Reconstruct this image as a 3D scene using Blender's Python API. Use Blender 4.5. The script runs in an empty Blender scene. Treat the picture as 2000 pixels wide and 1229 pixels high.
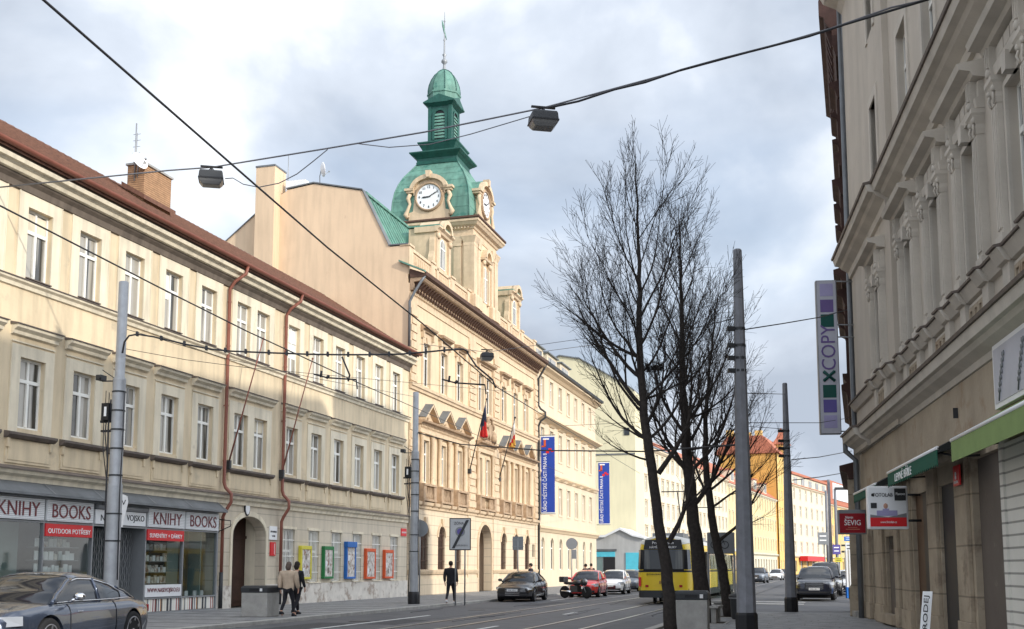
import bpy, bmesh, math, random
from mathutils import Vector, Matrix
random.seed(7)
R = math.radians
scene = bpy.context.scene
C = scene.collection

# ---------------- camera ----------------
CH = 1.5; FPX = 2150.0; PITCH = R(6.84)
cd = bpy.data.cameras.new('camera'); cam = bpy.data.objects.new('camera', cd); C.objects.link(cam)
cam.location = (0, 0, CH); cam.rotation_euler = (R(90) + PITCH, 0, 0)
cd.sensor_width = 36; cd.lens = 36 * FPX / 2000; cd.shift_y = (852 - 614.5) / 2000
cd.clip_end = 3000; cd.clip_start = 0.1
scene.camera = cam
scene.render.resolution_x = 1024; scene.render.resolution_y = 629

# ---------------- exposure ----------------
scene.view_settings.view_transform = 'Standard'; scene.view_settings.look = 'None'
scene.view_settings.exposure = 0.72; scene.view_settings.gamma = 1

# ---------------- sun and sky ----------------
SUN_EL = R(24.5); SUN_H = Vector((0.77, -0.637, 0)).normalized()
to_sun = Vector((SUN_H.x * math.cos(SUN_EL), SUN_H.y * math.cos(SUN_EL), math.sin(SUN_EL)))
sd = bpy.data.lights.new('sun', 'SUN'); sd.energy = 2.0; sd.angle = R(0.9); sd.color = (1, 0.93, 0.82)
sun = bpy.data.objects.new('sun', sd); C.objects.link(sun)
sun.rotation_euler = to_sun.to_track_quat('Z', 'Y').to_euler()
sun.location = (60, -40, 60)

w = bpy.data.worlds.new('World'); scene.world = w; w.use_nodes = True
nt = w.node_tree; nt.nodes.clear(); N = nt.nodes.new; K = nt.links.new
out = N('ShaderNodeOutputWorld'); mx = N('ShaderNodeMixShader'); b1 = N('ShaderNodeBackground'); b2 = N('ShaderNodeBackground')
sky = N('ShaderNodeTexSky'); sky.sky_type = 'NISHITA'; sky.sun_disc = False
sky.sun_elevation = SUN_EL; sky.sun_rotation = math.atan2(to_sun.x, to_sun.y)
b1.inputs[1].default_value = 0.11; K(sky.outputs[0], b1.inputs[0])
tc = N('ShaderNodeTexCoord'); mp = N('ShaderNodeMapping'); mp.inputs['Scale'].default_value = (1.0, 1.0, 1.5); mp.inputs['Location'].default_value = (0.35, 0.1, 0.62)
K(tc.outputs['Generated'], mp.inputs[0])
n1 = N('ShaderNodeTexNoise'); n1.inputs['Scale'].default_value = 3.1; n1.inputs['Detail'].default_value = 7; n1.inputs['Roughness'].default_value = 0.5; n1.inputs['Distortion'].default_value = 0.25
K(mp.outputs[0], n1.inputs['Vector'])
cr = N('ShaderNodeValToRGB')
e = cr.color_ramp.elements; e[0].position = 0.36; e[0].color = (0.37, 0.42, 0.50, 1); e[1].position = 0.61; e[1].color = (0.90, 0.92, 0.94, 1)
m_ = cr.color_ramp.elements.new(0.5); m_.color = (0.56, 0.615, 0.70, 1)
K(n1.outputs['Fac'], cr.inputs[0]); K(cr.outputs[0], b2.inputs[0])
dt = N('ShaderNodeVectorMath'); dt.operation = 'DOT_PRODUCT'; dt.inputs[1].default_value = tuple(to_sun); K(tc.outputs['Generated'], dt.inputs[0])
ms = N('ShaderNodeMapRange'); ms.interpolation_type = 'SMOOTHSTEP'; ms.inputs[1].default_value = -0.1; ms.inputs[2].default_value = 0.95; ms.inputs[3].default_value = 0.86; ms.inputs[4].default_value = 2.1; K(dt.outputs['Value'], ms.inputs[0]); K(ms.outputs[0], b2.inputs[1])  # cloud brightness boost added towards the sun, behind the camera, to lift shaded walls
n2 = N('ShaderNodeTexNoise'); n2.inputs['Scale'].default_value = 2.3; n2.inputs['Detail'].default_value = 6; n2.inputs['Distortion'].default_value = 0.4
mp2 = N('ShaderNodeMapping'); mp2.inputs['Location'].default_value = (1.7, 0.4, 2.1); mp2.inputs['Scale'].default_value = (1, 1, 2.2)
K(tc.outputs['Generated'], mp2.inputs[0]); K(mp2.outputs[0], n2.inputs['Vector'])
r2 = N('ShaderNodeMapRange'); r2.inputs[1].default_value = 0.30; r2.inputs[2].default_value = 0.5; r2.inputs[3].default_value = 0.55; r2.inputs[4].default_value = 1.0
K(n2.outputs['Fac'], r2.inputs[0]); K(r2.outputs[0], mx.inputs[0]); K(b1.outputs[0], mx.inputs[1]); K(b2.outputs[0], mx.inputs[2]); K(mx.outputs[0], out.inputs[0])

# ---------------- materials ----------------
M = {}
def mat(name, col, rough=0.8, metal=0.0, var=0.10, scale=1.5, bump=0.0, courses=0.0, course_dark=0.55, streak=0.0, dirt=None, spec=0.35, coat=0.0, sf=2.2):
    m = bpy.data.materials.new(name); m.use_nodes = True; t = m.node_tree; n = t.nodes; b = n['Principled BSDF']; L = t.links.new
    b.inputs['Roughness'].default_value = rough; b.inputs['Metallic'].default_value = metal
    b.inputs['Specular IOR Level'].default_value = spec; b.inputs['Coat Weight'].default_value = coat
    b.inputs['Coat Roughness'].default_value = 0.04
    g = n.new('ShaderNodeNewGeometry'); tcn = n.new('ShaderNodeTexCoord')
    nz = n.new('ShaderNodeTexNoise'); nz.inputs['Scale'].default_value = scale; nz.inputs['Detail'].default_value = 8; nz.inputs['Roughness'].default_value = 0.62
    L(g.outputs['Position'], nz.inputs['Vector'])
    mr = n.new('ShaderNodeMapRange'); mr.inputs[1].default_value = 0.3; mr.inputs[2].default_value = 0.7; mr.inputs[3].default_value = 1 - var; mr.inputs[4].default_value = 1 + var
    L(nz.outputs['Fac'], mr.inputs[0])
    mul = n.new('ShaderNodeVectorMath'); mul.operation = 'SCALE'; mul.inputs[0].default_value = col[:3]; L(mr.outputs[0], mul.inputs['Scale'])
    cur = mul.outputs[0]; height = nz.outputs['Fac']
    if streak:
        mpn = n.new('ShaderNodeMapping'); mpn.inputs['Scale'].default_value = (sf, sf, sf * .12); L(g.outputs['Position'], mpn.inputs[0])
        ns = n.new('ShaderNodeTexNoise'); ns.inputs['Scale'].default_value = 1.6; ns.inputs['Detail'].default_value = 6; L(mpn.outputs[0], ns.inputs['Vector'])
        ms = n.new('ShaderNodeMapRange'); ms.inputs[1].default_value = 0.42; ms.inputs[2].default_value = 0.7; ms.inputs[3].default_value = 1.0; ms.inputs[4].default_value = 1 - streak
        L(ns.outputs['Fac'], ms.inputs[0]); v = n.new('ShaderNodeVectorMath'); v.operation = 'SCALE'; L(cur, v.inputs[0]); L(ms.outputs[0], v.inputs['Scale']); cur = v.outputs[0]
    if dirt:
        nd = n.new('ShaderNodeTexNoise'); nd.inputs['Scale'].default_value = dirt[1]; nd.inputs['Detail'].default_value = 9; nd.inputs['Roughness'].default_value = 0.65
        L(g.outputs['Position'], nd.inputs['Vector'])
        md = n.new('ShaderNodeMapRange'); md.inputs[1].default_value = dirt[2]; md.inputs[2].default_value = dirt[2] + 0.1; L(nd.outputs['Fac'], md.inputs[0])
        mixd = n.new('ShaderNodeMix'); mixd.data_type = 'RGBA'; L(md.outputs[0], mixd.inputs[0]); L(cur, mixd.inputs[6]); mixd.inputs[7].default_value = (*dirt[0], 1); cur = mixd.outputs[2]
    if courses:
        sx = n.new('ShaderNodeSeparateXYZ'); L(g.outputs['Position'], sx.inputs[0])
        dv = n.new('ShaderNodeMath'); dv.operation = 'DIVIDE'; L(sx.outputs[2], dv.inputs[0]); dv.inputs[1].default_value = courses
        fr = n.new('ShaderNodeMath'); fr.operation = 'FRACT'; L(dv.outputs[0], fr.inputs[0])
        lt = n.new('ShaderNodeMath'); lt.operation = 'LESS_THAN'; L(fr.outputs[0], lt.inputs[0]); lt.inputs[1].default_value = 0.035 / courses
        mc = n.new('ShaderNodeMapRange'); mc.inputs[3].default_value = 1; mc.inputs[4].default_value = course_dark; L(lt.outputs[0], mc.inputs[0])
        v = n.new('ShaderNodeVectorMath'); v.operation = 'SCALE'; L(cur, v.inputs[0]); L(mc.outputs[0], v.inputs['Scale']); cur = v.outputs[0]
    L(cur, b.inputs['Base Color'])
    if bump:
        nb = n.new('ShaderNodeTexNoise'); nb.inputs['Scale'].default_value = scale * 12; nb.inputs['Detail'].default_value = 5; L(g.outputs['Position'], nb.inputs['Vector'])
        bp = n.new('ShaderNodeBump'); bp.inputs['Strength'].default_value = bump; bp.inputs['Distance'].default_value = 0.02
        L(nb.outputs['Fac'], bp.inputs['Height']); L(bp.outputs[0], b.inputs['Normal'])
    M[name] = m
    return m

mat('plaster_yellow', (0.68, 0.56, 0.385), var=0.10, scale=0.5, bump=0.3, streak=0.20, dirt=((0.50, 0.42, 0.30), 0.8, 0.60))
mat('plaster_trim', (0.74, 0.66, 0.51), var=0.09, scale=0.8, bump=0.3, streak=0.24, dirt=((0.55, 0.48, 0.37), 1.3, 0.62))
mat('plaster_low', (0.60, 0.525, 0.41), var=0.08, scale=0.7, bump=0.3, courses=0.52, course_dark=0.72, streak=0.16, dirt=((0.42, 0.36, 0.28), 1.5, 0.64))
mat('plinth', (0.62, 0.58, 0.52), var=0.15, scale=2, bump=0.4, dirt=((0.36, 0.30, 0.25), 1.8, 0.52))
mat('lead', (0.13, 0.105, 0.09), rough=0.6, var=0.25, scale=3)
mat('cove', (0.15, 0.12, 0.095), var=0.2, scale=1.2, streak=0.3)  # dark brown paints in the shadow under the eaves cornice
mat('gutter_red', (0.24, 0.088, 0.06), rough=0.45, var=0.15, scale=2)
mat('gutter_grey', (0.16, 0.17, 0.18), rough=0.45, metal=0.3, var=0.2)
mat('window_white', (0.80, 0.79, 0.74), rough=0.4, var=0.04)
mat('th_wall', (0.66, 0.515, 0.345), var=0.06, scale=0.4, bump=0.2, streak=0.10)
mat('th_side', (0.70, 0.525, 0.355), var=0.06, scale=0.35, bump=0.25, streak=0.12, dirt=((0.52, 0.36, 0.25), 0.9, 0.68))
mat('th_trim', (0.62, 0.475, 0.32), var=0.12, scale=2, bump=0.5, streak=0.16)
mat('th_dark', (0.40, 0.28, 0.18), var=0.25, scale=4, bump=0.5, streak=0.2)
mat('th_ground', (0.65, 0.53, 0.38), var=0.07, scale=0.8, bump=0.2, courses=0.56, course_dark=0.62, streak=0.12)
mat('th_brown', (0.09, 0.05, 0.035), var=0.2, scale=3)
mat('h3_wall', (0.64, 0.53, 0.385), var=0.05, scale=0.5, bump=0.15, streak=0.08)
mat('copper', (0.125, 0.265, 0.21), rough=0.6, var=0.2, scale=1.0, streak=0.3, dirt=((0.055, 0.17, 0.135), 1.4, 0.56))
mat('copper_dark', (0.018, 0.095, 0.075), rough=0.5, var=0.2, scale=1.5, streak=0.25)
mat('cream_wall', (0.68, 0.62, 0.42), var=0.04, scale=0.3, bump=0.1, streak=0.06)
mat('grey_low', (0.42, 0.42, 0.41), var=0.08, scale=0.5, streak=0.1)
mat('white_wall', (0.64, 0.585, 0.45), var=0.05, scale=0.5, streak=0.06)
mat('pale_yellow', (0.70, 0.56, 0.30), var=0.05, scale=0.5, streak=0.06)
mat('orange_wall', (0.66, 0.37, 0.10), var=0.08, scale=0.4, streak=0.08)
mat('pink_wall', (0.70, 0.40, 0.24), var=0.06, scale=0.4)
mat('ochre_wall', (0.70, 0.47, 0.17), var=0.06, scale=0.4)
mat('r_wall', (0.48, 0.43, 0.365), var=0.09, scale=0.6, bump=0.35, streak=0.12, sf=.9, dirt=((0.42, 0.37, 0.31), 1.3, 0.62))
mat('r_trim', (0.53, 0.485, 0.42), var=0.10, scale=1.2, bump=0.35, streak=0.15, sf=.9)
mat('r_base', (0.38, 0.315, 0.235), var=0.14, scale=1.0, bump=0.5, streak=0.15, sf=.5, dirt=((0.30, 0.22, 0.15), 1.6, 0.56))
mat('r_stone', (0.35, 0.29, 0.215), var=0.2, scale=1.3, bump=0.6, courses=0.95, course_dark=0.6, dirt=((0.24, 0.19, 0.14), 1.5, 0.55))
mat('shutter_grey', (0.12, 0.10, 0.085), var=0.08, scale=2, bump=0.2, rough=0.7, dirt=((0.22, 0.19, 0.16), 2.0, 0.62))
mat('siding', (0.66, 0.64, 0.58), var=0.05, courses=0.2, course_dark=0.45)
mat('dark_stone', (0.06, 0.03, 0.024), var=0.3, scale=2.5, bump=0.5)
mat('tile', (0.155, 0.075, 0.05), rough=0.8, var=0.35, scale=6, bump=0.7, dirt=((0.10, 0.055, 0.04), 2.5, 0.56))
mat('tile_red', (0.42, 0.15, 0.09), rough=0.8, var=0.25, scale=3)
mat('brick', (0.40, 0.235, 0.13), rough=0.9, var=0.25, scale=5, bump=0.8, courses=0.085, course_dark=0.6)
mat('asphalt', (0.09, 0.091, 0.097), rough=0.75, var=0.18, scale=0.6, bump=0.5, dirt=((0.06, 0.062, 0.068), 0.35, 0.55))
mat('track_bed', (0.10, 0.10, 0.105), rough=0.7, var=0.25, scale=1.5, bump=0.6)
mat('paving', (0.22, 0.22, 0.22), rough=0.65, var=0.3, scale=2.4, bump=0.9, dirt=((0.13, 0.13, 0.135), 0.7, 0.55))
mat('kerb', (0.33, 0.32, 0.30), rough=0.8, var=0.2, scale=3, bump=0.4)
mat('rail_steel', (0.55, 0.55, 0.55), rough=0.28, metal=0.8, var=0.1)
mat('road_paint', (0.62, 0.62, 0.60), rough=0.7, var=0.25, scale=5)
mat('concrete', (0.33, 0.32, 0.30), rough=0.85, var=0.15, scale=4, bump=0.6)
mat('pole_grey', (0.33, 0.34, 0.355), rough=0.5, metal=0.2, var=0.12, scale=4)
mat('pole_conc', (0.20, 0.205, 0.225), rough=0.65, var=0.15, scale=5, bump=0.3, streak=0.15)
mat('black', (0.012, 0.012, 0.014), rough=0.5, var=0.1)
mat('dark_metal', (0.04, 0.042, 0.045), rough=0.5, metal=0.2, var=0.1)
mat('grey_metal', (0.27, 0.28, 0.29), rough=0.45, metal=0.4, var=0.1)
mat('wire', (0.03, 0.03, 0.034), rough=0.5)
mat('wire_grey', (0.16, 0.16, 0.175), rough=0.6)
mat('white_plastic', (0.80, 0.80, 0.80), rough=0.35, var=0.03)
mat('white_panel', (0.74, 0.75, 0.76), rough=0.4, var=0.03)
mat('sign_red', (0.62, 0.02, 0.025), rough=0.4, var=0.05)
mat('sign_darkred', (0.28, 0.01, 0.018), rough=0.35, var=0.05)
mat('letter_maroon', (0.16, 0.03, 0.035), rough=0.5)
mat('letter_black', (0.02, 0.02, 0.022), rough=0.5)
mat('letter_white', (0.85, 0.85, 0.85), rough=0.5)
mat('awning_green', (0.005, 0.085, 0.05), rough=0.8, var=0.1, scale=3)
mat('awning_lime', (0.20, 0.28, 0.10), rough=0.8, var=0.08, scale=3)
mat('awning_black', (0.012, 0.014, 0.013), rough=0.8)
mat('door_wood', (0.045, 0.018, 0.012), rough=0.5, var=0.25, scale=5)
mat('door_brown', (0.08, 0.04, 0.02), rough=0.5, var=0.2, scale=4)
mat('bark', (0.032, 0.026, 0.023), rough=0.95, var=0.4, scale=12, bump=0.8)
mat('yellow_box', (0.62, 0.55, 0.06), rough=0.5); mat('green_box', (0.02, 0.17, 0.05), rough=0.5)
mat('blue_box', (0.02, 0.13, 0.42), rough=0.5); mat('orange_box', (0.62, 0.10, 0.03), rough=0.5)
mat('banner_blue', (0.02, 0.06, 0.36), rough=0.7, var=0.08)
mat('xc_lilac', (0.33, 0.31, 0.50), rough=0.4); mat('xc_violet', (0.13, 0.09, 0.25), rough=0.4); mat('xc_green', (0.0, 0.065, 0.055), rough=0.4); mat('xc_indigo', (0.10, 0.08, 0.28), rough=0.4)
mat('sign_blue', (0.02, 0.16, 0.55), rough=0.4); mat('cyan_panel', (0.10, 0.50, 0.62), rough=0.4)
mat('sign_back', (0.22, 0.23, 0.24), rough=0.45, metal=0.3)
mat('shop_interior', (0.09, 0.115, 0.115), rough=0.8, var=0.3)
mat('shop_teal', (0.16, 0.22, 0.21), rough=0.6, var=0.1)
mat('skin', (0.50, 0.28, 0.20), rough=0.6); mat('hair_dark', (0.02, 0.015, 0.012), rough=0.8, var=0.3, scale=30); mat('hair_grey', (0.10, 0.075, 0.06), rough=0.8, var=0.3, scale=30)
mat('coat_beige', (0.50, 0.39, 0.29), rough=0.9, var=0.12, scale=9, bump=0.6); mat('cloth_black', (0.016, 0.016, 0.02), rough=0.9, var=0.3, scale=8, bump=0.5)
mat('shoe_white', (0.6, 0.6, 0.6), rough=0.6)
mat('tram_yellow', (0.70, 0.50, 0.03), rough=0.35, var=0.06, coat=0.3); mat('tram_cream', (0.50, 0.49, 0.45), rough=0.4, var=0.06)
mat('rubber', (0.015, 0.015, 0.016), rough=0.85)
mat('rim', (0.35, 0.35, 0.37), rough=0.3, metal=0.8)
mat('chrome', (0.75, 0.75, 0.77), rough=0.12, metal=1.0, var=0.02)
mat('plate_white', (0.7, 0.7, 0.7), rough=0.5); mat('tail_red', (0.35, 0.01, 0.01), rough=0.2)
mat('headlight', (0.30, 0.32, 0.35), rough=0.08, spec=0.8)
mat('poster_mix', (0.55, 0.52, 0.48), rough=0.5, var=0.5, scale=6, dirt=((0.25, 0.12, 0.08), 5, 0.52))
mat('lamp_glass', (0.17, 0.17, 0.17), rough=0.2)
def paint(name, col, metal=0.0, rough=0.35):
    return mat(name, col, rough=rough, metal=metal, var=0.03, coat=1.0)
paint('paint_blue', (0.045, 0.055, 0.09), 0.6, 0.3); paint('paint_silver', (0.05, 0.065, 0.10), 0.5, 0.25); paint('paint_black', (0.008, 0.008, 0.01)); paint('paint_red', (0.50, 0.02, 0.02)); paint('paint_white', (0.78, 0.79, 0.80)); paint('paint_grey', (0.10, 0.12, 0.15), 0.4); paint('paint_navy', (0.008, 0.010, 0.022))

def pane_mat(name, dark, curtain, amount):
    m = bpy.data.materials.new(name); m.use_nodes = True; t = m.node_tree; n = t.nodes; b = n['Principled BSDF']; L = t.links.new
    tcn = n.new('ShaderNodeTexCoord'); oi = n.new('ShaderNodeObjectInfo')
    mpn = n.new('ShaderNodeMapping'); mpn.inputs['Scale'].default_value = (1, 1, 0.05); L(tcn.outputs['Object'], mpn.inputs[0])
    ad = n.new('ShaderNodeVectorMath'); ad.operation = 'ADD'; sc = n.new('ShaderNodeVectorMath'); sc.operation = 'SCALE'; sc.inputs[0].default_value = (37, 11, 5)
    L(oi.outputs['Random'], sc.inputs['Scale']); L(mpn.outputs[0], ad.inputs[0]); L(sc.outputs[0], ad.inputs[1])
    nz = n.new('ShaderNodeTexNoise'); nz.inputs['Scale'].default_value = 3.2; nz.inputs['Detail'].default_value = 3; L(ad.outputs[0], nz.inputs['Vector'])
    mr = n.new('ShaderNodeMapRange'); mr.inputs[1].default_value = 0.62 - amount * 0.3; mr.inputs[2].default_value = 0.72 - amount * 0.3; L(nz.outputs['Fac'], mr.inputs[0])
    mixd = n.new('ShaderNodeMix'); mixd.data_type = 'RGBA'; L(mr.outputs[0], mixd.inputs[0]); mixd.inputs[6].default_value = (*dark, 1); mixd.inputs[7].default_value = (*curtain, 1)
    L(mixd.outputs[2], b.inputs['Base Color']); b.inputs['Roughness'].default_value = 0.06; b.inputs['Specular IOR Level'].default_value = 0.7
    M[name] = m
pane_mat('pane', (0.03, 0.031, 0.03), (0.36, 0.34, 0.30), 0.8)
pane_mat('pane_dark', (0.02, 0.022, 0.025), (0.10, 0.10, 0.09), 0.3)
pane_mat('pane_light', (0.16, 0.15, 0.13), (0.42, 0.38, 0.32), 0.6)
pane_mat('car_glass', (0.012, 0.014, 0.018), (0.03, 0.03, 0.035), 0.1)
def clear_glass():
    m = bpy.data.materials.new('shop_glass'); m.use_nodes = True; t = m.node_tree; n = t.nodes; n.clear(); L = t.links.new
    o = n.new('ShaderNodeOutputMaterial'); mxs = n.new('ShaderNodeMixShader'); tr = n.new('ShaderNodeBsdfTransparent'); gl = n.new('ShaderNodeBsdfGlossy'); gl.inputs['Roughness'].default_value = 0.03
    tr.inputs[0].default_value = (0.78, 0.84, 0.82, 1); fr = n.new('ShaderNodeFresnel'); fr.inputs[0].default_value = 1.45
    ad = n.new('ShaderNodeMath'); ad.operation = 'ADD'; ad.inputs[1].default_value = 0.06; L(fr.outputs[0], ad.inputs[0]); mn = n.new('ShaderNodeMath'); mn.operation = 'MINIMUM'; mn.inputs[1].default_value = 0.3; L(ad.outputs[0], mn.inputs[0]); L(mn.outputs[0], mxs.inputs[0]); L(tr.outputs[0], mxs.inputs[1]); L(gl.outputs[0], mxs.inputs[2]); L(mxs.outputs[0], o.inputs[0])
    M['shop_glass'] = m
clear_glass()
def spine_mat():
    m = bpy.data.materials.new('book_spines'); m.use_nodes = True; t = m.node_tree; n = t.nodes; b = n['Principled BSDF']; L = t.links.new
    tcn = n.new('ShaderNodeTexCoord'); sx = n.new('ShaderNodeSeparateXYZ'); L(tcn.outputs['Object'], sx.inputs[0])
    mu = n.new('ShaderNodeMath'); mu.operation = 'MULTIPLY'; mu.inputs[1].default_value = 16; L(sx.outputs[0], mu.inputs[0])
    fl = n.new('ShaderNodeMath'); fl.operation = 'FLOOR'; L(mu.outputs[0], fl.inputs[0])
    wn = n.new('ShaderNodeTexWhiteNoise'); wn.noise_dimensions = '1D'; L(fl.outputs[0], wn.inputs['W'])
    cr = n.new('ShaderNodeValToRGB'); cr.color_ramp.interpolation = 'CONSTANT'; el = cr.color_ramp.elements
    cols = [(0, (0.7, 0.68, 0.62)), (0.3, (0.03, 0.03, 0.035)), (0.45, (0.75, 0.74, 0.70)), (0.62, (0.25, 0.05, 0.04)), (0.72, (0.12, 0.13, 0.15)), (0.82, (0.65, 0.6, 0.5)), (0.93, (0.4, 0.2, 0.08))]
    el[0].color = (*cols[0][1], 1); el[1].position = cols[1][0]; el[1].color = (*cols[1][1], 1)
    for p, c in cols[2:]:
        q = el.new(p); q.color = (*c, 1)
    L(wn.outputs['Value'], cr.inputs[0]); L(cr.outputs[0], b.inputs['Base Color']); b.inputs['Roughness'].default_value = 0.5
    M['book_spines'] = m
spine_mat()

# ---------------- helpers ----------------
def at(px, py, Y):
    """world point at depth Y seen at a measured photo position; used to survey real distances"""
    a = (px - 1000) / FPX; b = (852 - py) / FPX; c_, s_ = math.cos(PITCH), math.sin(PITCH)
    r = (a, c_ - b * s_, s_ + b * c_); t = Y / r[1]
    return Vector((r[0] * t, Y, r[2] * t + CH))
def tag(o, label, cat, group=None, kind=None):
    if label: o['label'] = label
    if cat: o['category'] = cat
    if group: o['group'] = group
    if kind: o['kind'] = kind
    return o
def empty(name, loc=(0, 0, 0), rz=0.0, label=None, cat=None, group=None, parent=None):
    o = bpy.data.objects.new(name, None); C.objects.link(o); o.location = loc; o.rotation_euler = (0, 0, rz); o.empty_display_size = 0.3
    if parent: o.parent = parent
    return tag(o, label, cat, group)

class MB:
    def __init__(s): s.v = []; s.f = []; s.sm = []
    def add(s, vs, fs, smooth=False):
        k = len(s.v); s.v += [tuple(v) for v in vs]
        for f in fs: s.f.append(tuple(k + i for i in f)); s.sm.append(smooth)
        return s
    def box(s, x0, x1, y0, y1, z0, z1):
        if x0 > x1: x0, x1 = x1, x0
        if y0 > y1: y0, y1 = y1, y0
        if z0 > z1: z0, z1 = z1, z0
        return s.add([(x0, y0, z0), (x1, y0, z0), (x1, y1, z0), (x0, y1, z0), (x0, y0, z1), (x1, y0, z1), (x1, y1, z1), (x0, y1, z1)],
              [(0, 3, 2, 1), (4, 5, 6, 7), (0, 1, 5, 4), (1, 2, 6, 5), (2, 3, 7, 6), (3, 0, 4, 7)])
    def quad(s, a, b, c, d): return s.add([a, b, c, d], [(0, 1, 2, 3)])
    def prism(s, pts, axis, a0, a1, smooth=False):
        """extrude a 2D polygon; axis 'y': pts are (x,z); 'x': pts are (y,z); 'z': pts are (x,y)"""
        n = len(pts)
        def P(p, a): return {'y': (p[0], a, p[1]), 'x': (a, p[0], p[1]), 'z': (p[0], p[1], a)}[axis]
        vs = [P(p, a0) for p in pts] + [P(p, a1) for p in pts]
        fs = [tuple(range(n))[::-1], tuple(range(n, 2 * n))] + [(i, (i + 1) % n, n + (i + 1) % n, n + i) for i in range(n)]
        return s.add(vs, fs, smooth)
    def tube(s, pts, r, n=8, caps=True, smooth=True):
        pts = [Vector(p) for p in pts]; m = len(pts); rs = r if isinstance(r, (list, tuple)) else [r] * m
        vs = []; ref = None
        for i, p in enumerate(pts):
            t = (pts[min(i + 1, m - 1)] - pts[max(i - 1, 0)]).normalized()
            if ref is None:
                ref = Vector((0, 0, 1)) if abs(t.z) < 0.9 else Vector((1, 0, 0))
                a = t.cross(ref).normalized()
            else:
                a = (a - t * a.dot(t)).normalized()
            b = t.cross(a)
            for k in range(n):
                q = 2 * math.pi * k / n; vs.append(p + (a * math.cos(q) + b * math.sin(q)) * rs[i])
        fs = []
        for i in range(m - 1):
            for k in range(n):
                fs.append((i * n + k, i * n + (k + 1) % n, (i + 1) * n + (k + 1) % n, (i + 1) * n + k))
        s.add(vs, fs, smooth)
        if caps:
            k0 = len(s.v) - len(vs)
            s.f.append(tuple(k0 + i for i in range(n))[::-1]); s.sm.append(False)
            s.f.append(tuple(k0 + (m - 1) * n + i for i in range(n))); s.sm.append(False)
        return s
    def lathe(s, prof, c=(0, 0, 0), axis='z', n=24, smooth=True):
        vs = []
        for r, h in prof:
            for k in range(n):
                q = 2 * math.pi * k / n; a, b = r * math.cos(q), r * math.sin(q)
                v = {'z': (a, b, h), 'y': (a, h, b), 'x': (h, a, b)}[axis]
                vs.append((v[0] + c[0], v[1] + c[1], v[2] + c[2]))
        fs = []
        for i in range(len(prof) - 1):
            for k in range(n):
                fs.append((i * n + k, i * n + (k + 1) % n, (i + 1) * n + (k + 1) % n, (i + 1) * n + k))
        s.add(vs, fs, smooth); k0 = len(s.v) - len(vs)
        for h in (0, (len(prof) - 1) * n):
            kk = len(s.v); s.v += [tuple(v) for v in vs[h:h + n]]; q = tuple(range(kk, kk + n)); s.f.append(q if h else q[::-1]); s.sm.append(False)
        return s
    def loft(s, rings, smooth=True, caps=True, closed=True):
        n = len(rings[0]); vs = [p for r in rings for p in r]; fs = []
        for i in range(len(rings) - 1):
            for k in range(n if closed else n - 1):
                fs.append((i * n + k, i * n + (k + 1) % n, (i + 1) * n + (k + 1) % n, (i + 1) * n + k))
        if caps:
            fs.append(tuple(range(n))[::-1]); fs.append(tuple(range((len(rings) - 1) * n, len(rings) * n)))
        return s.add(vs, fs, smooth)
    def ball(s, c, r, n=10):
        rx, ry, rz = r if isinstance(r, (list, tuple)) else (r, r, r)
        rings = []
        for i in range(1, n):
            th = math.pi * i / n
            rings.append([(c[0] + rx * math.sin(th) * math.cos(2 * math.pi * k / (n * 2)), c[1] + ry * math.sin(th) * math.sin(2 * math.pi * k / (n * 2)), c[2] - rz * math.cos(th)) for k in range(n * 2)])
        return s.loft(rings)
    def xf(s, mtx):
        s.v = [tuple(mtx @ Vector(v)) for v in s.v]; return s
    def build(s, name, m, parent=None, loc=None, bevel=0, sub=0, fix=True):
        me = bpy.data.meshes.new(name); me.from_pydata(s.v, [], s.f)
        me.polygons.foreach_set('use_smooth', s.sm)
        if fix:
            bm = bmesh.new(); bm.from_mesh(me); bmesh.ops.recalc_face_normals(bm, faces=bm.faces); bm.to_mesh(me); bm.free()
        me.update()
        me.materials.append(M[m] if isinstance(m, str) else m)
        o = bpy.data.objects.new(name, me); C.objects.link(o)
        if parent: o.parent = parent
        if loc: o.location = loc
        if bevel:
            b = o.modifiers.new('bevel', 'BEVEL'); b.width = bevel; b.segments = 2; b.limit_method = 'ANGLE'
        if sub:
            q = o.modifiers.new('sub', 'SUBSURF'); q.levels = sub; q.render_levels = sub
        return o
def one(name, m, parent=None, **k): # a box part in one call
    b = k.pop('b'); o = MB().box(*b).build(name, m, parent, **k); return o
def copy_tree(o, parent=None):
    c = o.copy(); C.objects.link(c)
    if parent is not None: c.parent = parent
    for ch in list(o.children): copy_tree(ch, c)
    return c
def text(s, size, m, parent, loc, rot=(R(90), 0, 0), width=None, depth=0.006, name='lettering', sy=1.0):
    cu = bpy.data.curves.new('t', 'FONT'); cu.body = s; cu.size = size; cu.align_x = 'CENTER'; cu.align_y = 'CENTER'; cu.extrude = depth; cu.resolution_u = 3
    o = bpy.data.objects.new('t', cu); C.objects.link(o)
    dg = bpy.context.evaluated_depsgraph_get(); dg.update(); me = bpy.data.meshes.new_from_object(o.evaluated_get(dg))
    bpy.data.objects.remove(o)
    me.name = name; me.materials.clear(); me.materials.append(M[m])
    o = bpy.data.objects.new(name, me); C.objects.link(o); o.parent = parent; o.location = loc; o.rotation_euler = rot
    xs = [v.co.x for v in me.vertices]; ys = [v.co.y for v in me.vertices]
    if xs:
        cx = (max(xs) + min(xs)) / 2; cy = (max(ys) + min(ys)) / 2; k = (width / (max(xs) - min(xs))) if width else 1
        for v in me.vertices: v.co.x = (v.co.x - cx) * k; v.co.y = (v.co.y - cy) * sy
    return o

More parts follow.
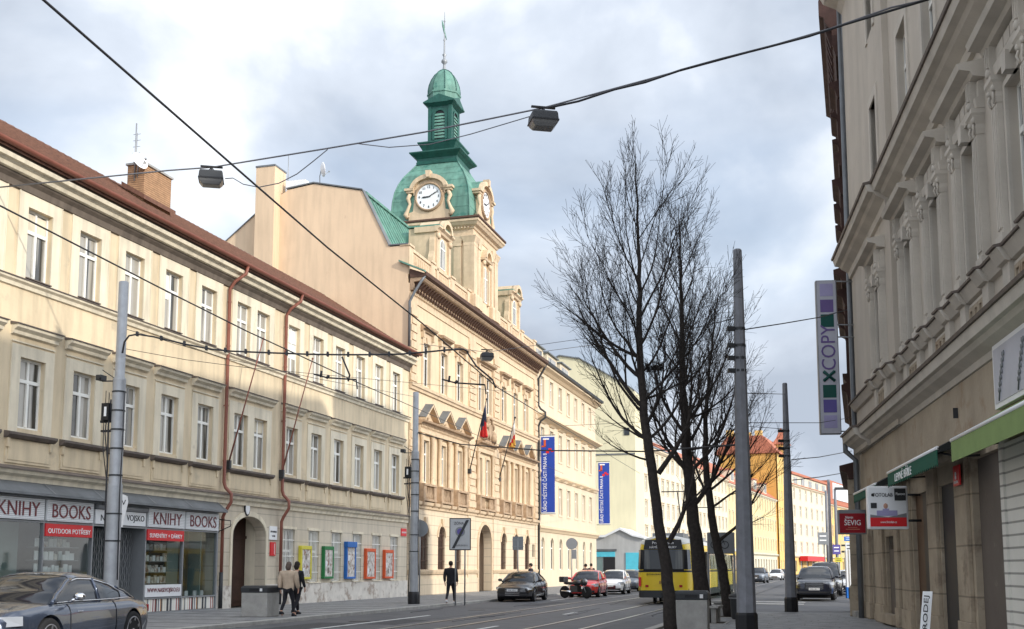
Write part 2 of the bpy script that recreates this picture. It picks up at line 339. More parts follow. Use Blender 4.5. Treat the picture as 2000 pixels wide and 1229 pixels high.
class Frame:
    """facade frame: local x along the facade (to the right for one who faces it), y into the building, z up"""
    def __init__(s, ox, oy, dx, dy):
        l = math.hypot(dx, dy); s.o = Vector((ox, oy, 0)); s.d = Vector((dx / l, dy / l, 0)); s.n = Vector((-dy / l, dx / l, 0)); s.rz = math.atan2(dy, dx)
    def pt(s, x, y, z): p = s.o + s.d * x + s.n * y; return Vector((p.x, p.y, z))
    def empty(s, name, x=0, y=0, z=0, label=None, cat=None, group=None):
        return empty(name, s.pt(x, y, z), s.rz, label, cat, group)
PHI = math.atan(0.2863)
FL = Frame(-22.7, 0, math.sin(PHI), math.cos(PHI))
FR = Frame(10.96, 34.58, -math.sin(math.atan(.1728)), -math.cos(math.atan(.1728)))
FD = Frame(13.4, 42.9, -(13.4 - 10.84), -(42.9 - 34.75))

def arc_pts(x0, x1, zs, zt, n=10):
    """points of an arch from (x0,zs) over (mid,zt) to (x1,zs)"""
    cx = (x0 + x1) / 2; a = (x1 - x0) / 2; b = zt - zs
    return [(cx - a * math.cos(math.pi * i / n), zs + b * math.sin(math.pi * i / n)) for i in range(n + 1)]
def wall_mb(x0, x1, z0, z1, holes, dep=0.25, y=0.0):
    """front sheet with openings and their reveals; holes (xa,xb,za,zb[,spring])"""
    mb = MB()
    xs = sorted({x0, x1, *[h[0] for h in holes], *[h[1] for h in holes]}); zs = sorted({z0, z1, *[h[2] for h in holes], *[h[3] for h in holes]})
    xs = [x for x in xs if x0 - 1e-6 <= x <= x1 + 1e-6]; zs = [z for z in zs if z0 - 1e-6 <= z <= z1 + 1e-6]
    for j in range(len(zs) - 1):
        run = None
        for i in range(len(xs) - 1):
            cx, cz = (xs[i] + xs[i + 1]) / 2, (zs[j] + zs[j + 1]) / 2
            inside = any(h[0] < cx < h[1] and h[2] < cz < h[3] for h in holes)
            if not inside: mb.quad((xs[i], y, zs[j]), (xs[i + 1], y, zs[j]), (xs[i + 1], y, zs[j + 1]), (xs[i], y, zs[j + 1]))
    for h in holes:
        a, b, c, d = h[:4]; e = h[4] if len(h) > 4 else None; t = e if e else d
        mb.quad((a, y, c), (a, y + dep, c), (a, y + dep, t), (a, y, t)); mb.quad((b, y, c), (b, y + dep, c), (b, y + dep, t), (b, y, t))
        mb.quad((a, y, c), (b, y, c), (b, y + dep, c), (a, y + dep, c))
        if e:
            p = arc_pts(a, b, e, d)
            for i in range(len(p) - 1):
                q0, q1 = p[i], p[i + 1]
                mb.quad((q0[0], y, q0[1]), (q1[0], y, q1[1]), (q1[0], y, d), (q0[0], y, d))
                mb.quad((q0[0], y, q0[1]), (q0[0], y + dep, q0[1]), (q1[0], y + dep, q1[1]), (q1[0], y, q1[1]))
        else: mb.quad((a, y, d), (b, y, d), (b, y + dep, d), (a, y + dep, d))
    return mb
def window_proto(w, h, m='window_white', pm='pane', trans=0.68, arch=None, fr=0.07, bars=False):
    """frame with transom and mullion, pane behind; origin at lower left of the opening"""
    mb = MB(); y0, y1 = 0.14, 0.2
    if arch:
        po = [(0, 0)] + arc_pts(0, w, arch, h) + [(w, 0)]
        pi = [(fr, fr)] + [(min(max(x, fr), w - fr), min(z, z - fr * 0.9) if z > arch else arch) for x, z in arc_pts(0, w, arch, h)] + [(w - fr, fr)]
        for i in range(len(po)):
            j = (i + 1) % len(po)
            mb.add([(po[i][0], y0, po[i][1]), (po[j][0], y0, po[j][1]), (pi[j][0], y0, pi[j][1]), (pi[i][0], y0, pi[i][1])], [(0, 1, 2, 3)])
    else:
        mb.box(0, w, y0, y1, 0, fr); mb.box(0, w, y0, y1, h - fr, h); mb.box(0, fr, y0, y1, fr, h - fr); mb.box(w - fr, w, y0, y1, fr, h - fr)
    zt = h * trans
    mb.box(fr, w - fr, y0 - 0.02, y1, zt - 0.05, zt + 0.05)
    mb.box(w / 2 - 0.045, w / 2 + 0.045, y0 - 0.02, y1, fr, zt - 0.05)
    if h - zt > 0.4: mb.box(w / 2 - 0.035, w / 2 + 0.035, y0 - 0.01, y1, zt + 0.05, h - fr)
    if bars:
        k = int(w / 0.13)
        for i in range(1, k): mb.box(w * i / k - 0.011, w * i / k + 0.011, 0.03, 0.05, 0.05, h - 0.03)
        for q in (0.2, 0.5, 0.8): mb.box(0, w, 0.022, 0.058, h * q - 0.015, h * q + 0.015)
    f = mb.build('window', m)
    p = MB()
    if arch: p.prism([(0, 0)] + arc_pts(0, w, arch, h) + [(w, 0)], 'y', 0.185, 0.195)
    else: p.box(0.02, w - 0.02, 0.172, 0.182, 0.02, h - 0.02)
    pn = p.build('pane', pm, f)
    return f
def place_windows(proto, par, spots, first=[True]):
    used = False
    for x, z in spots:
        o = proto if not used else copy_tree(proto)
        used = True; o.parent = par; o.location = (x, 0, z)
def mould(name, m, par, x0, x1, prof): # profile (y,z)
    return MB().prism(prof, 'x', x0, x1).build(name, m, par)
# ================= ground =================
def sheet(name, m, pts, z, thick=None):
    mb = MB()
    if thick: mb.prism(pts, 'z', z - thick, z)
    else: mb.add([(x, y, z) for x, y in pts], [tuple(range(len(pts)))])
    o = mb.build(name, m); o['kind'] = 'structure'; return o
def fl(x, y): p = FL.pt(x, y, 0); return (p.x, p.y)
sheet('ground', 'asphalt', [(-900, -300), (1200, -300), (1200, 1800), (-900, 1800)], -0.13)
sheet('road', 'asphalt', [fl(-40, -6.2), fl(-40, -17.35), fl(200, -17.35), fl(200, -6.2)], -0.105)
sheet('road', 'asphalt', [fl(40, -17.6), fl(36, -60), fl(46.5, -60), fl(50, -17.6)], -0.112)
sheet('tram_track_bed', 'track_bed', [fl(-40, -9.9), fl(-40, -15.9), fl(200, -15.9), fl(200, -9.9)], -0.100)
UY = lambda u: -(u + 22.7) * FL.d.y
for i, u in enumerate((-11.9, -10.42, -8.1, -6.62)):
    y = UY(u)
    o = MB().box(-40, 200, y - 0.035, y + 0.035, -0.1, -0.092).build('tram_rail', 'rail_steel'); o.location = FL.o; o.rotation_euler = (0, 0, FL.rz); o['kind'] = 'structure'
    o = MB().box(-40, 200, y - 0.16, y - 0.04, -0.1, -0.096).build('tram_rail_groove', 'black'); o.location = FL.o; o.rotation_euler = (0, 0, FL.rz); o['kind'] = 'structure'
sheet('pavement', 'paving', [fl(-40, 0.4), fl(-40, -5.9), fl(200, -5.9), fl(200, 0.4)], 0, 0.14)
def kerb(y0, y1, x0, x1):
    o = MB().box(x0, x1, y0, y1, -0.14, 0.006).build('kerb', 'kerb', bevel=0.015); o.location = FL.o; o.rotation_euler = (0, 0, FL.rz); o['kind'] = 'structure'
kerb(-6.15, -5.9, -40, 113); kerb(-6.15, -5.9, 126, 200); kerb(-17.6, -17.35, -40, 40)
sheet('pavement', 'paving', [fl(-40, -17.6), (30, -40), (30, 34.2), (11.6, 37.9), (8.3, 38.6), (7.8, 38.8), (6.9, 38.7)][:7], 0, 0.14)
sheet('pavement', 'paving', [(15.6, 47.0), (40, 44), (90, 160), (52, 165)], 0, 0.14)
# painted lines: parking lane edge and lane dashes
def strip(name, m, x0, x1, y, wd, z=-0.101):
    o = MB().box(x0, x1, y - wd / 2, y + wd / 2, z, z + 0.004).build(name, m); o.location = FL.o; o.rotation_euler = (0, 0, FL.rz); o['kind'] = 'structure'
strip('lane_line', 'road_paint', -10, 42, UY(-13.7), 0.12); strip('lane_line', 'road_paint', 60, 118, UY(-13.9), 0.12)
strip('lane_line', 'road_paint', 44, 46, UY(-9.3), 0.12, -0.0995); strip('lane_line', 'road_paint', 33, 36, UY(-9.3), 0.12, -0.0995)
for x in (57.5, 60.5): # stop lines of the crossing
    o = MB().box(x, x + 0.4, UY(-1.2), UY(-5.5), -0.105, -0.1).build('stop_line', 'road_paint'); o.location = FL.o; o.rotation_euler = (0, 0, FL.rz); o['kind'] = 'structure'

rr = random.Random(12)
mat('asphalt_patch', (0.05, 0.051, 0.055), rough=0.8, var=0.2, scale=3, bump=0.6); mat('asphalt_light', (0.105, 0.105, 0.11), rough=0.8, var=0.2, scale=3, bump=0.6)
for x0, x1, u0, u1, m in ((31, 36.5, -15.2, -13.9, 'asphalt_patch'), (40, 47, -14.6, -12.6, 'asphalt_light'), (27, 30.2, -5.9, -4.9, 'asphalt_patch'), (52, 58, -13.2, -12.2, 'asphalt_patch'), (36, 39, -13.4, -12.4, 'asphalt_patch'), (60, 75, -15.3, -14.3, 'asphalt_light')):
    o = MB().box(x0, x1, UY(u1), UY(u0), -.105, -.1015).build('asphalt_patch', m); o.location = FL.o; o.rotation_euler = (0, 0, FL.rz); o['kind'] = 'structure'
for x, u in ((37.5, -14.3), (47, -13.6), (33, -9.2), (44, -5.4)):
    c_ = FL.pt(x, UY(u), -.1); o = MB().lathe([(.34, 0), (.34, .006), (.3, .007), (.3, .003), (.27, .006), (.1, .006)], tuple(c_), n=24).build('manhole_cover', 'dark_metal'); o['kind'] = 'structure'
for k in range(46): # joints of the pavement slabs and crack sealing lines
    x = 20 + k * 1.9; o = MB().box(x, x + .03, -5.9, -.05, -.004, .003).build('pavement_joint', 'asphalt_patch'); o.location = FL.o; o.rotation_euler = (0, 0, FL.rz); o['kind'] = 'structure'
for k in range(9):
    pts = []; x = rr.uniform(26, 62); y = UY(rr.uniform(-15.5, -5.5)); 
    for j in range(9): pts.append((x, y, -.1)); x += rr.uniform(.3, .9); y += rr.uniform(-.12, .12)
    o = MB().tube(pts, .014, 4).build('crack_seal', 'asphalt_patch'); o.location = FL.o; o.rotation_euler = (0, 0, FL.rz); o['kind'] = 'structure'

# ================= yellow building on the left =================
B = FL.empty('apartment_building', label='long three-storey yellow building with brown tiled roof and bookshop at street level', cat='building')
W = 1.05
ups = [29.6 + 2.29 * k for k in range(6)] + [43.6, 45.15] + [47.85 + 2.34 * k for k in range(6)]
ups = [27.3] + ups
gfw = [47.85 + 2.34 * k for k in range(6)]
holes = [(x, x + W, 9.74, 11.82) for x in ups] + [(x, x + W, 5.42, 7.44) for x in ups] 
MBw = wall_mb(22, 61.92, 3.96, 12.56, holes)
MBw.build('wall', 'plaster_yellow', B)
gh = [(x, x + W, 0.87, 3.13) for x in gfw] + [(43.75, 46.35, 0, 3.52, 2.75), (22.5, 42.5, 0.0, 3.62)]
wall_mb(22, 61.92, 0, 3.96, gh, dep=0.45).build('ground_floor_wall', 'plaster_low', B)
# mass behind the facade
mb = MB(); mb.box(22, 61.85, 1.6, 10.5, 0, 12.9); mb.box(22, 22.4, 0.02, 1.6, 0, 12.9); mb.box(42.6, 43.6, 0.5, 1.6, 0, 12.9); mb.box(46.5, 61.85, 0.5, 1.6, 0, 12.9); mb.box(43.6, 46.5, 1.1, 1.6, 0, 12.9); mb.box(43.6, 46.5, .5, 1.1, 3.7, 12.9); mb.box(22.4, 42.6, 0.3, 1.6, 3.7, 12.9)
mb.box(22, 61.8, 0.3, 0.5, 4.0, 12.6); mb.build('rear_wall', 'plaster_yellow', B)
place_windows(window_proto(W, 2.08), B, [(x, 9.74) for x in ups])
place_windows(window_proto(W, 2.02), B, [(x, 5.42) for x in ups])
place_windows(window_proto(W, 2.26, trans=0.6, bars=True), B, [(x, 0.87) for x in gfw])
for i, (x, z) in enumerate([(ups[2], 9.74), (ups[5], 9.74), (ups[9], 9.74), (ups[12], 9.74), (ups[1], 5.42), (ups[4], 5.42), (ups[8], 5.42), (ups[11], 5.42)]):
    q = (.55, .9, 1.3, .45, .7, 1.1, .5, .8)[i]; one('roller_blind', 'window_white' if i % 3 else 'plaster_trim', B, b=(x + .08, x + W / 2 - .05 if i % 2 else x + W - .08, .155, .171, z + 2.0 - q, z + 1.96))
# surrounds of the upper windows
def ring(mb, x0, x1, z0, z1, a, b, c, d, y): # outer rect minus inner rect, raised to y
    mb.box(x0, a, y, 0.001, z0, z1); mb.box(b, x1, y, 0.001, z0, z1); mb.box(a, b, y, 0.001, d, z1)
    if c > z0: mb.box(a, b, y, 0.001, z0, c)
mb = MB(); mb2 = MB()
groups = [(x, x + W) for x in ups if not 43 < x < 46] + [(43.6, 46.2)]
for a, b in groups:
    if b - a > 2:
        mb.box(a - .36, a, -.035, .001, 9.7, 12.22); mb.box(b, b + .36, -.035, .001, 9.7, 12.22); mb.box(a, b, -.035, .001, 11.82, 12.22); mb.box(44.65, 45.15, -.035, .001, 9.7, 11.82)
        mb2.box(a - .36, a, -.035, .001, 5.3, 7.85); mb2.box(b, b + .36, -.035, .001, 5.3, 7.85); mb2.box(a, b, -.035, .001, 7.44, 7.85); mb2.box(44.65, 45.15, -.035, .001, 5.3, 7.44)
    else:
        ring(mb, a - .36, b + .36, 9.7, 12.22, a, b, 9.7, 11.82, -.035)
        ring(mb2, a - .36, b + .36, 5.3, 7.78, a, b, 5.3, 7.44, -.035)
    for q in (0.14,): # fine fillet line around the surround
        mb.box(a - .36 - .03, a - .36, -.05, .001, 9.7, 12.25); mb.box(b + .36, b + .39, -.05, .001, 9.7, 12.25); mb.box(a - .36, b + .36, -.05, .001, 12.22, 12.25)
mb.build('window_surround', 'plaster_trim', B); mb2.build('window_surround', 'plaster_trim', B)
# hoods, sills and aprons of the first floor
hd = MB(); hl = MB(); sl = MB(); ap = MB()
for a, b in groups:
    a -= .42; b += .42
    hd.prism([(.001, 8.02), (-.1, 8.05), (-.12, 8.14), (-.24, 8.22), (-.26, 8.3), (.001, 8.3)], 'x', a, b)
    hl.prism([(.001, 8.303), (-.3, 8.303), (-.3, 8.33), (.001, 8.39)], 'x', a - .03, b + .03)
    hd.box(a + .05, b - .05, -.04, .001, 7.84, 7.88)
    sl.prism([(.001, 5.1), (-.12, 5.12), (-.2, 5.2), (-.2, 5.27), (.001, 5.3)], 'x', a - .05, b + .05)
    ap.box(a + .02, b - .02, -.035, .001, 4.42, 5.08); ap.box(a + .1, b - .1, -.05, -.03, 4.5, 5.0)
    ap.box(a + .02, a + .12, -.09, -.03, 4.85, 5.1); ap.box(b - .12, b - .02, -.09, -.03, 4.85, 5.1)
hd.build('window_hood', 'plaster_trim', B); hl.build('hood_cover', 'lead', B); sl.build('window_sill', 'lead', B); ap.build('apron_panel', 'plaster_yellow', B)
sl2 = MB()
for a, b in groups: sl2.box(a, b, -.1, .12, 9.72, 9.75)
sl2.build('window_sill', 'lead', B)
# strings
mould('string_course', 'plaster_trim', B, 22, 61.92, [(.001, 9.38), (-.06, 9.4), (-.08, 9.5), (-.16, 9.56), (-.17, 9.62), (.001, 9.62)])
mould('string_cover', 'lead', B, 22, 61.92, [(.001, 9.623), (-.2, 9.623), (-.2, 9.65), (.001, 9.7)])
mould('ground_cornice', 'plaster_trim', B, 22, 61.92, [(.001, 3.9), (-.08, 3.92), (-.1, 4.05), (-.22, 4.12), (-.26, 4.22), (.001, 4.22)])
mould('cornice_cover', 'lead', B, 22, 61.92, [(.001, 4.223), (-.3, 4.223), (-.3, 4.25), (.001, 4.36)])
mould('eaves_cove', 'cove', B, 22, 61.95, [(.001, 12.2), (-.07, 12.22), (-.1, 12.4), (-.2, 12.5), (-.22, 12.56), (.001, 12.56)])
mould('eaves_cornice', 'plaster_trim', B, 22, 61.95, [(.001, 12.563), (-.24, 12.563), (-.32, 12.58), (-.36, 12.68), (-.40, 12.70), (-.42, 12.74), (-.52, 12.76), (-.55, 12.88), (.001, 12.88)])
mould('eaves_shadow_board', 'lead', B, 22, 61.95, [(.001, 12.883), (-.46, 12.883), (-.46, 13.05), (.001, 13.05)])  # dark strip stands for the shaded gap beneath the gutter
def halfpipe(name, m, par, x0, x1, y, z, r):
    p = [(y + r * math.cos(math.pi + math.pi * k / 8), z + r * math.sin(math.pi + math.pi * k / 8)) for k in range(9)]
    q = [(y + (r - .015) * math.cos(math.pi + math.pi * k / 8), z + (r - .015) * math.sin(math.pi + math.pi * k / 8)) for k in range(9)][::-1]
    MB().prism(p + q, 'x', x0, x1).build(name, m, par)
halfpipe('gutter', 'gutter_red', B, 22, 62.0, -.66, 13.14, .115)
# roof
roof = MB(); roof.prism([(-.6, 13.06), (5.0, 16.72), (10.9, 13.2), (10.9, 13.1), (5, 16.57), (-.58, 12.96)], 'x', 22, 61.9)
for k in range(26):  # tile courses, each lapping the next
    t0 = k / 26; y0 = -.6 + 5.6 * t0; z0 = 13.06 + 3.66 * t0
    roof.add([(22, y0, z0 + .012), (61.9, y0, z0 + .012), (61.9, y0, z0 + .045), (22, y0, z0 + .045), (22, y0 + .215, z0 + .143), (61.9, y0 + .215, z0 + .143)], [(0, 1, 2, 3), (3, 2, 5, 4)])
rf = roof.build('roof', 'tile', B)
rd = MB()
x = 22
while x < 61.5:
    rd.add([(x, 4.85, 16.66), (x + .4, 4.85, 16.68), (x + .4, 5.0, 16.8), (x, 5.0, 16.77), (x + .4, 5.15, 16.68), (x, 5.15, 16.66)], [(0, 1, 2, 3), (3, 2, 4, 5)]); x += .38
rd.build('ridge_tiles', 'tile', rf)
# chimney of brick
CX0, CX1 = 39.9, 42.2
ch = MB().box(41.6, 43.4, 3.0, 3.75, 14.6, 16.95).build('chimney', 'brick', rf)
cp = MB(); cp.box(41.54, 43.46, 2.94, 3.81, 16.95, 17.03)
for k in range(4): cp.box(41.7 + .45 * k, 41.9 + .45 * k, 3.15, 3.6, 17.03, 17.13)
cp.build('chimney_cap', 'concrete', rf)
fla = MB(); fla.prism([(2.85, 15.5), (2.85, 15.68), (3.9, 16.3), (3.9, 16.1)], 'x', 41.45, 43.55); fla.build('chimney_flashing', 'tile', rf)
# plinth
mb = MB()
for a, b in ((42.55, 43.7), (46.4, 61.92)): mb.box(a, b, -.06, .001, 0, .85)
mb.build('plinth', 'plinth', B)
sl3 = MB()
for x in gfw: sl3.box(x - .06, x + W + .06, -.1, .1, .852, .9); sl3.box(x - .1, x + W + .1, -.04, .001, 3.13, 3.24)
sl3.build('window_sill', 'plaster_trim', B)
# door
dr = MB(); dr.box(43.75, 46.35, .9, .98, 0, 3.5)
for a in (43.85, 45.1):
    for z0, z1 in ((.2, 1.0), (1.15, 2.6)): dr.box(a + .12, a + 1.0, .86, .9, z0, z1)
dr.box(43.75, 46.35, .84, .95, 2.68, 2.78)
dr.build('door', 'door_wood', B)
MB().box(43.6, 43.75, .45, .9, 0, 3.6).box(46.35, 46.5, .45, .9, 0, 3.6).box(43.6, 46.5, .45, .9, 3.52, 3.66).build('door_recess', 'plaster_trim', B)
tr = MB()
pa = arc_pts(43.6, 46.5, 2.75, 3.72, 14); pi_ = arc_pts(43.75, 46.35, 2.75, 3.52, 14)
for i in range(14):
    tr.add([(pa[i][0], -.04, pa[i][1]), (pa[i + 1][0], -.04, pa[i + 1][1]), (pi_[i + 1][0], -.04, pi_[i + 1][1]), (pi_[i][0], -.04, pi_[i][1]),
            (pa[i][0], .001, pa[i][1]), (pa[i + 1][0], .001, pa[i + 1][1]), (pi_[i + 1][0], .001, pi_[i + 1][1]), (pi_[i][0], .001, pi_[i][1])], [(0, 1, 2, 3), (0, 1, 5, 4), (3, 2, 6, 7)])
tr.box(43.6, 43.75, -.04, .001, 0, 2.75); tr.box(46.35, 46.5, -.04, .001, 0, 2.75); tr.build('door_surround', 'plaster_trim', B)
# downpipes
for xp in (42.85, 47.45):
    p = [(xp + .35, -.66, 13.06), (xp + .3, -.62, 12.75), (xp + .05, -.3, 12.4), (xp, -.12, 12.1), (xp, -.12, 4.7), (xp + .02, -.18, 4.5), (xp + .04, -.42, 4.25), (xp + .04, -.42, 3.95), (xp + .02, -.2, 3.6), (xp, -.12, 3.4), (xp, -.12, 1.3)]
    dp = MB().tube(p, .065, 10).build('downpipe', 'gutter_red', B)
    b = MB(); b.tube([(xp, -.12, 1.35), (xp, -.12, 0.02)], .075, 10); b.build('downpipe_foot', 'dark_metal', dp)
    b = MB()
    for z in (5.5, 7.6, 9.9, 11.6): b.lathe([(.078, -.03), (.078, .03)], (xp, -.12, z), n=12)
    b.box(xp - .012, xp + .012, -.1, .01, 7.58, 7.62); b.build('pipe_clamp', 'gutter_red', dp)

# ---- bookshop front ----
bays = [(26.3, 28.5), (28.55, 30.75), (30.8, 33.0), (33.05, 35.2), (35.25, 37.95), (38.0, 40.2), (40.22, 42.45)]
S = MB()
for a, b in bays:
    S.box(a - .03, a + .03, -.16, -.04, 0, 3.5)
S.box(42.42, 42.5, -.16, -.04, 0, 3.5); S.box(26.3, 42.45, -.159, -.05, 2.79, 2.84); S.box(26.3, 42.45, -.162, -.05, 3.48, 3.53)
for i, (a, b) in enumerate(bays):
    if i != 4: S.box(a, b, -.155, -.045, 0.48, 0.53); S.box(a, b, -.153, -.047, 0, .05)
S.box(38.0, 38.06, -.04, .9, 0, 2.8); S.box(35.17, 35.23, -.04, .9, 0, 2.8)
sf = S.build('shopfront', 'grey_metal', B)
rf2 = MB().prism([(.001, 3.93), (-.05, 3.93), (-.5, 3.6), (-.5, 3.535), (-.06, 3.535), (.001, 3.535)], 'x', 26.3, 42.55).build('canopy', 'gutter_grey', sf)
rb = MB()
for a, b in bays + [(42.5, 0)]:
    rb.add([(a - .03, -.06, 3.945), (a + .03, -.06, 3.945), (a + .03, -.51, 3.61), (a - .03, -.51, 3.61)], [(0, 1, 2, 3)])
rb.build('canopy_seam', 'grey_metal', sf)
words = {2: 'KNIHY', 3: 'BOOKS', 5: 'KNIHY', 6: 'BOOKS', 1: 'BOOKS', 0: 'KNIHY'}
for i, (a, b) in enumerate(bays):
    if i == 4:
        bd = MB().box(a + .05, b - .05, -.2, -.14, 2.86, 3.3).build('sign_board', 'white_panel', B)
        text('NAŠE', .27, 'letter_black', bd, (a + .65, -.205, 3.08), width=.7); text('VOJSKO', .27, 'letter_black', bd, (b - .62, -.205, 3.08), width=.95)
        MB().tube([(a + .05, -.22, 3.4), (b - .05, -.22, 3.4)], .09, 10).build('blind_roll', 'grey_metal', B)
    else:
        bd = MB().box(a + .04, b - .04, -.22, -.14, 2.86, 3.46)
        bo = bd.build('sign_board', 'white_panel', B)
        r_ = MB()
        for k in range(11): r_.box(a + .05, b - .05, -.224, -.219, 2.885 + k * .053, 2.893 + k * .053)
        r_.build('rib', 'grey_metal', bo)
        text(words[i], .52, 'letter_maroon', bo, ((a + b) / 2 + .03, -.23, 3.16), width=1.72 if words[i] == 'BOOKS' else 1.66, sy=1.1)
for (a, b, s_) in ((33.08, 35.17, 'OUTDOOR POTŘEBY'), (38.03, 40.18, 'SUVENÝRY + DÁRKY')):
    o = MB().box(a, b, -.2, -.13, 2.42, 2.78).build('sign_board', 'sign_red', B); text(s_, .2, 'letter_white', o, ((a + b) / 2, -.205, 2.6), width=1.9)
o = MB().box(38.05, 40.15, -.18, -.13, .55, .95).build('sign_board', 'white_panel', B); text('WWW.NASEVOJSKO.EU', .2, 'letter_maroon', o, (39.1, -.185, .75), width=1.9)
for (a, b) in ((30.85, 32.95), (33.1, 35.15), (38.07, 40.15), (40.27, 42.38)):
    MB().box(0, b - a, -.12, -.08, .06, .47).build('book_print_panel', 'book_spines', B, loc=(a, 0, 0))
gl = MB()
for a, b in bays:
    if a != 35.25: gl.quad((a + .03, -.1, .53), (b - .03, -.1, .53), (b - .03, -.1, 2.79), (a + .03, -.1, 2.79))
gl.build('shop_window', 'shop_glass', B, fix=False)
MB().box(22.5, 42.5, 1.45, 1.55, 0, 3.6).box(22.5, 42.5, .05, 1.5, 0.3, .42).box(22.5, 42.5, .05, 1.5, 3.1, 3.2).build('display_interior', 'shop_interior', B)
di = MB(); di.box(30.9, 31.9, .9, .95, .5, 2.8); di.box(32.0, 32.8, .5, .55, .5, 2.8); di.box(40.4, 41.1, .6, .65, .5, 2.8); di.box(41.75, 41.8, .1, .6, .5, 2.8)
di.build('display_panel', 'shop_teal', B)
shf = MB(); bk = MB(); bk2 = MB()
rr = random.Random(5)
for a, b in ((33.15, 35.1), (38.1, 40.1)):
    for z in (.98, 1.35, 1.72, 2.1):
        shf.box(a, b - .15, .1, .5, z, z + .02)
        x = a + .05
        while x < b - .35:
            ww = rr.uniform(.1, .2); hh = rr.uniform(.14, .27)
            (bk if rr.random() < .6 else bk2).box(x, x + ww, .22, .26, z + .02, z + .02 + hh); x += ww + rr.uniform(.01, .07)
for x in (40.6, 41.0, 41.55, 42.0): bk.box(x, x + .18, .2, .24, .45, .7)
shf.build('shelf', 'grey_metal', B); bk.build('books_on_display', 'white_panel', B); b_ = bk2.build('books_on_display', 'poster_mix', B)
# folding lattice gate in the entrance bay
g = MB()
n_ = 22
for k in range(n_):
    x0 = 35.35 + k * 2.5 / n_; dx = 2.5 / n_
    for j in range(12):
        z = .1 + j * .22
        g.box(x0 - .006, x0 + .006, .25, .262, z, z + .22)
        if j % 2 == k % 2: g.add([(x0, .248, z), (x0 + .012, .248, z), (x0 + dx + .012, .248, z + .22), (x0 + dx, .248, z + .22)], [(0, 1, 2, 3)])
        else: g.add([(x0 + dx, .249, z), (x0 + dx + .012, .249, z), (x0 + .012, .249, z + .22), (x0, .249, z + .22)], [(0, 1, 2, 3)])
g.build('folding_gate', 'grey_metal', B, fix=False)

# ---- things fixed to the yellow building ----
def flag_pole(x, zt):
    o = FL.empty('flagpole', x, 0, 5.2, label=None)
    MB().tube([(0, -.1, 0.2), (.6, -1.1, zt)], [.035, .02], 8).build('pole', 'gutter_red', o)
    MB().box(-.06, .06, -.2, 0, .0, .35).build('bracket', 'dark_metal', o); MB().ball((.6, -1.1, zt), .045, 6).build('finial', 'gutter_red', o)
    MB().box(-.5, 0.55, -.62, -.58, 1.9, 1.94).build('stay', 'dark_metal', o) if False else None
    return o
o = flag_pole(43.15, 5.1); tag(o, 'bare dark red flagpole leaning out beside the left red downpipe', 'flagpole', 'empty flagpoles on the yellow building')
o = flag_pole(47.4, 5.1); tag(o, 'bare dark red flagpole leaning out beside the right red downpipe', 'flagpole', 'empty flagpoles on the yellow building')
for i, (a, b, z0, z1, m, lb) in enumerate(((49.25, 50.25, 1.02, 2.46, 'yellow_box', 'yellow notice case between the first two barred windows'), (51.5, 52.5, 1.03, 2.48, 'green_box', 'green notice case on the plinth wall'), (53.9, 54.95, 1.0, 2.69, 'blue_box', 'blue notice case with a taller top'), (56.2, 57.35, .98, 2.46, 'orange_box', 'orange notice case next to the blue one'), (58.55, 59.7, .98, 2.43, 'orange_box', 'orange notice case nearest the building corner'))):
    t = FL.empty('notice_case', a, 0, z0, label=lb, cat='notice case', group='coloured notice cases on the yellow building')
    w_, h_ = b - a, z1 - z0
    f = MB(); f.box(0, w_, -.16, 0, 0, .1); f.box(0, w_, -.16, 0, h_ - .16, h_); f.box(0, .1, -.16, 0, .1, h_ - .16); f.box(w_ - .1, w_, -.16, 0, .1, h_ - .16); f.box(.1, w_ - .1, -.03, 0, .1, h_ - .16)
    f.build('case', m, t, bevel=.02)
    MB().box(.1, w_ - .1, -.13, -.1, .1, h_ - .16).build('poster', 'poster_mix', t)
    for q in range(3): MB().box(.18 + .2 * q, .34 + .2 * q, -.14, -.13, .25 + .3 * ((q * 2 + i) % 3), .5 + .3 * ((q * 2 + i) % 3)).build('leaflet', ('white_panel', 'pane_light', 'poster_mix')[q], t)
    if m == 'blue_box': MB().box(-.03, w_ + .03, -.2, 0, h_ - .22, h_ + .05).build('top', 'blue_box', t, bevel=.02)
t = FL.empty('house_plaque', 44.75, -.02, 3.83, label='oval white and black plaque above the arched doorway', cat='plaque')
MB().lathe([(.26, 0), (.26, -.05)], axis='y').xf(Matrix.Diagonal((.75, 1, 1.2, 1))).build('rim', 'letter_black', t); MB().lathe([(.21, -.052), (.21, -.06)], axis='y').xf(Matrix.Diagonal((.75, 1, 1.2, 1))).build('face', 'white_plastic', t)
t = FL.empty('door_sign', 46.62, 0, 2.65, label='small white name board right of the arched doorway', cat='sign'); o = MB().box(0, .62, -.05, 0, 0, .55).build('board', 'white_plastic', t); text('RESTAURACE', .1, 'letter_black', t, (.31, -.055, .33), width=.5); text('U NÁS', .1, 'letter_black', t, (.31, -.055, .16), width=.26)
t = FL.empty('door_sign', 46.72, 0, 2.0, label='small red sign under the white name board', cat='sign'); o = MB().box(0, .42, -.05, 0, 0, .55).build('board', 'sign_red', t); MB().box(.3, .33, -.055, -.05, .05, .5).build('stripe', 'letter_white', t)
t = FL.empty('street_sign', 61.0, 0, 3.2, label='red street name plate at the right corner of the yellow building', cat='sign'); MB().box(0, .75, -.04, 0, 0, .4).build('plate', 'sign_red', t); text('SOKOLOVSKÁ', .12, 'letter_white', t, (.37, -.045, .2), width=.6)
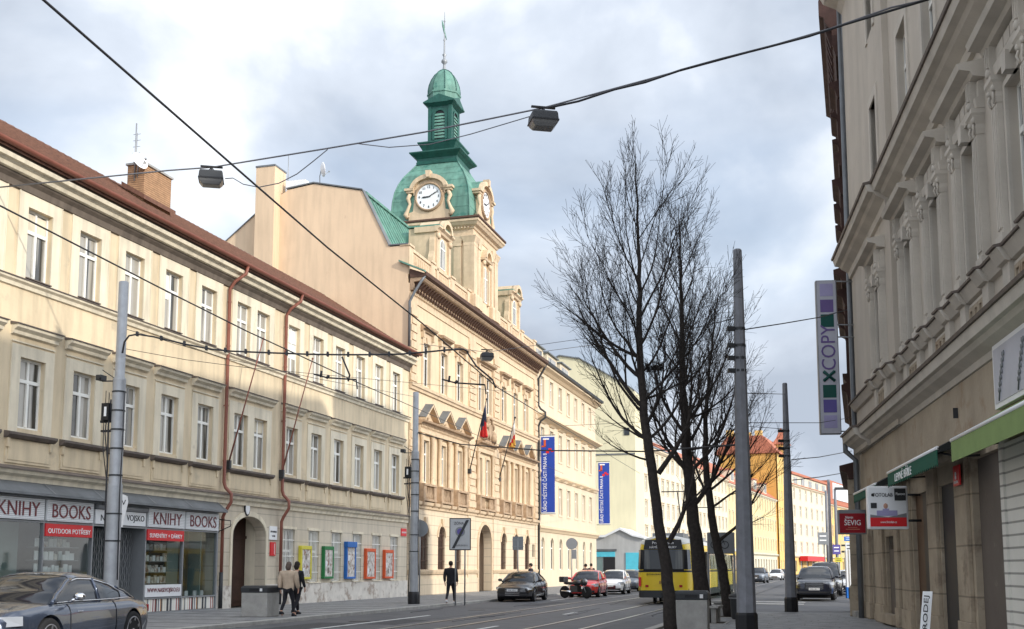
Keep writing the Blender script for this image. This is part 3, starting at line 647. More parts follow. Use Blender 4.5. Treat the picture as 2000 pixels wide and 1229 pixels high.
t = FL.empty('wall_bracket', 42.75, 0, 2.95, label='small black wall bracket between bookshop and red downpipe', cat='bracket'); MB().tube([(0, 0, .35), (.0, -.5, .3), (.02, -.5, .1), (.0, 0, -.1)], .02, 6).box(-.02, .02, -.02, 0, -.15, .4).build('arm', 'dark_metal', t)
# dish and mast at the chimney
t = FL.empty('satellite_dish', 41.35, 3.1, 16.95, label='white satellite dish beside the brick chimney', cat='satellite dish')
def dish(t, r, yaw, tilt):
    prof = [(0.02, 0)] + [(r * k / 6, (k / 6) ** 2 * r * .3) for k in range(1, 7)] + [(r + .01, r * .3)] + [(r * k / 6, (k / 6) ** 2 * r * .3 - .02) for k in range(6, 0, -1)]
    m_ = Matrix.Rotation(yaw, 4, 'Z') @ Matrix.Rotation(tilt, 4, 'X')
    MB().lathe(prof, n=24).xf(m_).build('reflector', 'white_plastic', t)
    MB().tube([(0, -r * .9, .05), (0, -r * .3, r * 1.1)], .015, 6).xf(m_).build('feed_arm', 'grey_metal', t); MB().ball((0, -r * .28, r * 1.1), .05, 6).xf(m_).build('receiver', 'grey_metal', t)
    MB().tube([(0, .0, -.05), (.25, .2, -.3), (.3, .2, -.9)], .025, 6).build('mount', 'grey_metal', t)
dish(t, .34, R(-15), R(70))
t = FL.empty('antenna_mast', 41.55, 3.4, 16.9, label='thin grey antenna mast on the brick chimney', cat='antenna')
mb = MB(); mb.tube([(0, 0, -.6), (0, 0, 1.7)], .03, 6); mb.tube([(.2, .1, -.6), (.2, .1, 1.4)], .02, 6)
mb.build('mast', 'grey_metal', t)
mb = MB()
for z in (.6, .85, 1.1, 1.35): mb.tube([(.2, -.06, z), (.2, .26, z)], .01, 5)
mb.build('antenna', 'grey_metal', t)
t = FL.empty('satellite_dish', 45.2, 4.7, 16.6, label=None); 
bpy.data.objects.remove(t)
# ================= town hall =================
T = FL.empty('town_hall', label='ornate cream town hall with green domed clock tower', cat='town hall')
X0, X1, XC = 61.95, 89.6, 75.75
w2 = [64.06, 67.0, 69.95] + [74.35, 76.1] + [79.7, 82.7, 85.68]
w1 = w2
g1 = [(64.0, 65.25), (66.85, 68.05), (69.85, 71.05)]
g2 = [(79.7, 80.95), (82.85, 84.05), (86.0, 87.2)]
hol = [(x, x + 1.12, 11.82, 14.25) for x in w2] + [(x, x + (1.05 if not 74 < x < 77 else .85), 6.3, 8.7) for x in w1]
wall_mb(X0, X1, 5.0, 16.82, hol, dep=.3).build('wall', 'th_wall', T)
hg = [(a, b, 1.4, 3.95, 3.3) for a, b in g1 + g2] + [(74.5, 77.3, 0, 4.35, 3.1)]
wall_mb(X0, X1, 0, 5.0, hg + [(88.1, 88.85, 2.35, 3.3)], dep=.5).build('ground_floor_wall', 'th_ground', T)
mb = MB(); mb.box(X0 + .05, X1 - .02, 1.3, 13, 0, 18.3); mb.box(X0 + .05, 74.3, .5, 1.3, 0, 18.3); mb.box(77.5, X1 - .02, .5, 1.3, 0, 18.3); mb.box(74.3, 77.5, .5, 1.3, 4.5, 18.3)
mb.build('rear_wall', 'th_side', T)
place_windows(window_proto(1.12, 2.43, pm='pane_dark'), T, [(x, 11.82) for x in w2])
place_windows(window_proto(1.05, 2.4, pm='pane_dark'), T, [(x, 6.3) for x in w1 if not 74 < x < 77])
place_windows(window_proto(.85, 2.4, pm='pane_dark'), T, [(x, 6.3) for x in w1 if 74 < x < 77])
place_windows(window_proto(1.22, 2.55, m='th_brown', pm='pane_dark', arch=1.9, bars=True), T, [(a, 1.4) for a, b in g1 + g2])
MB().box(88.1, 88.85, .15, .2, 2.35, 3.3).build('vent_grille', 'dark_metal', T)
MB().box(74.4, 77.4, 1.0, 1.1, 0, 4.4).box(74.45, 74.6, .55, 1.0, 0, 3.5).build('door', 'door_wood', T)
# gable firewall towards the yellow building, with chimney stack
gp = [(.02, 11.0), (.02, 17.2), (.12, 17.2), (.12, 19.35), (1.2, 19.35), (1.3, 19.45), (2.96, 22.75), (5.97, 23.45), (7.6, 23.25), (9.4, 22.2), (11.7, 20.5), (14.2, 18.4), (14.2, 0), (.5, 0), (.5, 11)]
MB().prism(gp, 'x', X0 - .03, X0 + .35).build('gable_wall', 'th_side', T)
cpg = MB()
for (p, q) in (((1.3, 19.47), (2.94, 22.8)), ((2.94, 22.8), (5.97, 23.5)), ((5.97, 23.5), (7.7, 23.3)), ((9.3, 22.25), (14.3, 18.35)), ((.1, 19.4), (1.3, 19.4))):
    cpg.prism([p, q, (q[0], q[1] + .07), (p[0], p[1] + .07)], 'x', X0 - .1, X0 + .5)
cpg.build('gable_coping', 'gutter_grey', T)
MB().box(X0 - .75, X0 + .6, 8.1, 9.3, 10, 24.5).build('chimney', 'th_side', T)
MB().box(X0 - .78, X0 + .63, 8.07, 9.33, 24.5, 24.6).build('chimney_cap', 'gutter_grey', T)
MB().box(X0 + .1, X0 + 2.2, 6.6, 7.8, 22.5, 23.85).build('skylight_box', 'white_panel', T)
# mansard roof
rp = [(1.2, 19.2), (2.96, 22.7), (5.97, 23.4), (7.6, 23.2), (14.2, 18.3), (14.2, 17.5), (1.2, 17.5)]
rf = MB().prism(rp, 'x', X0 + .35, X1).build('roof', 'copper', T)
sm = MB(); x = X0 + .6
while x < X1:
    sm.prism([(1.17, 19.25), (2.93, 22.75), (2.93, 22.68), (1.23, 19.2)], 'x', x, x + .04); x += .55
sm.prism([(2.85, 22.7), (2.85, 22.84), (3.1, 22.9), (3.1, 22.7)], 'x', X0 + .35, X1)
sm.build('roof_seam', 'copper', rf)
# cornice with brackets
mould('frieze', 'th_trim', T, X0, X1, [(.001, 16.2), (-.06, 16.2), (-.06, 16.28), (-.03, 16.3), (-.03, 16.62), (.001, 16.62)])
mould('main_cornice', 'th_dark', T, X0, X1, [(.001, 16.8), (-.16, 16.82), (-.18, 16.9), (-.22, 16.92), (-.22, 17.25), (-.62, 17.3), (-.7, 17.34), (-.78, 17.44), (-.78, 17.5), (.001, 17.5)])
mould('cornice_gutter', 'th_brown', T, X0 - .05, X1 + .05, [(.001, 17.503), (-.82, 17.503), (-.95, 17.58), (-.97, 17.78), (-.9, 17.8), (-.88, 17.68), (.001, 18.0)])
br = MB(); dn = MB(); x = X0 + .2
while x < X1 - .2:
    br.prism([(-.2, 16.95), (-.32, 17.0), (-.55, 17.2), (-.6, 17.3), (-.2, 17.3)], 'x', x, x + .17)
    br.prism([(-.2, 16.75), (-.28, 16.77), (-.28, 16.93), (-.2, 16.93)], 'x', x + .02, x + .15)
    dn.box(x + .25, x + .36, -.14, .0, 16.62, 16.77); dn.box(x + .05, x + .16, -.14, 0, 16.62, 16.77)
    x += .42
b_ = br.build('bracket', 'th_brown', T); dn.build('dentil', 'th_trim', T)
MB().prism([(-.95, 17.8), (.6, 18.5), (.6, 18.4), (-.95, 17.72)], 'x', X0 - .25, X0 + .02).build('cornice_end_cover', 'copper', T)
# strings and ground cornice
mould('string_course', 'th_trim', T, X0, X1, [(.001, 11.3), (-.1, 11.32), (-.12, 11.45), (-.2, 11.5), (-.22, 11.66), (.001, 11.7)])
mould('ground_cornice', 'th_trim', T, X0, X1, [(.001, 4.8), (-.1, 4.82), (-.12, 4.95), (-.24, 5.02), (-.28, 5.18), (.001, 5.24)])
mould('window_sill', 'th_trim', T, X0, 74.3, [(.001, 1.15), (-.08, 1.15), (-.14, 1.28), (-.16, 1.38), (.001, 1.42)]); mould('window_sill', 'th_trim', T, 77.5, X1, [(.001, 1.15), (-.08, 1.15), (-.14, 1.28), (-.16, 1.38), (.001, 1.42)])
# quoin strips
q = MB()
for a, b in ((X0, 62.95), (72.3, 73.7), (77.75, 79.0), (88.6, X1)):
    for z0, z1 in ((11.72, 16.2), (5.3, 9.6)):
        q.box(a, b, -.07, .001, z0, z1)
        z = z0 + .05; i = 0
        while z < z1 - .4:
            k = .0 if i % 2 == 0 else .14
            q.box(a + k, b - k, -.13, -.068, z, z + .36); z += .46; i += 1
q.build('quoin', 'th_trim', T)
q = MB()
for a, b in ((X0, 63.6), (72.3, 73.7), (77.75, 79.0), (88.9, X1)): q.box(a, b, -.06, .001, .9, 4.8)
for a, b in ((X0, 74.2), (77.6, X1)): q.box(a, b, -.08, .001, 0, .9)
q.build('pilaster', 'th_ground', T)
# second floor windows: surrounds and flat hoods
s1 = MB(); s2 = MB()
for x in w2:
    w_ = 1.12; c = x + w_ / 2
    ring(s1, x - .2, x + w_ + .2, 11.7, 14.45, x, x + w_, 11.7, 14.25, -.06)
    s1.box(x - .3, x + w_ + .3, -.04, .001, 14.45, 14.85); s1.prism([(c - .12, 14.25), (c - .18, 14.6), (c + .18, 14.6), (c + .12, 14.25)], 'y', -.12, .0)
    if not 74 < x < 77 or x < 75:
        a, b = (x - .42, x + w_ + .42) if not 74 < x < 77 else (x - .3, 76.1 + 1.12 + .3)
        s2.prism([(.001, 14.85), (-.14, 14.88), (-.16, 14.98), (-.36, 15.04), (-.4, 15.16), (.001, 15.26)], 'x', a, b)
        s1.box(a + .08, a + .24, -.2, 0, 14.5, 14.87); s1.box(b - .24, b - .08, -.2, 0, 14.5, 14.87)
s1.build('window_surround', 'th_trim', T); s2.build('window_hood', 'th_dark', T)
# first floor: half columns, entablature, pediments, balustrade
col = MB(); ent = MB(); ped = MB(); bal = MB(); tim = MB()
for x in w1:
    w_ = 1.05 if not 74 < x < 77 else .85; c = x + w_ / 2
    ring(ent, x - .12, x + w_ + .12, 6.2, 8.82, x, x + w_, 6.2, 8.7, -.05)
    for xx in (x - .32, x + w_ + .32):
        if 74 < x < 77 and abs(xx - XC) < .3: continue
        col.lathe([(.15, 6.2), (.15, 6.3), (.12, 6.36), (.125, 7.4), (.105, 8.7), (.13, 8.75), (.12, 8.85), (.18, 9.0), (.2, 9.05)], (xx, -.13, 0), n=10)
        bal.box(xx - .2, xx + .2, -.34, .0, 5.28, 6.18)
    n_ = 4
    for k in range(n_):
        bx = x + w_ * (k + .5) / n_
        bal.lathe([(.05, 5.35), (.09, 5.5), (.055, 5.75), (.05, 5.95), (.07, 6.02)], (bx, -.24, 0), n=7)
    bal.box(x - .5, x + w_ + .5, -.38, 0, 6.08, 6.2); bal.box(x - .5, x + w_ + .5, -.36, 0, 5.24, 5.36)
    bal.prism([(0, 5.24), (-.34, 5.24), (-.3, 5.05), (-.1, 4.9), (0, 4.9)], 'x', x - .5, x - .28); bal.prism([(0, 5.24), (-.34, 5.24), (-.3, 5.05), (-.1, 4.9), (0, 4.9)], 'x', x + w_ + .28, x + w_ + .5)
for a, b in ((63.3, 72.0), (79.1, 88.5), (73.9, 77.6)):
    ent.prism([(.001, 9.05), (-.2, 9.05), (-.2, 9.25), (-.16, 9.27), (-.16, 9.48), (.001, 9.48)], 'x', a, b)
    tim.prism([(.001, 9.483), (-.26, 9.5), (-.3, 9.58), (-.46, 9.62), (-.5, 9.72), (.001, 9.76)], 'x', a - .1, b + .1)
    x = a + .1
    while x < b - .1: ent.box(x, x + .1, -.26, -.15, 9.36, 9.47); x += .22
for x in w1:
    if 74 < x < 77: continue
    c = x + .52; hw = 1.15
    ped.prism([(c - hw, 9.763), (c + hw, 9.763), (c, 10.62)], 'y', -.12, .0)
    for s_ in (-1, 1):
        ped.add([(c + s_ * hw, -.48, 9.76), (c + s_ * hw, -.48, 9.88), (c, -.48, 10.74), (c, -.48, 10.6), (c + s_ * hw, 0, 9.76), (c + s_ * hw, 0, 9.88), (c, 0, 10.74), (c, 0, 10.6)], [(0, 1, 2, 3), (4, 5, 6, 7), (1, 5, 6, 2), (0, 4, 7, 3), (0, 1, 5, 4)])
    ped.ball((c, -.14, 10.05), (.2, .1, .17), 5)
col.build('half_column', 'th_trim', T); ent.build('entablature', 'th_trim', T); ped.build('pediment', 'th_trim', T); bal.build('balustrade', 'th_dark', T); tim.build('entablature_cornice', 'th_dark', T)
cov = MB()
for x in w1:
    if 74 < x < 77: continue
    c = x + .52
    for s_ in (-1, 1): cov.add([(c + s_ * 1.18, -.5, 9.885), (c, -.5, 10.755), (c, .0, 10.8), (c + s_ * 1.18, 0, 9.93)], [(0, 1, 2, 3)])
cov.build('pediment_cover', 'gutter_grey', T)
# carved coat of arms over the middle window
cr_ = MB(); rr = random.Random(11)
cr_.prism([(XC - 1.4, 9.77), (XC + 1.4, 9.77), (XC + 1.1, 10.2), (XC - 1.1, 10.2)], 'y', -.3, 0)
cr_.prism([(XC - .42, 11.0), (XC + .42, 11.0), (XC + .42, 10.4), (XC, 9.95), (XC - .42, 10.4)], 'y', -.45, -.1)
for s_ in (-1, 1):
    cr_.ball((XC + s_ * .85, -.35, 10.25), (.28, .25, .42), 6); cr_.ball((XC + s_ * .7, -.38, 10.85), (.17, .17, .2), 6); cr_.tube([(XC + s_ * 1.3, -.3, 9.85), (XC + s_ * 1.05, -.45, 10.1), (XC + s_ * .7, -.4, 10.1)], .12, 7); cr_.tube([(XC + s_ * .8, -.35, 10.7), (XC + s_ * .5, -.5, 10.9), (XC + s_ * .3, -.45, 11.2)], .08, 6)
for k in range(14):
    a = math.pi * k / 13; cr_.ball((XC - .55 * math.cos(a), -.4, 11.05 + .38 * math.sin(a)), rr.uniform(.07, .13), 5)
cr_.build('coat_of_arms', 'th_dark', T)
# ground floor arches: moulded rings and keystones
ar = MB()
def archring(ar, a, b, zs, zt, wd, y):
    po = arc_pts(a - wd, b + wd, zs, zt + wd, 12); pi2 = arc_pts(a, b, zs, zt, 12)
    for i in range(12):
        ar.add([(po[i][0], y, po[i][1]), (po[i + 1][0], y, po[i + 1][1]), (pi2[i + 1][0], y, pi2[i + 1][1]), (pi2[i][0], y, pi2[i][1]), (po[i][0], 0, po[i][1]), (po[i + 1][0], 0, po[i + 1][1]), (pi2[i + 1][0], 0, pi2[i + 1][1]), (pi2[i][0], 0, pi2[i][1])], [(0, 1, 2, 3), (0, 1, 5, 4), (3, 2, 6, 7)])
for a, b in g1 + g2:
    archring(ar, a, b, 3.3, 3.95, .16, -.06); ar.prism([((a + b) / 2 - .1, 3.9), ((a + b) / 2 + .1, 3.9), ((a + b) / 2 + .15, 4.35), ((a + b) / 2 - .15, 4.35)], 'y', -.14, 0)
archring(ar, 74.5, 77.3, 3.1, 4.35, .22, -.08); ar.box(74.28, 74.5, -.08, 0, 0, 3.1); ar.box(77.3, 77.52, -.08, 0, 0, 3.1)
ar.build('arch_moulding', 'th_trim', T)
# attic parapet
pr = MB(); pr.box(X0, X1, .15, .5, 17.7, 19.15); pr.box(X0, X1, .08, .56, 19.15, 19.32)
for c in (X0 + .3, 65.8, 69.4, 72.6, 78.6, 81.9, 85.6, X1 - .3):
    pr.box(c - .32, c + .32, .06, .55, 17.7, 19.34); pr.box(c - .38, c + .38, .0, .6, 19.34, 19.46)
x = X0 + .8
while x < X1 - .6:
    pr.lathe([(.04, 18.5), (.08, 18.62), (.045, 18.85), (.07, 19.0)], (x, .14, 0), n=6); x += .3
pr.build('parapet', 'th_trim', T)

# dormers with curved pediments
def dormer(c, w_=2.5, z0=18.4, z1=22.0, y=.2):
    d = MB(); d.box(c - w_ / 2, c + w_ / 2, y, 1.9, z0, z1 - .2)
    o = d.build('dormer', 'th_trim', T)
    t = MB()
    for s_ in (-1, 1):
        t.box(c + s_ * (w_ / 2 - .38), c + s_ * (w_ / 2 - .02), y - .12, y, z0, z1 - .5)
        t.prism([(c + s_ * (w_ / 2), 19.4), (c + s_ * (w_ / 2 + .35), 19.45), (c + s_ * (w_ / 2 + .3), 19.9), (c + s_ * (w_ / 2 + .12), 20.3), (c + s_ * (w_ / 2 + .1), 21.0), (c + s_ * (w_ / 2), 21.2)], 'y', y, y + .35)
        t.ball((c + s_ * (w_ / 2 - .2), y - .14, z1 - .7), (.24, .14, .22), 5)
    archring_ = arc_pts(c - .85, c + .85, z1 - .25, z1 + .5, 12); inner = arc_pts(c - .6, c + .6, z1 - .25, z1 + .25, 12)
    t.prism(archring_, 'y', y - .12, 1.4)
    for i in range(12):
        a, b, e, f = archring_[i], archring_[i + 1], inner[i + 1], inner[i]
        t.add([(a[0], y - .42, a[1]), (b[0], y - .42, b[1]), (e[0], y - .42, e[1]), (f[0], y - .42, f[1]), (a[0], y, a[1]), (b[0], y, b[1]), (e[0], y, e[1]), (f[0], y, f[1])], [(0, 1, 2, 3), (0, 1, 5, 4), (3, 2, 6, 7)])
    t.prism([(y, z1 - .5), (y - .15, z1 - .48), (y - .2, z1 - .35), (y - .34, z1 - .25), (y - .34, z1 - .15), (y, z1 - .15)], 'x', c - w_ / 2 - .15, c + w_ / 2 + .15)
    t.box(c - w_ / 2 - .12, c - w_ / 2, y, 1.5, z1 - .5, z1 - .16)
    t.build('dormer_trim', 'th_trim', o)
    MB().prism([(c - .45, 19.5)] + arc_pts(c - .45, c + .45, 20.9, 21.35, 8) + [(c + .45, 19.5)], 'y', y - .03, y + .01).build('window_frame', 'window_white', o)
    MB().prism([(c - .38, 19.56)] + arc_pts(c - .38, c + .38, 20.9, 21.28, 8) + [(c + .38, 19.56)], 'y', y - .045, y - .028).build('pane', 'pane', o)
    MB().box(c - .03, c + .03, y - .06, y - .04, 19.56, 21.25).box(c - .4, c + .4, y - .062, y - .04, 20.7, 20.78).build('glazing_bar', 'window_white', o)
    # copper cheeks and barrel roof
    k = MB(); hw = w_ / 2 - .1
    k.prism([(c - hw, 18.4)] + arc_pts(c - hw, c + hw, z1 - .6, z1 - .1, 10) + [(c + hw, 18.4)], 'y', 1.5, 4.2)
    k.box(c - w_ / 2 - .1, c + w_ / 2 + .1, y - .3, 1.9, z1 - .15, z1 - .06)
    cr = k.build('dormer_roof', 'copper', o)
dormer(67.75); dormer(83.75)

# ---- clock tower ----
cx, cy = 75.7, 3.0
tw = MB(); tw.box(73.15, 78.25, .0, 6.0, 18.3, 23.9); two = tw.build('tower', 'th_wall', T)
t = MB()
for x in (73.15, 78.25):
    for y in (0, 6.0):
        for dx, dy in ((0, 0), (1, 0), (0, 1)):
            s_x = 1 if x < cx else -1; s_y = 1 if y < cy else -1
            px = x + s_x * (.35 + dx * .78) ; py = y + s_y * (.35 + dy * .78)
            if dx == 0 and dy == 0: bx = (x - s_x * .14, x + s_x * .6, y - s_y * .14, y + s_y * .6)
            elif dx: bx = (x + s_x * .8, x + s_x * 1.3, y - s_y * .12, y + s_y * .2)
            else: bx = (x - s_x * .12, x + s_x * .2, y + s_y * .8, y + s_y * 1.3)
            t.box(*bx, 18.4, 22.7)
            cxx, cyy = (bx[0] + bx[1]) / 2, (bx[2] + bx[3]) / 2; ex, ey = abs(bx[0] - bx[1]) / 2 + .1, abs(bx[2] - bx[3]) / 2 + .1
            t.loft([[(cxx - u * k, cyy - v * k, z) for u, v in ((ex, ey), (-ex, ey), (-ex, -ey), (ex, -ey))] for k, z in ((.82, 22.55), (.8, 22.75), (1.05, 23.1), (1.1, 23.15), (1.1, 23.2))], smooth=False)
            t.loft([[(cxx - u * k, cyy - v * k, z) for u, v in ((ex, ey), (-ex, ey), (-ex, -ey), (ex, -ey))] for k, z in ((1.1, 18.4), (1.1, 19.2), (.95, 19.3))], smooth=False)
def sq(hx, hy, z, c=(cx, cy)):
    if z < 24.6: hy += .22
    return [(c[0] - hx, c[1] - hy, z), (c[0] + hx, c[1] - hy, z), (c[0] + hx, c[1] + hy, z), (c[0] - hx, c[1] + hy, z)]
t.loft([sq(2.62, 2.82, 23.2), sq(2.64, 2.84, 23.3), sq(2.62, 2.82, 23.32), sq(2.62, 2.82, 23.65), sq(2.7, 2.9, 23.68), sq(2.75, 2.95, 23.8), sq(2.95, 3.15, 23.9), sq(3.05, 3.25, 24.05), sq(3.12, 3.32, 24.1), sq(3.12, 3.32, 24.25)], smooth=False)
for k in range(26):
    yy = cy - 2.75 + .22 * k; xx = cx - 2.6 + .21 * k
    t.box(cx - 2.84, cx - 2.6, yy - .05, yy + .05, 23.7, 23.86); t.box(xx - .05, xx + .05, cy - 3.02, cy - 2.8, 23.7, 23.86)
t.build('tower_trim', 'th_trim', two)
MB().loft([sq(3.14, 3.34, 24.253), sq(3.2, 3.4, 24.3), sq(3.18, 3.38, 24.42), sq(2.5, 2.7, 24.55)], smooth=False).build('tower_cornice_cover', 'th_brown', two)
# tower window with curved hood (street side)
t = MB(); c = 75.7; y = 0
t.prism([(y, 22.05), (y - .3, 22.08), (y - .35, 22.2), (y, 22.24)], 'x', c - .9, c + .9)
pa = arc_pts(c - .75, c + .75, 22.24, 22.95, 10); pb = arc_pts(c - .5, c + .5, 22.24, 22.7, 10)
for i in range(10):
    a, b, e, f = pa[i], pa[i + 1], pb[i + 1], pb[i]
    t.add([(a[0], -.38, a[1]), (b[0], -.38, b[1]), (e[0], -.38, e[1]), (f[0], -.38, f[1]), (a[0], 0, a[1]), (b[0], 0, b[1]), (e[0], 0, e[1]), (f[0], 0, f[1])], [(0, 1, 2, 3), (0, 1, 5, 4), (3, 2, 6, 7)])
t.prism(pb, 'y', -.12, 0)
for s_ in (-1, 1): t.box(c + s_ * .5, c + s_ * .78, -.16, 0, 19.2, 21.9); t.ball((c + s_ * .64, -.18, 21.9), (.2, .14, .22), 5); t.prism([(c + s_ * .78, 19.3), (c + s_ * 1.05, 19.4), (c + s_ * .95, 20.3), (c + s_ * .78, 20.8)], 'y', -.1, 0)
t.build('window_surround', 'th_trim', two)
MB().prism([(c - .5, 19.3)] + arc_pts(c - .5, c + .5, 21.3, 21.75, 8) + [(c + .5, 19.3)], 'y', -.04, 0).build('window_frame', 'window_white', two)
MB().prism([(c - .42, 19.4)] + arc_pts(c - .42, c + .42, 21.3, 21.66, 8) + [(c + .42, 19.4)], 'y', -.055, -.042).build('pane', 'pane', two)
MB().box(c - .035, c + .035, -.08, -.05, 19.4, 21.6).box(c - .45, c + .45, -.078, -.05, 20.9, 20.98).build('glazing_bar', 'window_white', two)
# copper dome, square plan with curved sides
dome = MB()
pf = [(2.66, 24.5), (2.7, 25.3), (2.66, 26.0), (2.55, 26.7), (2.36, 27.3), (2.08, 27.9), (1.75, 28.4), (1.5, 28.8), (1.42, 28.95)]
dome.loft([sq(h - .1, h + .06 - (.22 if z < 24.6 else 0), z) for h, z in pf], smooth=False)
dm = dome.build('tower_dome', 'copper', T)
sm = MB()
for h, z in pf[1:-1]:
    sm.loft([sq(h - .1 + .012, h + .06 + .012, z - .015), sq(h - .1 + .012, h + .06 + .012, z + .015)], smooth=False, caps=False)
for sx_, sy_ in ((-1, -1), (1, -1), (-1, 1), (1, 1)):
    sm.tube([(cx + sx_ * (h - .1), cy + sy_ * (h + .06), z) for h, z in pf], .05, 6)
sm.build('dome_seam', 'copper', dm)
cor = MB()
cor.loft([sq(1.42, 1.45, 28.9), sq(1.45, 1.48, 29.05), sq(1.4, 1.43, 29.1), sq(1.42, 1.45, 29.3), sq(1.6, 1.63, 29.45), sq(1.68, 1.72, 29.5), sq(1.82, 1.86, 29.62), sq(1.82, 1.86, 29.7), sq(1.3, 1.33, 29.8)], smooth=False)
cor.loft([sq(1.12, 1.15, 29.75), sq(1.12, 1.15, 30.0), sq(1.2, 1.23, 30.15), sq(1.32, 1.35, 30.35), sq(1.4, 1.43, 30.45), sq(1.4, 1.43, 30.53), sq(.95, .97, 30.62)], smooth=False)
cor.build('dome_cornice', 'copper_dark', T)
# lantern
la = MB(); hw = .82
la.loft([sq(hw, hw, 30.6), sq(hw, hw, 33.4)], smooth=False)
lan = la.build('lantern', 'copper_dark', T)
t = MB(); lv = MB(); vo = MB()
for q in range(4):
    m_ = Matrix.Translation((cx, cy, 0)) @ Matrix.Rotation(q * math.pi / 2, 4, 'Z')
    p = MB()
    for s_ in (-1, 1): p.box(s_ * (hw - .2), s_ * (hw + .03), -hw - .05, -hw + .2, 30.62, 33.3)
    po = arc_pts(-.52, .52, 32.5, 33.05, 10); pi2 = arc_pts(-.38, .38, 32.5, 32.9, 10)
    for i in range(10):
        a, b, e, f = po[i], po[i + 1], pi2[i + 1], pi2[i]
        p.add([(a[0], -hw - .08, a[1]), (b[0], -hw - .08, b[1]), (e[0], -hw - .08, e[1]), (f[0], -hw - .08, f[1]), (a[0], -hw, a[1]), (b[0], -hw, b[1]), (e[0], -hw, e[1]), (f[0], -hw, f[1])], [(0, 1, 2, 3), (0, 1, 5, 4), (3, 2, 6, 7)])
    p.box(-.52, -.38, -hw - .08, -hw, 30.8, 32.5); p.box(.38, .52, -hw - .08, -hw, 30.8, 32.5)
    p.prism([(-1.15, 33.42), (1.15, 33.42), (1.15, 33.5), (0, 34.0), (-1.15, 33.5)], 'y', -hw - .3, -hw + .1)
    p.xf(m_); t.v_off = 0; t.add(p.v, p.f)
    l = MB()
    for k in range(8): l.prism([(-hw - .06, 30.95 + k * .23), (-hw - .01, 31.07 + k * .23), (-hw, 31.03 + k * .23), (-hw - .05, 30.9 + k * .23)], 'x', -.38, .38)
    l.xf(m_); lv.add(l.v, l.f)
    v_ = MB().prism([(-.38, 30.85)] + arc_pts(-.38, .38, 32.5, 32.9, 8) + [(.38, 30.85)], 'y', -hw - .008, -hw + .01).xf(m_); vo.add(v_.v, v_.f)
t.loft([sq(hw + .02, hw + .02, 33.2), sq(hw + .18, hw + .18, 33.32), sq(hw + .3, hw + .3, 33.4), sq(hw + .3, hw + .3, 33.46), sq(.9, .9, 33.7)], smooth=False)
t.build('lantern_trim', 'copper_dark', lan); lv.build('louvre', 'copper', lan); vo.build('louvre_opening', 'black', lan)
do = MB(); n8 = 8
do.loft([[(cx + r * math.cos(R(22.5) + k * math.pi / 4), cy + r * math.sin(R(22.5) + k * math.pi / 4), z) for k in range(8)] for r, z in ((1.12, 33.7), (1.14, 34.15), (1.2, 34.2), (1.2, 34.3), (1.12, 34.35), (1.12, 34.6), (1.05, 35.0), (.9, 35.4), (.66, 35.78), (.38, 36.02), (.1, 36.2), (.06, 36.3))], smooth=False)
dob = do.build('lantern_dome', 'copper', T)
sm = MB()
for k in range(8):
    q = R(22.5) + k * math.pi / 4; sm.tube([(cx + r * math.cos(q), cy + r * math.sin(q), z) for r, z in ((1.13, 34.35), (1.13, 34.6), (1.06, 35.0), (.91, 35.4), (.67, 35.79), (.39, 36.03), (.1, 36.2))], .03, 5)
sm.build('dome_seam', 'copper_dark', dob)
sp = MB().lathe([(.14, 36.2), (.09, 36.45), (.08, 36.6), (.22, 36.75), (.2, 36.9), (.08, 37.0), (.07, 37.15), (.15, 37.3), (.06, 37.42), (.05, 38.3), (.09, 38.4), (.04, 38.5), (.03, 39.7), (.09, 39.8), (.03, 39.9), (.015, 40.5)], (cx, cy, 0), n=10).build('spire', 'grey_metal', T)
MB().prism([(cx - .1, 38.85), (cx - .5, 39.25), (cx - .55, 39.6), (cx - .3, 39.5), (cx, 39.2), (cx + .35, 38.75), (cx + .4, 38.6), (cx + .05, 38.8)], 'y', cy - .02, cy + .02).build('weather_vane', 'copper', sp)
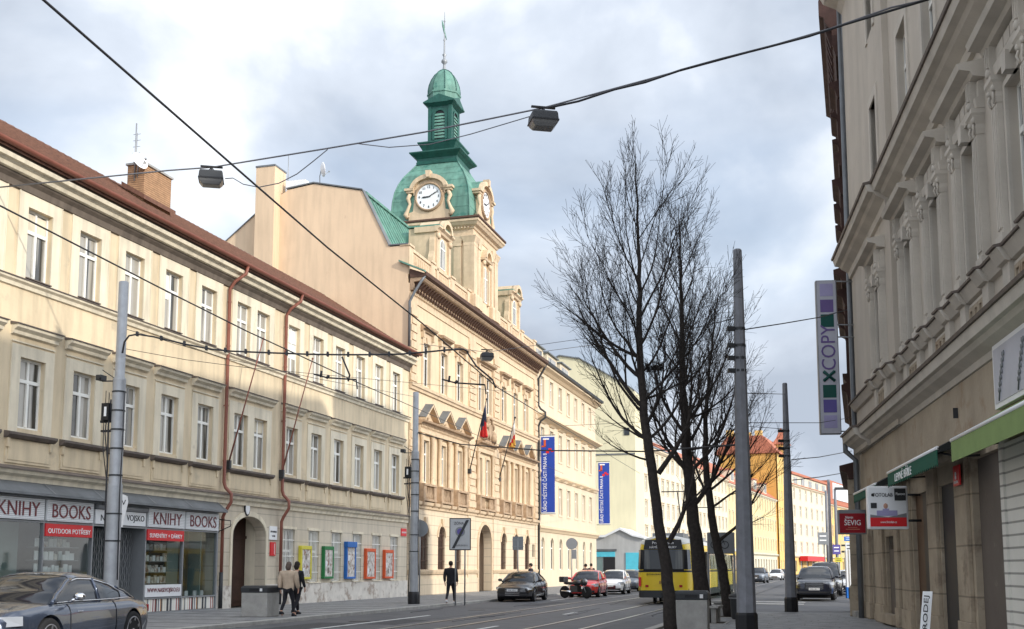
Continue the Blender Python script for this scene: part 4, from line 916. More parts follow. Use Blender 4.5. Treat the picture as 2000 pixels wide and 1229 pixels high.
# clocks
def clock(m_):
    d = MB()
    d.prism([(-1.45, 24.45), (1.45, 24.45), (1.45, 25.0), (1.15, 25.1), (1.0, 26.6), (-1.0, 26.6), (-1.15, 25.1), (-1.45, 25.0)], 'y', -.6, .5)
    d.prism(arc_pts(-1.15, 1.15, 26.2, 27.35, 14), 'y', -.6, .5)
    po = arc_pts(-1.35, 1.35, 26.5, 27.55, 14); pi2 = arc_pts(-1.1, 1.1, 26.5, 27.25, 14)
    for i in range(14):
        a, b, e, f = po[i], po[i + 1], pi2[i + 1], pi2[i]
        d.add([(a[0], -.85, a[1]), (b[0], -.85, b[1]), (e[0], -.85, e[1]), (f[0], -.85, f[1]), (a[0], -.3, a[1]), (b[0], -.3, b[1]), (e[0], -.3, e[1]), (f[0], -.3, f[1])], [(0, 1, 2, 3), (0, 1, 5, 4), (3, 2, 6, 7), (4, 5, 6, 7)])
    for s_ in (-1, 1):
        d.box(s_ * 1.1, s_ * 1.7, -.85, .2, 26.5, 26.66); d.box(s_ * 1.12, s_ * 1.6, -.75, .1, 26.36, 26.5)
        d.tube([(s_ * 1.35, -.62, 26.3), (s_ * 1.5, -.64, 26.0), (s_ * 1.35, -.66, 25.6), (s_ * 1.5, -.66, 25.2), (s_ * 1.65, -.64, 24.9), (s_ * 1.5, -.64, 24.65)], [.14, .15, .1, .12, .17, .13], 8)
    d.prism([(-.13, 27.3), (.13, 27.3), (.18, 27.75), (-.18, 27.75)], 'y', -.95, -.5)
    d.v = [(v[0], v[1], v[2]) for v in d.v]
    su = d.xf(m_).build('clock_surround', 'th_trim', T)
    rg = MB().lathe([(1.0, 0), (1.0, -.12), (.93, -.17), (.86, -.13), (.86, 0)], (0, -.6, 26.0), 'y', 40).xf(m_).build('clock_rim', 'th_dark', su)
    return su
def clock_face(m_):
    f = MB().lathe([(.87, 0), (.87, -.07)], (0, -.6, 26.0), 'y', 40).xf(m_).build('clock_face', 'white_plastic', T)
    for k in range(12):
        a = R(90 - 30 * (k + 1)); o = text(str(k + 1), .21, 'letter_black', f, (0, 0, 0), rot=(0, 0, 0), depth=.008, name='numeral')
        o.data.transform(m_ @ Matrix.Translation((.68 * math.cos(a), -.685, 26.0 + .68 * math.sin(a))) @ Matrix.Rotation(R(90), 4, 'X') @ Matrix.Scale(1.15, 4))
    h = MB()
    def hand(ang, L, w_):
        a = R(90 - ang); d = Vector((math.cos(a), 0, math.sin(a))); n_ = Vector((-math.sin(a), 0, math.cos(a)))
        p = [d * -.12 + n_ * w_ * .6, d * -.12 - n_ * w_ * .6, d * L * .75 - n_ * w_, d * L, d * L * .75 + n_ * w_]
        vs = [(v.x, -.70, 26.0 + v.z) for v in p] + [(v.x, -.715, 26.0 + v.z) for v in p]
        h.add(vs, [(0, 1, 2, 3, 4), (5, 6, 7, 8, 9), (0, 1, 6, 5), (1, 2, 7, 6), (2, 3, 8, 7), (3, 4, 9, 8), (4, 0, 5, 9)])
    hand(267, .5, .05); hand(62, .72, .035)
    h.xf(m_).build('clock_hand', 'letter_black', f)
mA = Matrix.Translation((cx, cy - 2.42, .1))
mBk = Matrix.Translation((cx - 2.05, cy + .05, .1)) @ Matrix.Rotation(R(-90), 4, 'Z')
for m_ in (mA, mBk): clock(m_); clock_face(m_)
# clock dormer copper roofs running back into the dome
for m_ in (mA, mBk):
    MB().prism(arc_pts(-1.42, 1.42, 26.45, 27.62, 12), 'y', -.55, 1.0).xf(m_).build('clock_dormer_roof', 'copper', T)
# downpipes
MB().tube([(X0 + .1, -.85, 17.6), (X0 - .0, -.7, 17.3), (X0 - .12, -.3, 16.6), (X0 - .15, -.05, 16.1), (X0 - .15, -.05, 13.6)], .075, 8).build('downpipe', 'gutter_grey', T)
MB().tube([(X1 + .1, -.8, 17.6), (X1 + .05, -.6, 17.2), (X1, -.14, 16.4), (X1, -.14, 14.3), (X1 + .02, -.3, 14.0), (X1 + .02, -.7, 13.7), (X1 + .02, -.7, 13.3), (X1, -.3, 13.0), (X1, -.14, 12.6), (X1, -.14, 0)], .085, 8).build('downpipe', 'dark_metal', T)

# ---- flags on the town hall ----
def flag(x, zt, label, stripes, s=1.0):
    o = FL.empty('flag', x, 0, 7.6, label=label, cat='flag', group='flags on the town hall')
    tip = Vector((-1.05, -1.55, zt)); base = Vector((0, -.1, 0))
    MB().tube([base, tip], [.04, .025], 8).build('pole', 'dark_metal', o); MB().ball(tuple(tip), .07, 6).build('finial', 'dark_metal', o)
    MB().box(-.1, .1, -.2, .0, -.15, .15).build('bracket', 'dark_metal', o)
    # cloth hanging in folds from the upper part of the pole
    nU, nV = 14, 18; L_ = 2.1 * s
    for (m, v0, v1) in stripes:
        mb = MB(); vs = []
        for j in range(nV + 1):
            v = v0 + (v1 - v0) * j / nV
            for i in range(nU + 1):
                u = i / nU
                q = tip.lerp(base, .03 + .3 * u * (1 - .5 * v))
                z = q.z - v * L_ * (1.0 - .25 * u)
                sway = .14 * math.sin(u * 15 + v * 2) * (.25 + v)
                vs.append((q.x + sway + .05 * math.sin(v * 6) , q.y + .16 * math.cos(u * 13) * (.2 + v), z))
        fs = [(j * (nU + 1) + i, j * (nU + 1) + i + 1, (j + 1) * (nU + 1) + i + 1, (j + 1) * (nU + 1) + i) for j in range(nV) for i in range(nU)]
        mb.add(vs, fs, True); mb.build('cloth', m, o)
    return o
mat('flag_white', (0.75, 0.74, 0.72)); mat('flag_red', (0.62, 0.03, 0.03)); mat('flag_blue', (0.03, 0.045, 0.10)); mat('flag_gold', (0.75, 0.42, 0.08))
flag(72.35, 4.4, 'blue white and red flag hanging on the left pole of the town hall', [('flag_blue', .0, .55), ('flag_red', .55, 1.05)])
flag(78.9, 4.1, 'white red and gold flag hanging on the right pole of the town hall', [('flag_white', .0, .45), ('flag_red', .45, .7), ('flag_gold', .7, .92)], .9)

# dish and aerial on the town hall roof
t = FL.empty('satellite_dish', X0 + .3, 5.7, 24.4, label='white satellite dish on the ridge of the town hall gable', cat='satellite dish'); dish(t, .42, R(40), R(80))
t = FL.empty('antenna_mast', X0 + .2, 7.75, 23.3, label='thin aerial beside the tall cream chimney', cat='antenna'); MB().tube([(0, 0, 0), (0, 0, 2.2)], .025, 6).box(-.05, .05, -.05, .05, -.3, .05).build('mast', 'grey_metal', t)

# ================= pale building after the town hall =================
H = FL.empty('office_building', label='pale four-storey building with a dark gutter next to the town hall', cat='building')
a0, a1 = 89.62, 112.4
hx = [90.67 + 3.08 * k for k in range(7)]
hh = [(x, x + 1.15, z0, z1) for x in hx for z0, z1 in ((14.93, 16.88), (10.5, 12.75), (5.95, 8.22))]
wall_mb(a0, a1, 4.8, 17.4, hh, dep=.3).build('wall', 'h3_wall', H)
hg = [(x + .2, x + 1.3, 1.37, 3.95, 3.4) for x in hx]
wall_mb(a0, a1, 0, 4.8, hg, dep=.4).build('ground_floor_wall', 'h3_wall', H)
MB().box(a0 + .02, a1 - .005, .45, 12, 0, 17.9).build('rear_wall', 'h3_wall', H)
place_windows(window_proto(1.15, 1.95, pm='pane'), H, [(x, 14.93) for x in hx]); place_windows(window_proto(1.15, 2.25, pm='pane'), H, [(x, z) for x in hx for z in (10.5, 5.95)])
place_windows(window_proto(1.1, 2.58, pm='pane', arch=2.03), H, [(x + .2, 1.37) for x in hx])
sr = MB(); hd = MB()
for x in hx:
    for z0, z1 in ((14.93, 16.88), (10.5, 12.75), (5.95, 8.22)): ring(sr, x - .15, x + 1.3, z0 - .15, z1 + .15, x, x + 1.15, z0, z1, -.05)
    hd.prism([(.001, 13.05), (-.1, 13.07), (-.25, 13.2), (.001, 13.25)], 'x', x - .25, x + 1.4); hd.prism([(.001, 8.75), (-.1, 8.77), (-.28, 8.92), (.001, 8.97)], 'x', x - .25, x + 1.4)
sr.build('window_surround', 'h3_wall', H); hd.build('window_hood', 'th_wall', H)
for z, dd in ((13.45, .65), (9.0, .25), (4.6, .3)): mould('string_course', 'th_wall', H, a0, a1 + .3, [(.001, z - .25), (-.08, z - .22), (-dd * .6, z - .05), (-dd, z + .05), (-dd, z + .2), (.001, z + .3)])
mould('eaves_cornice', 'th_wall', H, a0, a1 + .3, [(.001, 17.2), (-.1, 17.22), (-.3, 17.4), (-.6, 17.55), (-.6, 17.68), (.001, 17.7)])
mould('gutter', 'dark_metal', H, a0, a1 + .4, [(-.5, 17.7), (-.78, 17.73), (-.82, 17.92), (-.5, 17.92)])
mould('roof', 'copper_dark', H, a0, a1, [(-.6, 17.9), (3.4, 19.2), (6, 20.6), (12, 18.3)])
for k in range(3):
    x = 91.6 + 4.9 * k
    d = MB().box(x, x + 3.6, .9, 4, 18.3, 19.85).build('roof_dormer', 'h3_wall', H); MB().box(x - .15, x + 3.75, .7, 4.1, 19.85, 19.95).build('dormer_cover', 'gutter_grey', d)
    MB().box(x + .5, x + 3.1, .88, .9, 18.75, 19.6).build('pane', 'pane', d)
def banner(x, label):
    t = FL.empty('banner', x, 0, 0, label=label, cat='banner', group='tall blue vertical banners on the facades')
    MB().tube([(0, 0, 11.95), (0, -1.35, 11.95)], .03, 6).tube([(0, 0, 5.72), (0, -1.35, 5.72)], .03, 6).build('bracket', 'dark_metal', t)
    c_ = MB().box(-.015, .015, -1.3, -.2, 5.75, 11.9).build('cloth', 'white_panel', t)
    MB().box(-.03, .03, -1.3, -.72, 5.85, 11.8).build('blue_band', 'banner_blue', t)
    MB().box(-.031, .031, -.72, -.2, 5.85, 11.8).build('text_band', 'banner_blue', t)
    text('ÚŘAD MĚSTSKÉ ČÁSTI PRAHA 8', .42, 'letter_white', t, (-.034, -.46, 8.2), rot=(R(90), R(-90), R(-90)), width=4.6, depth=.004)
    MB().box(-.04, .04, -.6, -.42, 11.0, 11.6).box(-.04, .04, -.6, -.25, 11.0, 11.12).build('emblem', 'orange_box', t); MB().box(-.041, .041, -1.22, -1.0, 10.6, 10.75).box(-.041, .041, -1.05, -.8, 10.7, 10.9).box(-.041, .041, -.85, -.6, 10.5, 10.72).build('emblem', 'sign_red', t); MB().box(-.041, .041, -.35, -.85, 11.58, 11.7).build('emblem', 'letter_white', t)
banner(90.15, 'tall blue banner with white lettering beside the dark downpipe of the town hall')
banner(112.75, 'tall blue banner with white lettering at the far corner of the pale office building')

# ================= beyond the side street =================
G = FL.empty('gable_building', label='tall blank cream gable wall rising behind the grey shop pavilion', cat='building')
gp = [(-.15, 0), (-.15, 22.5), (0.5, 23.0), (6.5, 26.7), (9, 27.2), (16, 24), (16, 0)]
MB().prism(gp, 'x', 135, 141).build('wall', 'cream_wall', G)
cpg = MB()
for p, q in zip(gp[1:5], gp[2:6]): cpg.prism([p, q, (q[0], q[1] + .15), (p[0], p[1] + .15)], 'x', 134.8, 141.2)
cpg.box(134.9, 135.0, -.15, 5, 14.9, 15.05); cpg.build('coping', 'gutter_grey', G)
for y in (.5,):
    for z in (17.2,): 
        MB().box(134.93, 134.99, y, y + .7, z, z + .9).build('window', 'pane_dark', G)
P_ = FL.empty('shop_pavilion', label='low grey corner shop with cyan windows beside the cream gable wall', cat='shop')
MB().prism([(-2.2, 0), (-2.2, 4.75), (-1.1, 5.0), (.3, 5.7), (2.0, 4.9), (9, 4.8), (9, 0)], 'x', 127, 134.7).build('wall', 'grey_low', P_)
MB().prism([(-2.4, 4.7), (-2.4, 4.95), (-1.1, 5.2), (.3, 5.95), (2.0, 5.15), (9.2, 5.05), (9.2, 4.8), (2, 4.9), (.3, 5.7), (-1.1, 5.0)], 'x', 126.7, 134.8).build('roof_edge', 'white_panel', P_)
MB().box(126.9, 127.0, -1.9, -.3, .6, 3.2).build('window', 'cyan_panel', P_); MB().box(126.9, 127.0, .9, 3.6, 2.75, 3.3).build('fascia', 'cyan_panel', P_); MB().box(126.93, 127.0, 2.3, 3.6, .4, 2.7).build('window', 'shop_teal', P_); MB().box(126.93, 127.0, .9, 2.2, 0, 2.7).build('door', 'letter_black', P_)
MB().box(126.8, 127.0, .7, 3.8, 3.4, 3.6).build('cornice', 'gutter_grey', P_)
# ================= weathered building on the right =================
Q = FR.empty('corner_building', label='grey stuccoed corner building with weathered shop storey on the right', cat='building')
r3 = [9.2 + 2.98 * k for k in range(5)]
cb = 5.75
hR = [(x, x + 1.15, 11.68, 14.35) for x in r3] + [(x, x + 1.12, 6.62, 9.1) for x in r3] + [(x, x + 1.15, 16.0, 18.2) for x in r3]
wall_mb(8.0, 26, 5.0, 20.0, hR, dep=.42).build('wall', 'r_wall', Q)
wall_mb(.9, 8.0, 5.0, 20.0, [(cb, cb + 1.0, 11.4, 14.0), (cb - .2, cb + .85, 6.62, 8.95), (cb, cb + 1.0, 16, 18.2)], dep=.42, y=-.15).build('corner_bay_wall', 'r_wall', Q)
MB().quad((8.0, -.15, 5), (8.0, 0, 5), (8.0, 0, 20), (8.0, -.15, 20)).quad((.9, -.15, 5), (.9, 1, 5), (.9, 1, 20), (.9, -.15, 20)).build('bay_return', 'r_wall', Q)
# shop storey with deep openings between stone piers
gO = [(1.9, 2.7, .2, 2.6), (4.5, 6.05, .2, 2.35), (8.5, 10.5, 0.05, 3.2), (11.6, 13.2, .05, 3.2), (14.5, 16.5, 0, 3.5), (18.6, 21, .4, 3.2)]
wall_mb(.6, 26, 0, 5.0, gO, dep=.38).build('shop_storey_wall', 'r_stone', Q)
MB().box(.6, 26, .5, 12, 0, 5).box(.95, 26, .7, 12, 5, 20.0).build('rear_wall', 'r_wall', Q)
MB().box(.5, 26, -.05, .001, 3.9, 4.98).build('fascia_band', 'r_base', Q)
for x in r3 + []:
    pass
place_windows(window_proto(1.15, 2.67, pm='pane_dark', m='window_white'), Q, [(x, 11.68) for x in r3])
place_windows(window_proto(1.12, 2.48, pm='pane_dark', m='window_white'), Q, [(x, 6.62) for x in r3])
for z, h_ in ((11.4, 2.6), (6.62, 2.33), (16.0, 2.2)):
    o = window_proto(1.0 if z > 7 else 1.05, h_, pm='pane_dark'); o.parent = Q; o.location = (cb if z > 7 else cb - .2, -.1, z)
# openings below
def part(name, m, b, par=None): return MB().box(*b).build(name, m, par or Q)
part('shutter', 'shutter_grey', (4.5, 6.05, .08, .2, .2, 2.35)); part('shutter', 'shutter_grey', (14.5, 16.5, .12, .2, 0, 3.5)); part('shutter', 'shutter_grey', (1.9, 2.7, .3, .37, .2, 2.6))
part('shop_door', 'door_brown', (8.5, 9.5, .1, .2, .05, 3.2)); part('shop_door', 'letter_black', (9.52, 10.5, .06, .2, .05, 3.2)); part('shop_door', 'letter_black', (11.6, 13.2, .06, .2, .05, 3.2)); part('fanlight', 'pane_dark', (4.62, 5.88, .08, .11, 2.0, 2.33))
part('shop_window_panel', 'shutter_grey', (18.6, 21, .3, .37, .4, 3.2))
pp = MB()
for a, b in ((.6, 1.75), (2.85, 4.3), (6.2, 6.7), (7.2, 8.35), (10.65, 11.5), (13.35, 14.3)):
    pp.box(a, b, -.08, .001, .5, 3.6); pp.box(a - .03, b + .03, -.11, .001, 0, .5); 
pp.build('stone_pier', 'r_stone', Q, bevel=.012)
sd_ = MB(); sd_.box(17.2, 18.5, -.1, .001, 0, 3.5); sd_.box(17.0, 17.2, -.14, .0, 0, 3.7)
sd_.build('white_cladding', 'siding', Q)
mould('pier_cap', 'r_stone', Q, .6, 14.4, [(.001, 3.6), (-.14, 3.6), (-.2, 3.7), (-.2, 3.78), (.001, 3.85)])
# lower cornice
def cor2(x0, x1, y):
    mould('lower_cornice', 'r_trim', Q, x0, x1, [(y + .001, 4.98), (y - .08, 5.0), (y - .1, 5.12), (y - .28, 5.22), (y - .34, 5.3), (y - .42, 5.32), (y - .46, 5.5), (y - .1, 5.54), (y + .001, 5.54)])
    mould('cornice_cover', 'lead', Q, x0, x1, [(y + .001, 5.543), (y - .5, 5.505), (y - .52, 5.56), (y + .001, 5.66)])
cor2(1.2, 26, 0); cor2(.85, 3.4, -.15)
# balustrade zone between the cornices
z0 = 5.66
b_ = MB(); d_ = MB()
for i, x in enumerate([cb - .2] + r3):
    y = -.15 if i == 0 else 0; w_ = 1.12
    for s_ in (-1, 1):
        c = x + w_ / 2 + s_ * (w_ / 2 + .27)
        b_.box(c - .2, c + .2, y - .1, y, z0, 6.3)
    b_.box(x - .05, x + w_ + .05, y - .03, y, z0, 6.25)
    for k in range(3):
        xx = x + .06 + k * (w_ - .12) / 3
        ring(d_, xx + .02, xx + .33, 5.74, 6.16, xx + .09, xx + .26, 5.81, 6.09, y - .07)
b_.build('pedestal', 'r_trim', Q); d_.build('panel_moulding', 'r_base', Q)
sl = MB(); slc = MB()
def silled(x0, x1, y):
    sl.prism([(y + .001, 6.28), (y - .08, 6.3), (y - .14, 6.4), (y - .2, 6.5), (y + .001, 6.52)], 'x', x0, x1)
    slc.prism([(y + .001, 6.523), (y - .24, 6.505), (y - .25, 6.54), (y + .001, 6.6)], 'x', x0, x1)
silled(8.0, 26, 0); silled(.9, 8.0, -.15)
for i, x in enumerate([cb - .2] + r3):
    y = -.15 if i == 0 else 0
    for s_ in (-1, 1):
        c = x + .56 + s_ * (.56 + .27)
        silled(c - .24, c + .24, y - .09)
sl.build('sill_course', 'r_trim', Q); slc.build('sill_cover', 'lead', Q)
# fluted half columns, carved capitals and entablatures round the second storey windows
col = MB(); cap = MB(); ent = MB(); key = MB()
for i, x in enumerate([cb - .2] + r3):
    y = -.15 if i == 0 else 0; w_ = 1.12 if i else 1.05; zt = 9.1 if i else 8.95
    for s_ in (-1, 1):
        c = x + w_ / 2 + s_ * (w_ / 2 + .27)
        col.box(c - .15, c + .15, y - .14, y, 6.58, zt + .05); col.box(c - .2, c + .2, y - .18, y, 6.55, 6.75)
        for k in (-1, 0, 1): col.box(c + k * .09 - .025, c + k * .09 + .025, y - .165, y - .13, 6.85, zt - .25)
        cap.loft([[(c - a, y, z), (c + a, y, z), (c + a, y - b, z), (c - a, y - b, z)] for a, b, z in ((.16, .15, zt - .2), (.17, .16, zt - .1), (.16, .15, zt - .02), (.2, .2, zt + .12), (.22, .23, zt + .16), (.22, .23, zt + .24))], smooth=False)
        for q in (-1, 1): cap.ball((c + q * .13, y - .17, zt + .05), (.05, .05, .06), 5); cap.tube([(c + q * .1, y - .16, zt - .2), (c + q * .15, y - .19, zt - .08), (c + q * .11, y - .17, zt + .0)], .022, 5)
        cap.prism([(y, zt + .24), (y - .18, zt + .26), (y - .22, zt + .5), (y - .2, zt + .8), (y, zt + .85)], 'x', c - .1, c + .1)
        cap.ball((c, y - .2, zt + .34), (.07, .06, .09), 5)
        for q in (-.05, .05): cap.box(c + q - .015, c + q + .015, y - .24, y - .18, zt + .42, zt + .76)
    ring(ent, x - .1, x + w_ + .1, 6.6, zt + .1, x, x + w_, 6.6, zt, y - .05)
    ent.prism([(y, zt + .24), (y - .14, zt + .24), (y - .16, zt + .42), (y - .1, zt + .44), (y - .1, zt + .72), (y, zt + .75)], 'x', x - .5, x + w_ + .5)
    ent.prism([(y, zt + .75), (y - .2, zt + .78), (y - .24, zt + .86), (y - .42, zt + .9), (y - .46, zt + 1.0), (y, zt + 1.08)], 'x', x - .6, x + w_ + .6)
    for k in range(3): key.box(x + .05 + k * .36, x + .35 + k * .36, y - .13, y - .1, zt + .48, zt + .68)
    key.prism([(x + w_ / 2 - .1, zt), (x + w_ / 2 + .1, zt), (x + w_ / 2 + .14, zt + .3), (x + w_ / 2 - .14, zt + .3)], 'y', y - .2, y)
    for k in range(7): key.box(x - .1 + k * .2, x - .02 + k * .2, y - .21, y - .12, zt + .79, zt + .86)
col.build('half_column', 'r_trim', Q); cap.build('capital', 'r_trim', Q); ent.build('entablature', 'r_trim', Q); key.build('ornament', 'r_trim', Q)
# main string with a dark metal cover
for x0, x1, y in ((8.0, 26, 0), (.9, 8.0, -.15)):
    mould('main_string', 'r_trim', Q, x0, x1 + .0, [(y, 10.5), (y - .08, 10.52), (y - .1, 10.7), (y - .3, 10.82), (y - .36, 10.9), (y - .5, 10.93), (y - .55, 11.1), (y, 11.15)])
    mould('string_cover', 'lead', Q, x0, x1, [(y, 11.153), (y - .59, 11.105), (y - .61, 11.16), (y, 11.28)])
ss = MB(); su = MB()
for i, x in enumerate([cb] + r3):
    y = -.15 if i == 0 else 0; w_ = 1.15 if i else 1.0; z0 = 11.68 if i else 11.4; z1 = 14.35 if i else 14.0
    ss.prism([(y, z0 - .1), (y - .22, z0 - .08), (y - .24, z0 - .02), (y, z0 + .02)], 'x', x - .12, x + w_ + .12)
    ring(su, x - .22, x + w_ + .22, z0 - .1, z1 + .25, x, x + w_, z0 - .1, z1, y - .04)
    ring(su, x - .22, x + w_ + .22, 15.9, 18.4, x, x + w_, 15.9, 18.2, y - .04)
ss.build('window_sill', 'lead', Q); su.build('window_surround', 'r_trim', Q)
mould('roof_cornice', 'r_trim', Q, .8, 26, [(0, 19.2), (-.1, 19.25), (-.3, 19.5), (-.7, 19.7), (-.8, 19.9), (-.8, 20.05), (12, 20.1), (12, 19.9), (0, 19.9)])
MB().tube([(.72, -.2, 20), (.72, -.2, 5.8), (.72, -.5, 5.4), (.72, -.5, 5.1), (.85, -.22, 4.8), (.85, -.22, 0)], .085, 10).build('downpipe', 'gutter_grey', Q)
part('window_ledge', 'r_stone', (4.3, 6.2, -.2, .0, .05, .3)); part('wall_hook', 'dark_metal', (13.9, 13.92, -.14, -.05, 4.35, 4.55)); part('corner_step', 'concrete', (-.3, .5, -.35, .4, 0, .18))

# ================= dark building seen edge-on =================
D = FD.empty('dark_building', label='dark red-brown building seen edge-on beyond the grey downpipe', cat='building')
LD = 8.5
MB().box(0, LD, 0, 11, 0, 20.3).build('wall', 'dark_stone', D)
def ml(name, prof, x0=0, x1=LD): return mould(name, 'dark_stone', D, x0, x1, prof)
ml('roof_cornice', [(.001, 18.4), (-.1, 18.4), (-.16, 18.7), (-.2, 18.8), (-.2, 19.3), (-.4, 19.6), (-.45, 19.8), (-.6, 19.9), (-.6, 20.4), (-.45, 20.8), (.001, 21.2)], -.2, LD)
k_ = MB(); x = .1
while x < LD - .2: k_.prism([(0, 18.7), (-.25, 18.8), (-.38, 19.3), (-.38, 19.5), (0, 19.5)], 'x', x, x + .22); x += .62
k_.build('bracket', 'dark_stone', D)
for z, dd in ((14.9, .3), (11.0, .42), (7.2, .3), (4.6, .45)): ml('string_course', [(.001, z - .3), (-dd * .4, z - .26), (-dd * .5, z - .1), (-dd, z), (-dd, z + .14), (.001, z + .25)])
hd = MB(); bx = MB()
for x in (1.0, 3.6, 6.2):
    for z0, z1 in ((15.2, 17.2), (11.6, 13.8), (7.8, 10.0)):
        hd.prism([(.001, z1 + .1), (-.1, z1 + .12), (-.18, z1 + .4), (-.36, z1 + .5), (-.38, z1 + .64), (.001, z1 + .72)], 'x', x - .35, x + 1.5)
        hd.prism([(.001, z0 - .35), (-.1, z0 - .3), (-.26, z0 - .05), (-.26, z0 + .05), (.001, z0 + .05)], 'x', x - .3, x + 1.45)
        bx.box(x - .2, x, -.12, 0, z0, z1 + .1); bx.box(x + 1.15, x + 1.35, -.12, 0, z0, z1 + .1)
hd.build('window_hood', 'dark_stone', D); bx.build('window_surround', 'dark_stone', D)
bx = MB()
for x in (.1, 2.7, 5.3, 7.6): bx.box(x, x + .8, -.22, 0, 0, 4.3); bx.box(x - .05, x + .85, -.28, 0, 0, .9)
bx.build('pilaster', 'r_stone', D)
MB().box(LD + .0, LD + .3, .0, 3, 0, 19.0).build('party_wall', 'r_wall', D)

# ================= houses along the far bend of the street =================
FB = Frame(*at(1246, 1110, 140).xy, .41, 1.0)
SB = math.hypot(.41, 1)
def house(name, label, x0, x1, h, wallm, floors, n, roofm=None, roofh=3.0, dep=12, win='pane', w=1.1, gfm=None, frame=FB, y=0, cat='building', g=4.2, y0=0, trim='h3_wall', surround=True):
    o = frame.empty(name, x0, y0, 0, label=label, cat=cat)
    L_ = x1 - x0; hs = []; fh = (h - g) / floors; pitch = L_ / n
    xs = [pitch * (k + .5) - w / 2 for k in range(n)]
    for f in range(floors):
        for x in xs: hs.append((x, x + w, g + fh * f + fh * .22, g + fh * f + fh * .8))
    wall_mb(0, L_, g, h, hs, dep=.3).build('wall', wallm, o)
    gs = [(pitch * (k + .5) - w * .7, pitch * (k + .5) + w * .7, .0 if k % 3 == 1 else .7, g - .9) for k in range(n)]
    wall_mb(0, L_, 0, g, gs, dep=.4).build('ground_floor_wall', gfm or wallm, o)
    MB().box(.01, L_ - .01, .42, dep, 0, h - .01).build('rear_wall', wallm, o)
    pr = window_proto(w, fh * .58, pm=win); place_windows(pr, o, [(q[0], q[2]) for q in hs])
    s = MB()
    for q in gs: s.box(q[0] + .05, q[1] - .05, .2, .3, q[2], q[3] - .02)
    s.build('shop_window', 'pane', o)
    t = MB()
    if surround:
        for q in hs: ring(t, q[0] - .14, q[1] + .14, q[2] - .1, q[3] + .2, q[0], q[1], q[2] - .02, q[3], -.05); t.box(q[0] - .2, q[1] + .2, -.18, 0, q[3] + .2, q[3] + .32)
        t.build('window_surround', trim, o)
    for z in (g, h - .35):
        MB().prism([(.001, z - .2), (-.15, z - .15), (-.4, z + .1), (-.4, z + .25), (.001, z + .35)], 'x', 0, L_).build('cornice', trim, o)
    if roofm:
        MB().prism([(-.4, h), (dep / 2, h + roofh), (dep + .3, h)], 'x', 0, L_).build('roof', roofm, o)
    return o
house('white_building', 'white apartment house just right of the cream gable wall', 0, 26, 17.5, 'white_wall', 4, 9, 'gutter_grey', 3)
o = house('cream_building', 'cream apartment house with grey roof behind the bare trees', 26, 58, 17, 'white_wall', 4, 11, 'tile_red', 4, gfm='pale_yellow')
o = house('pale_building', 'long pale yellow house with arched shops and red roof left of the orange tower', 58, 112, 16.5, 'pale_yellow', 3, 17, 'tile_red', 5, gfm='white_wall', trim='white_wall')
for k in range(4):
    d = FB.pt(64 + 12 * k, 1.2, 17.0)
    dd = MB().box(6 + 12 * k, 9.5 + 12 * k, .6, 4, 17, 19.3).build('roof_dormer', 'white_wall', o); MB().box(6.5 + 12 * k, 9 + 12 * k, .55, .6, 17.5, 18.8).build('pane', 'pane', dd); MB().box(5.8 + 12 * k, 9.7 + 12 * k, .4, 4.1, 19.3, 19.5).build('dormer_cover', 'tile_red', dd)
t_ = FB.empty('orange_building', 112, -.5, 0, label='tall orange corner building with red roof and turret', cat='building')
wall_mb(0, 14, 0, 27, [(x, x + 1.3, z, z + 2.2) for x in (1.5, 5, 8.5, 11.8) for z in (1, 5.2, 9, 12.8, 16.6, 20.4)], dep=.3).build('wall', 'ochre_wall', t_)
place_windows(window_proto(1.3, 2.2), t_, [(x, z) for x in (1.5, 5, 8.5, 11.8) for z in (1, 5.2, 9, 12.8, 16.6, 20.4)])
MB().box(0, 13.98, .31, 13, 0, 26.9).build('side_wall', 'orange_wall', t_); MB().prism([(-.5, 27), (3, 31), (11, 31), (14, 27)], 'x', -.4, 14.4).build('roof', 'tile_red', t_)
MB().box(10.5, 14.3, -.9, 2.5, 0, 30).build('turret', 'ochre_wall', t_); MB().loft([[(10.2, -1.2, 30), (14.6, -1.2, 30), (14.6, 2.8, 30), (10.2, 2.8, 30)], [(11.2, -.2, 31.5), (13.6, -.2, 31.5), (13.6, 1.8, 31.5), (11.2, 1.8, 31.5)], [(12.3, .7, 34), (12.5, .7, 34), (12.5, .9, 34), (12.3, .9, 34)]], smooth=False).build('turret_roof', 'tile_red', t_)
for x, y in ((2, 10), (8, 7), (5, 4)): MB().box(x, x + 1.2, y, y + 1.6, 29, 32.8).build('chimney', 'ochre_wall', t_)
FC = Frame(*at(1549, 1110, 262).xy, .52, 1.0)
o = house('white_corner_house', 'white house with attic windows right of the dark pole', 0, 44, 21.5, 'white_wall', 4, 7, 'tile_red', 4, frame=FC, w=1.6, gfm='ochre_wall')
MB().box(2, 42, .2, 5, 21.6, 24).build('attic', 'white_wall', o); MB().box(1, 43, -.2, 6, 24, 24.6).build('attic_roof', 'tile_red', o); 
for k in range(5): MB().box(4 + 8 * k, 7.5 + 8 * k, .1, .2, 22.0, 23.5).build('attic_window', 'pane', o)
MB().box(6, 26, -2.2, -.3, 3.2, 4.4).build('awning', 'sign_red', o)
o = house('red_roof_house', 'ochre house with a red painted upper wall and roof sign', 44.3, 90, 19, 'ochre_wall', 3, 7, 'tile_red', 6, frame=FC, w=1.5)
MB().box(.1, 45, -.3, 4, 19.2, 25.5).build('upper_wall', 'tile_red', o); MB().box(3, 28, -.5, -.31, 20.5, 25).build('billboard', 'white_panel', o); MB().box(32, 40, -.5, -.31, 20.8, 24.8).build('billboard', 'pink_wall', o)
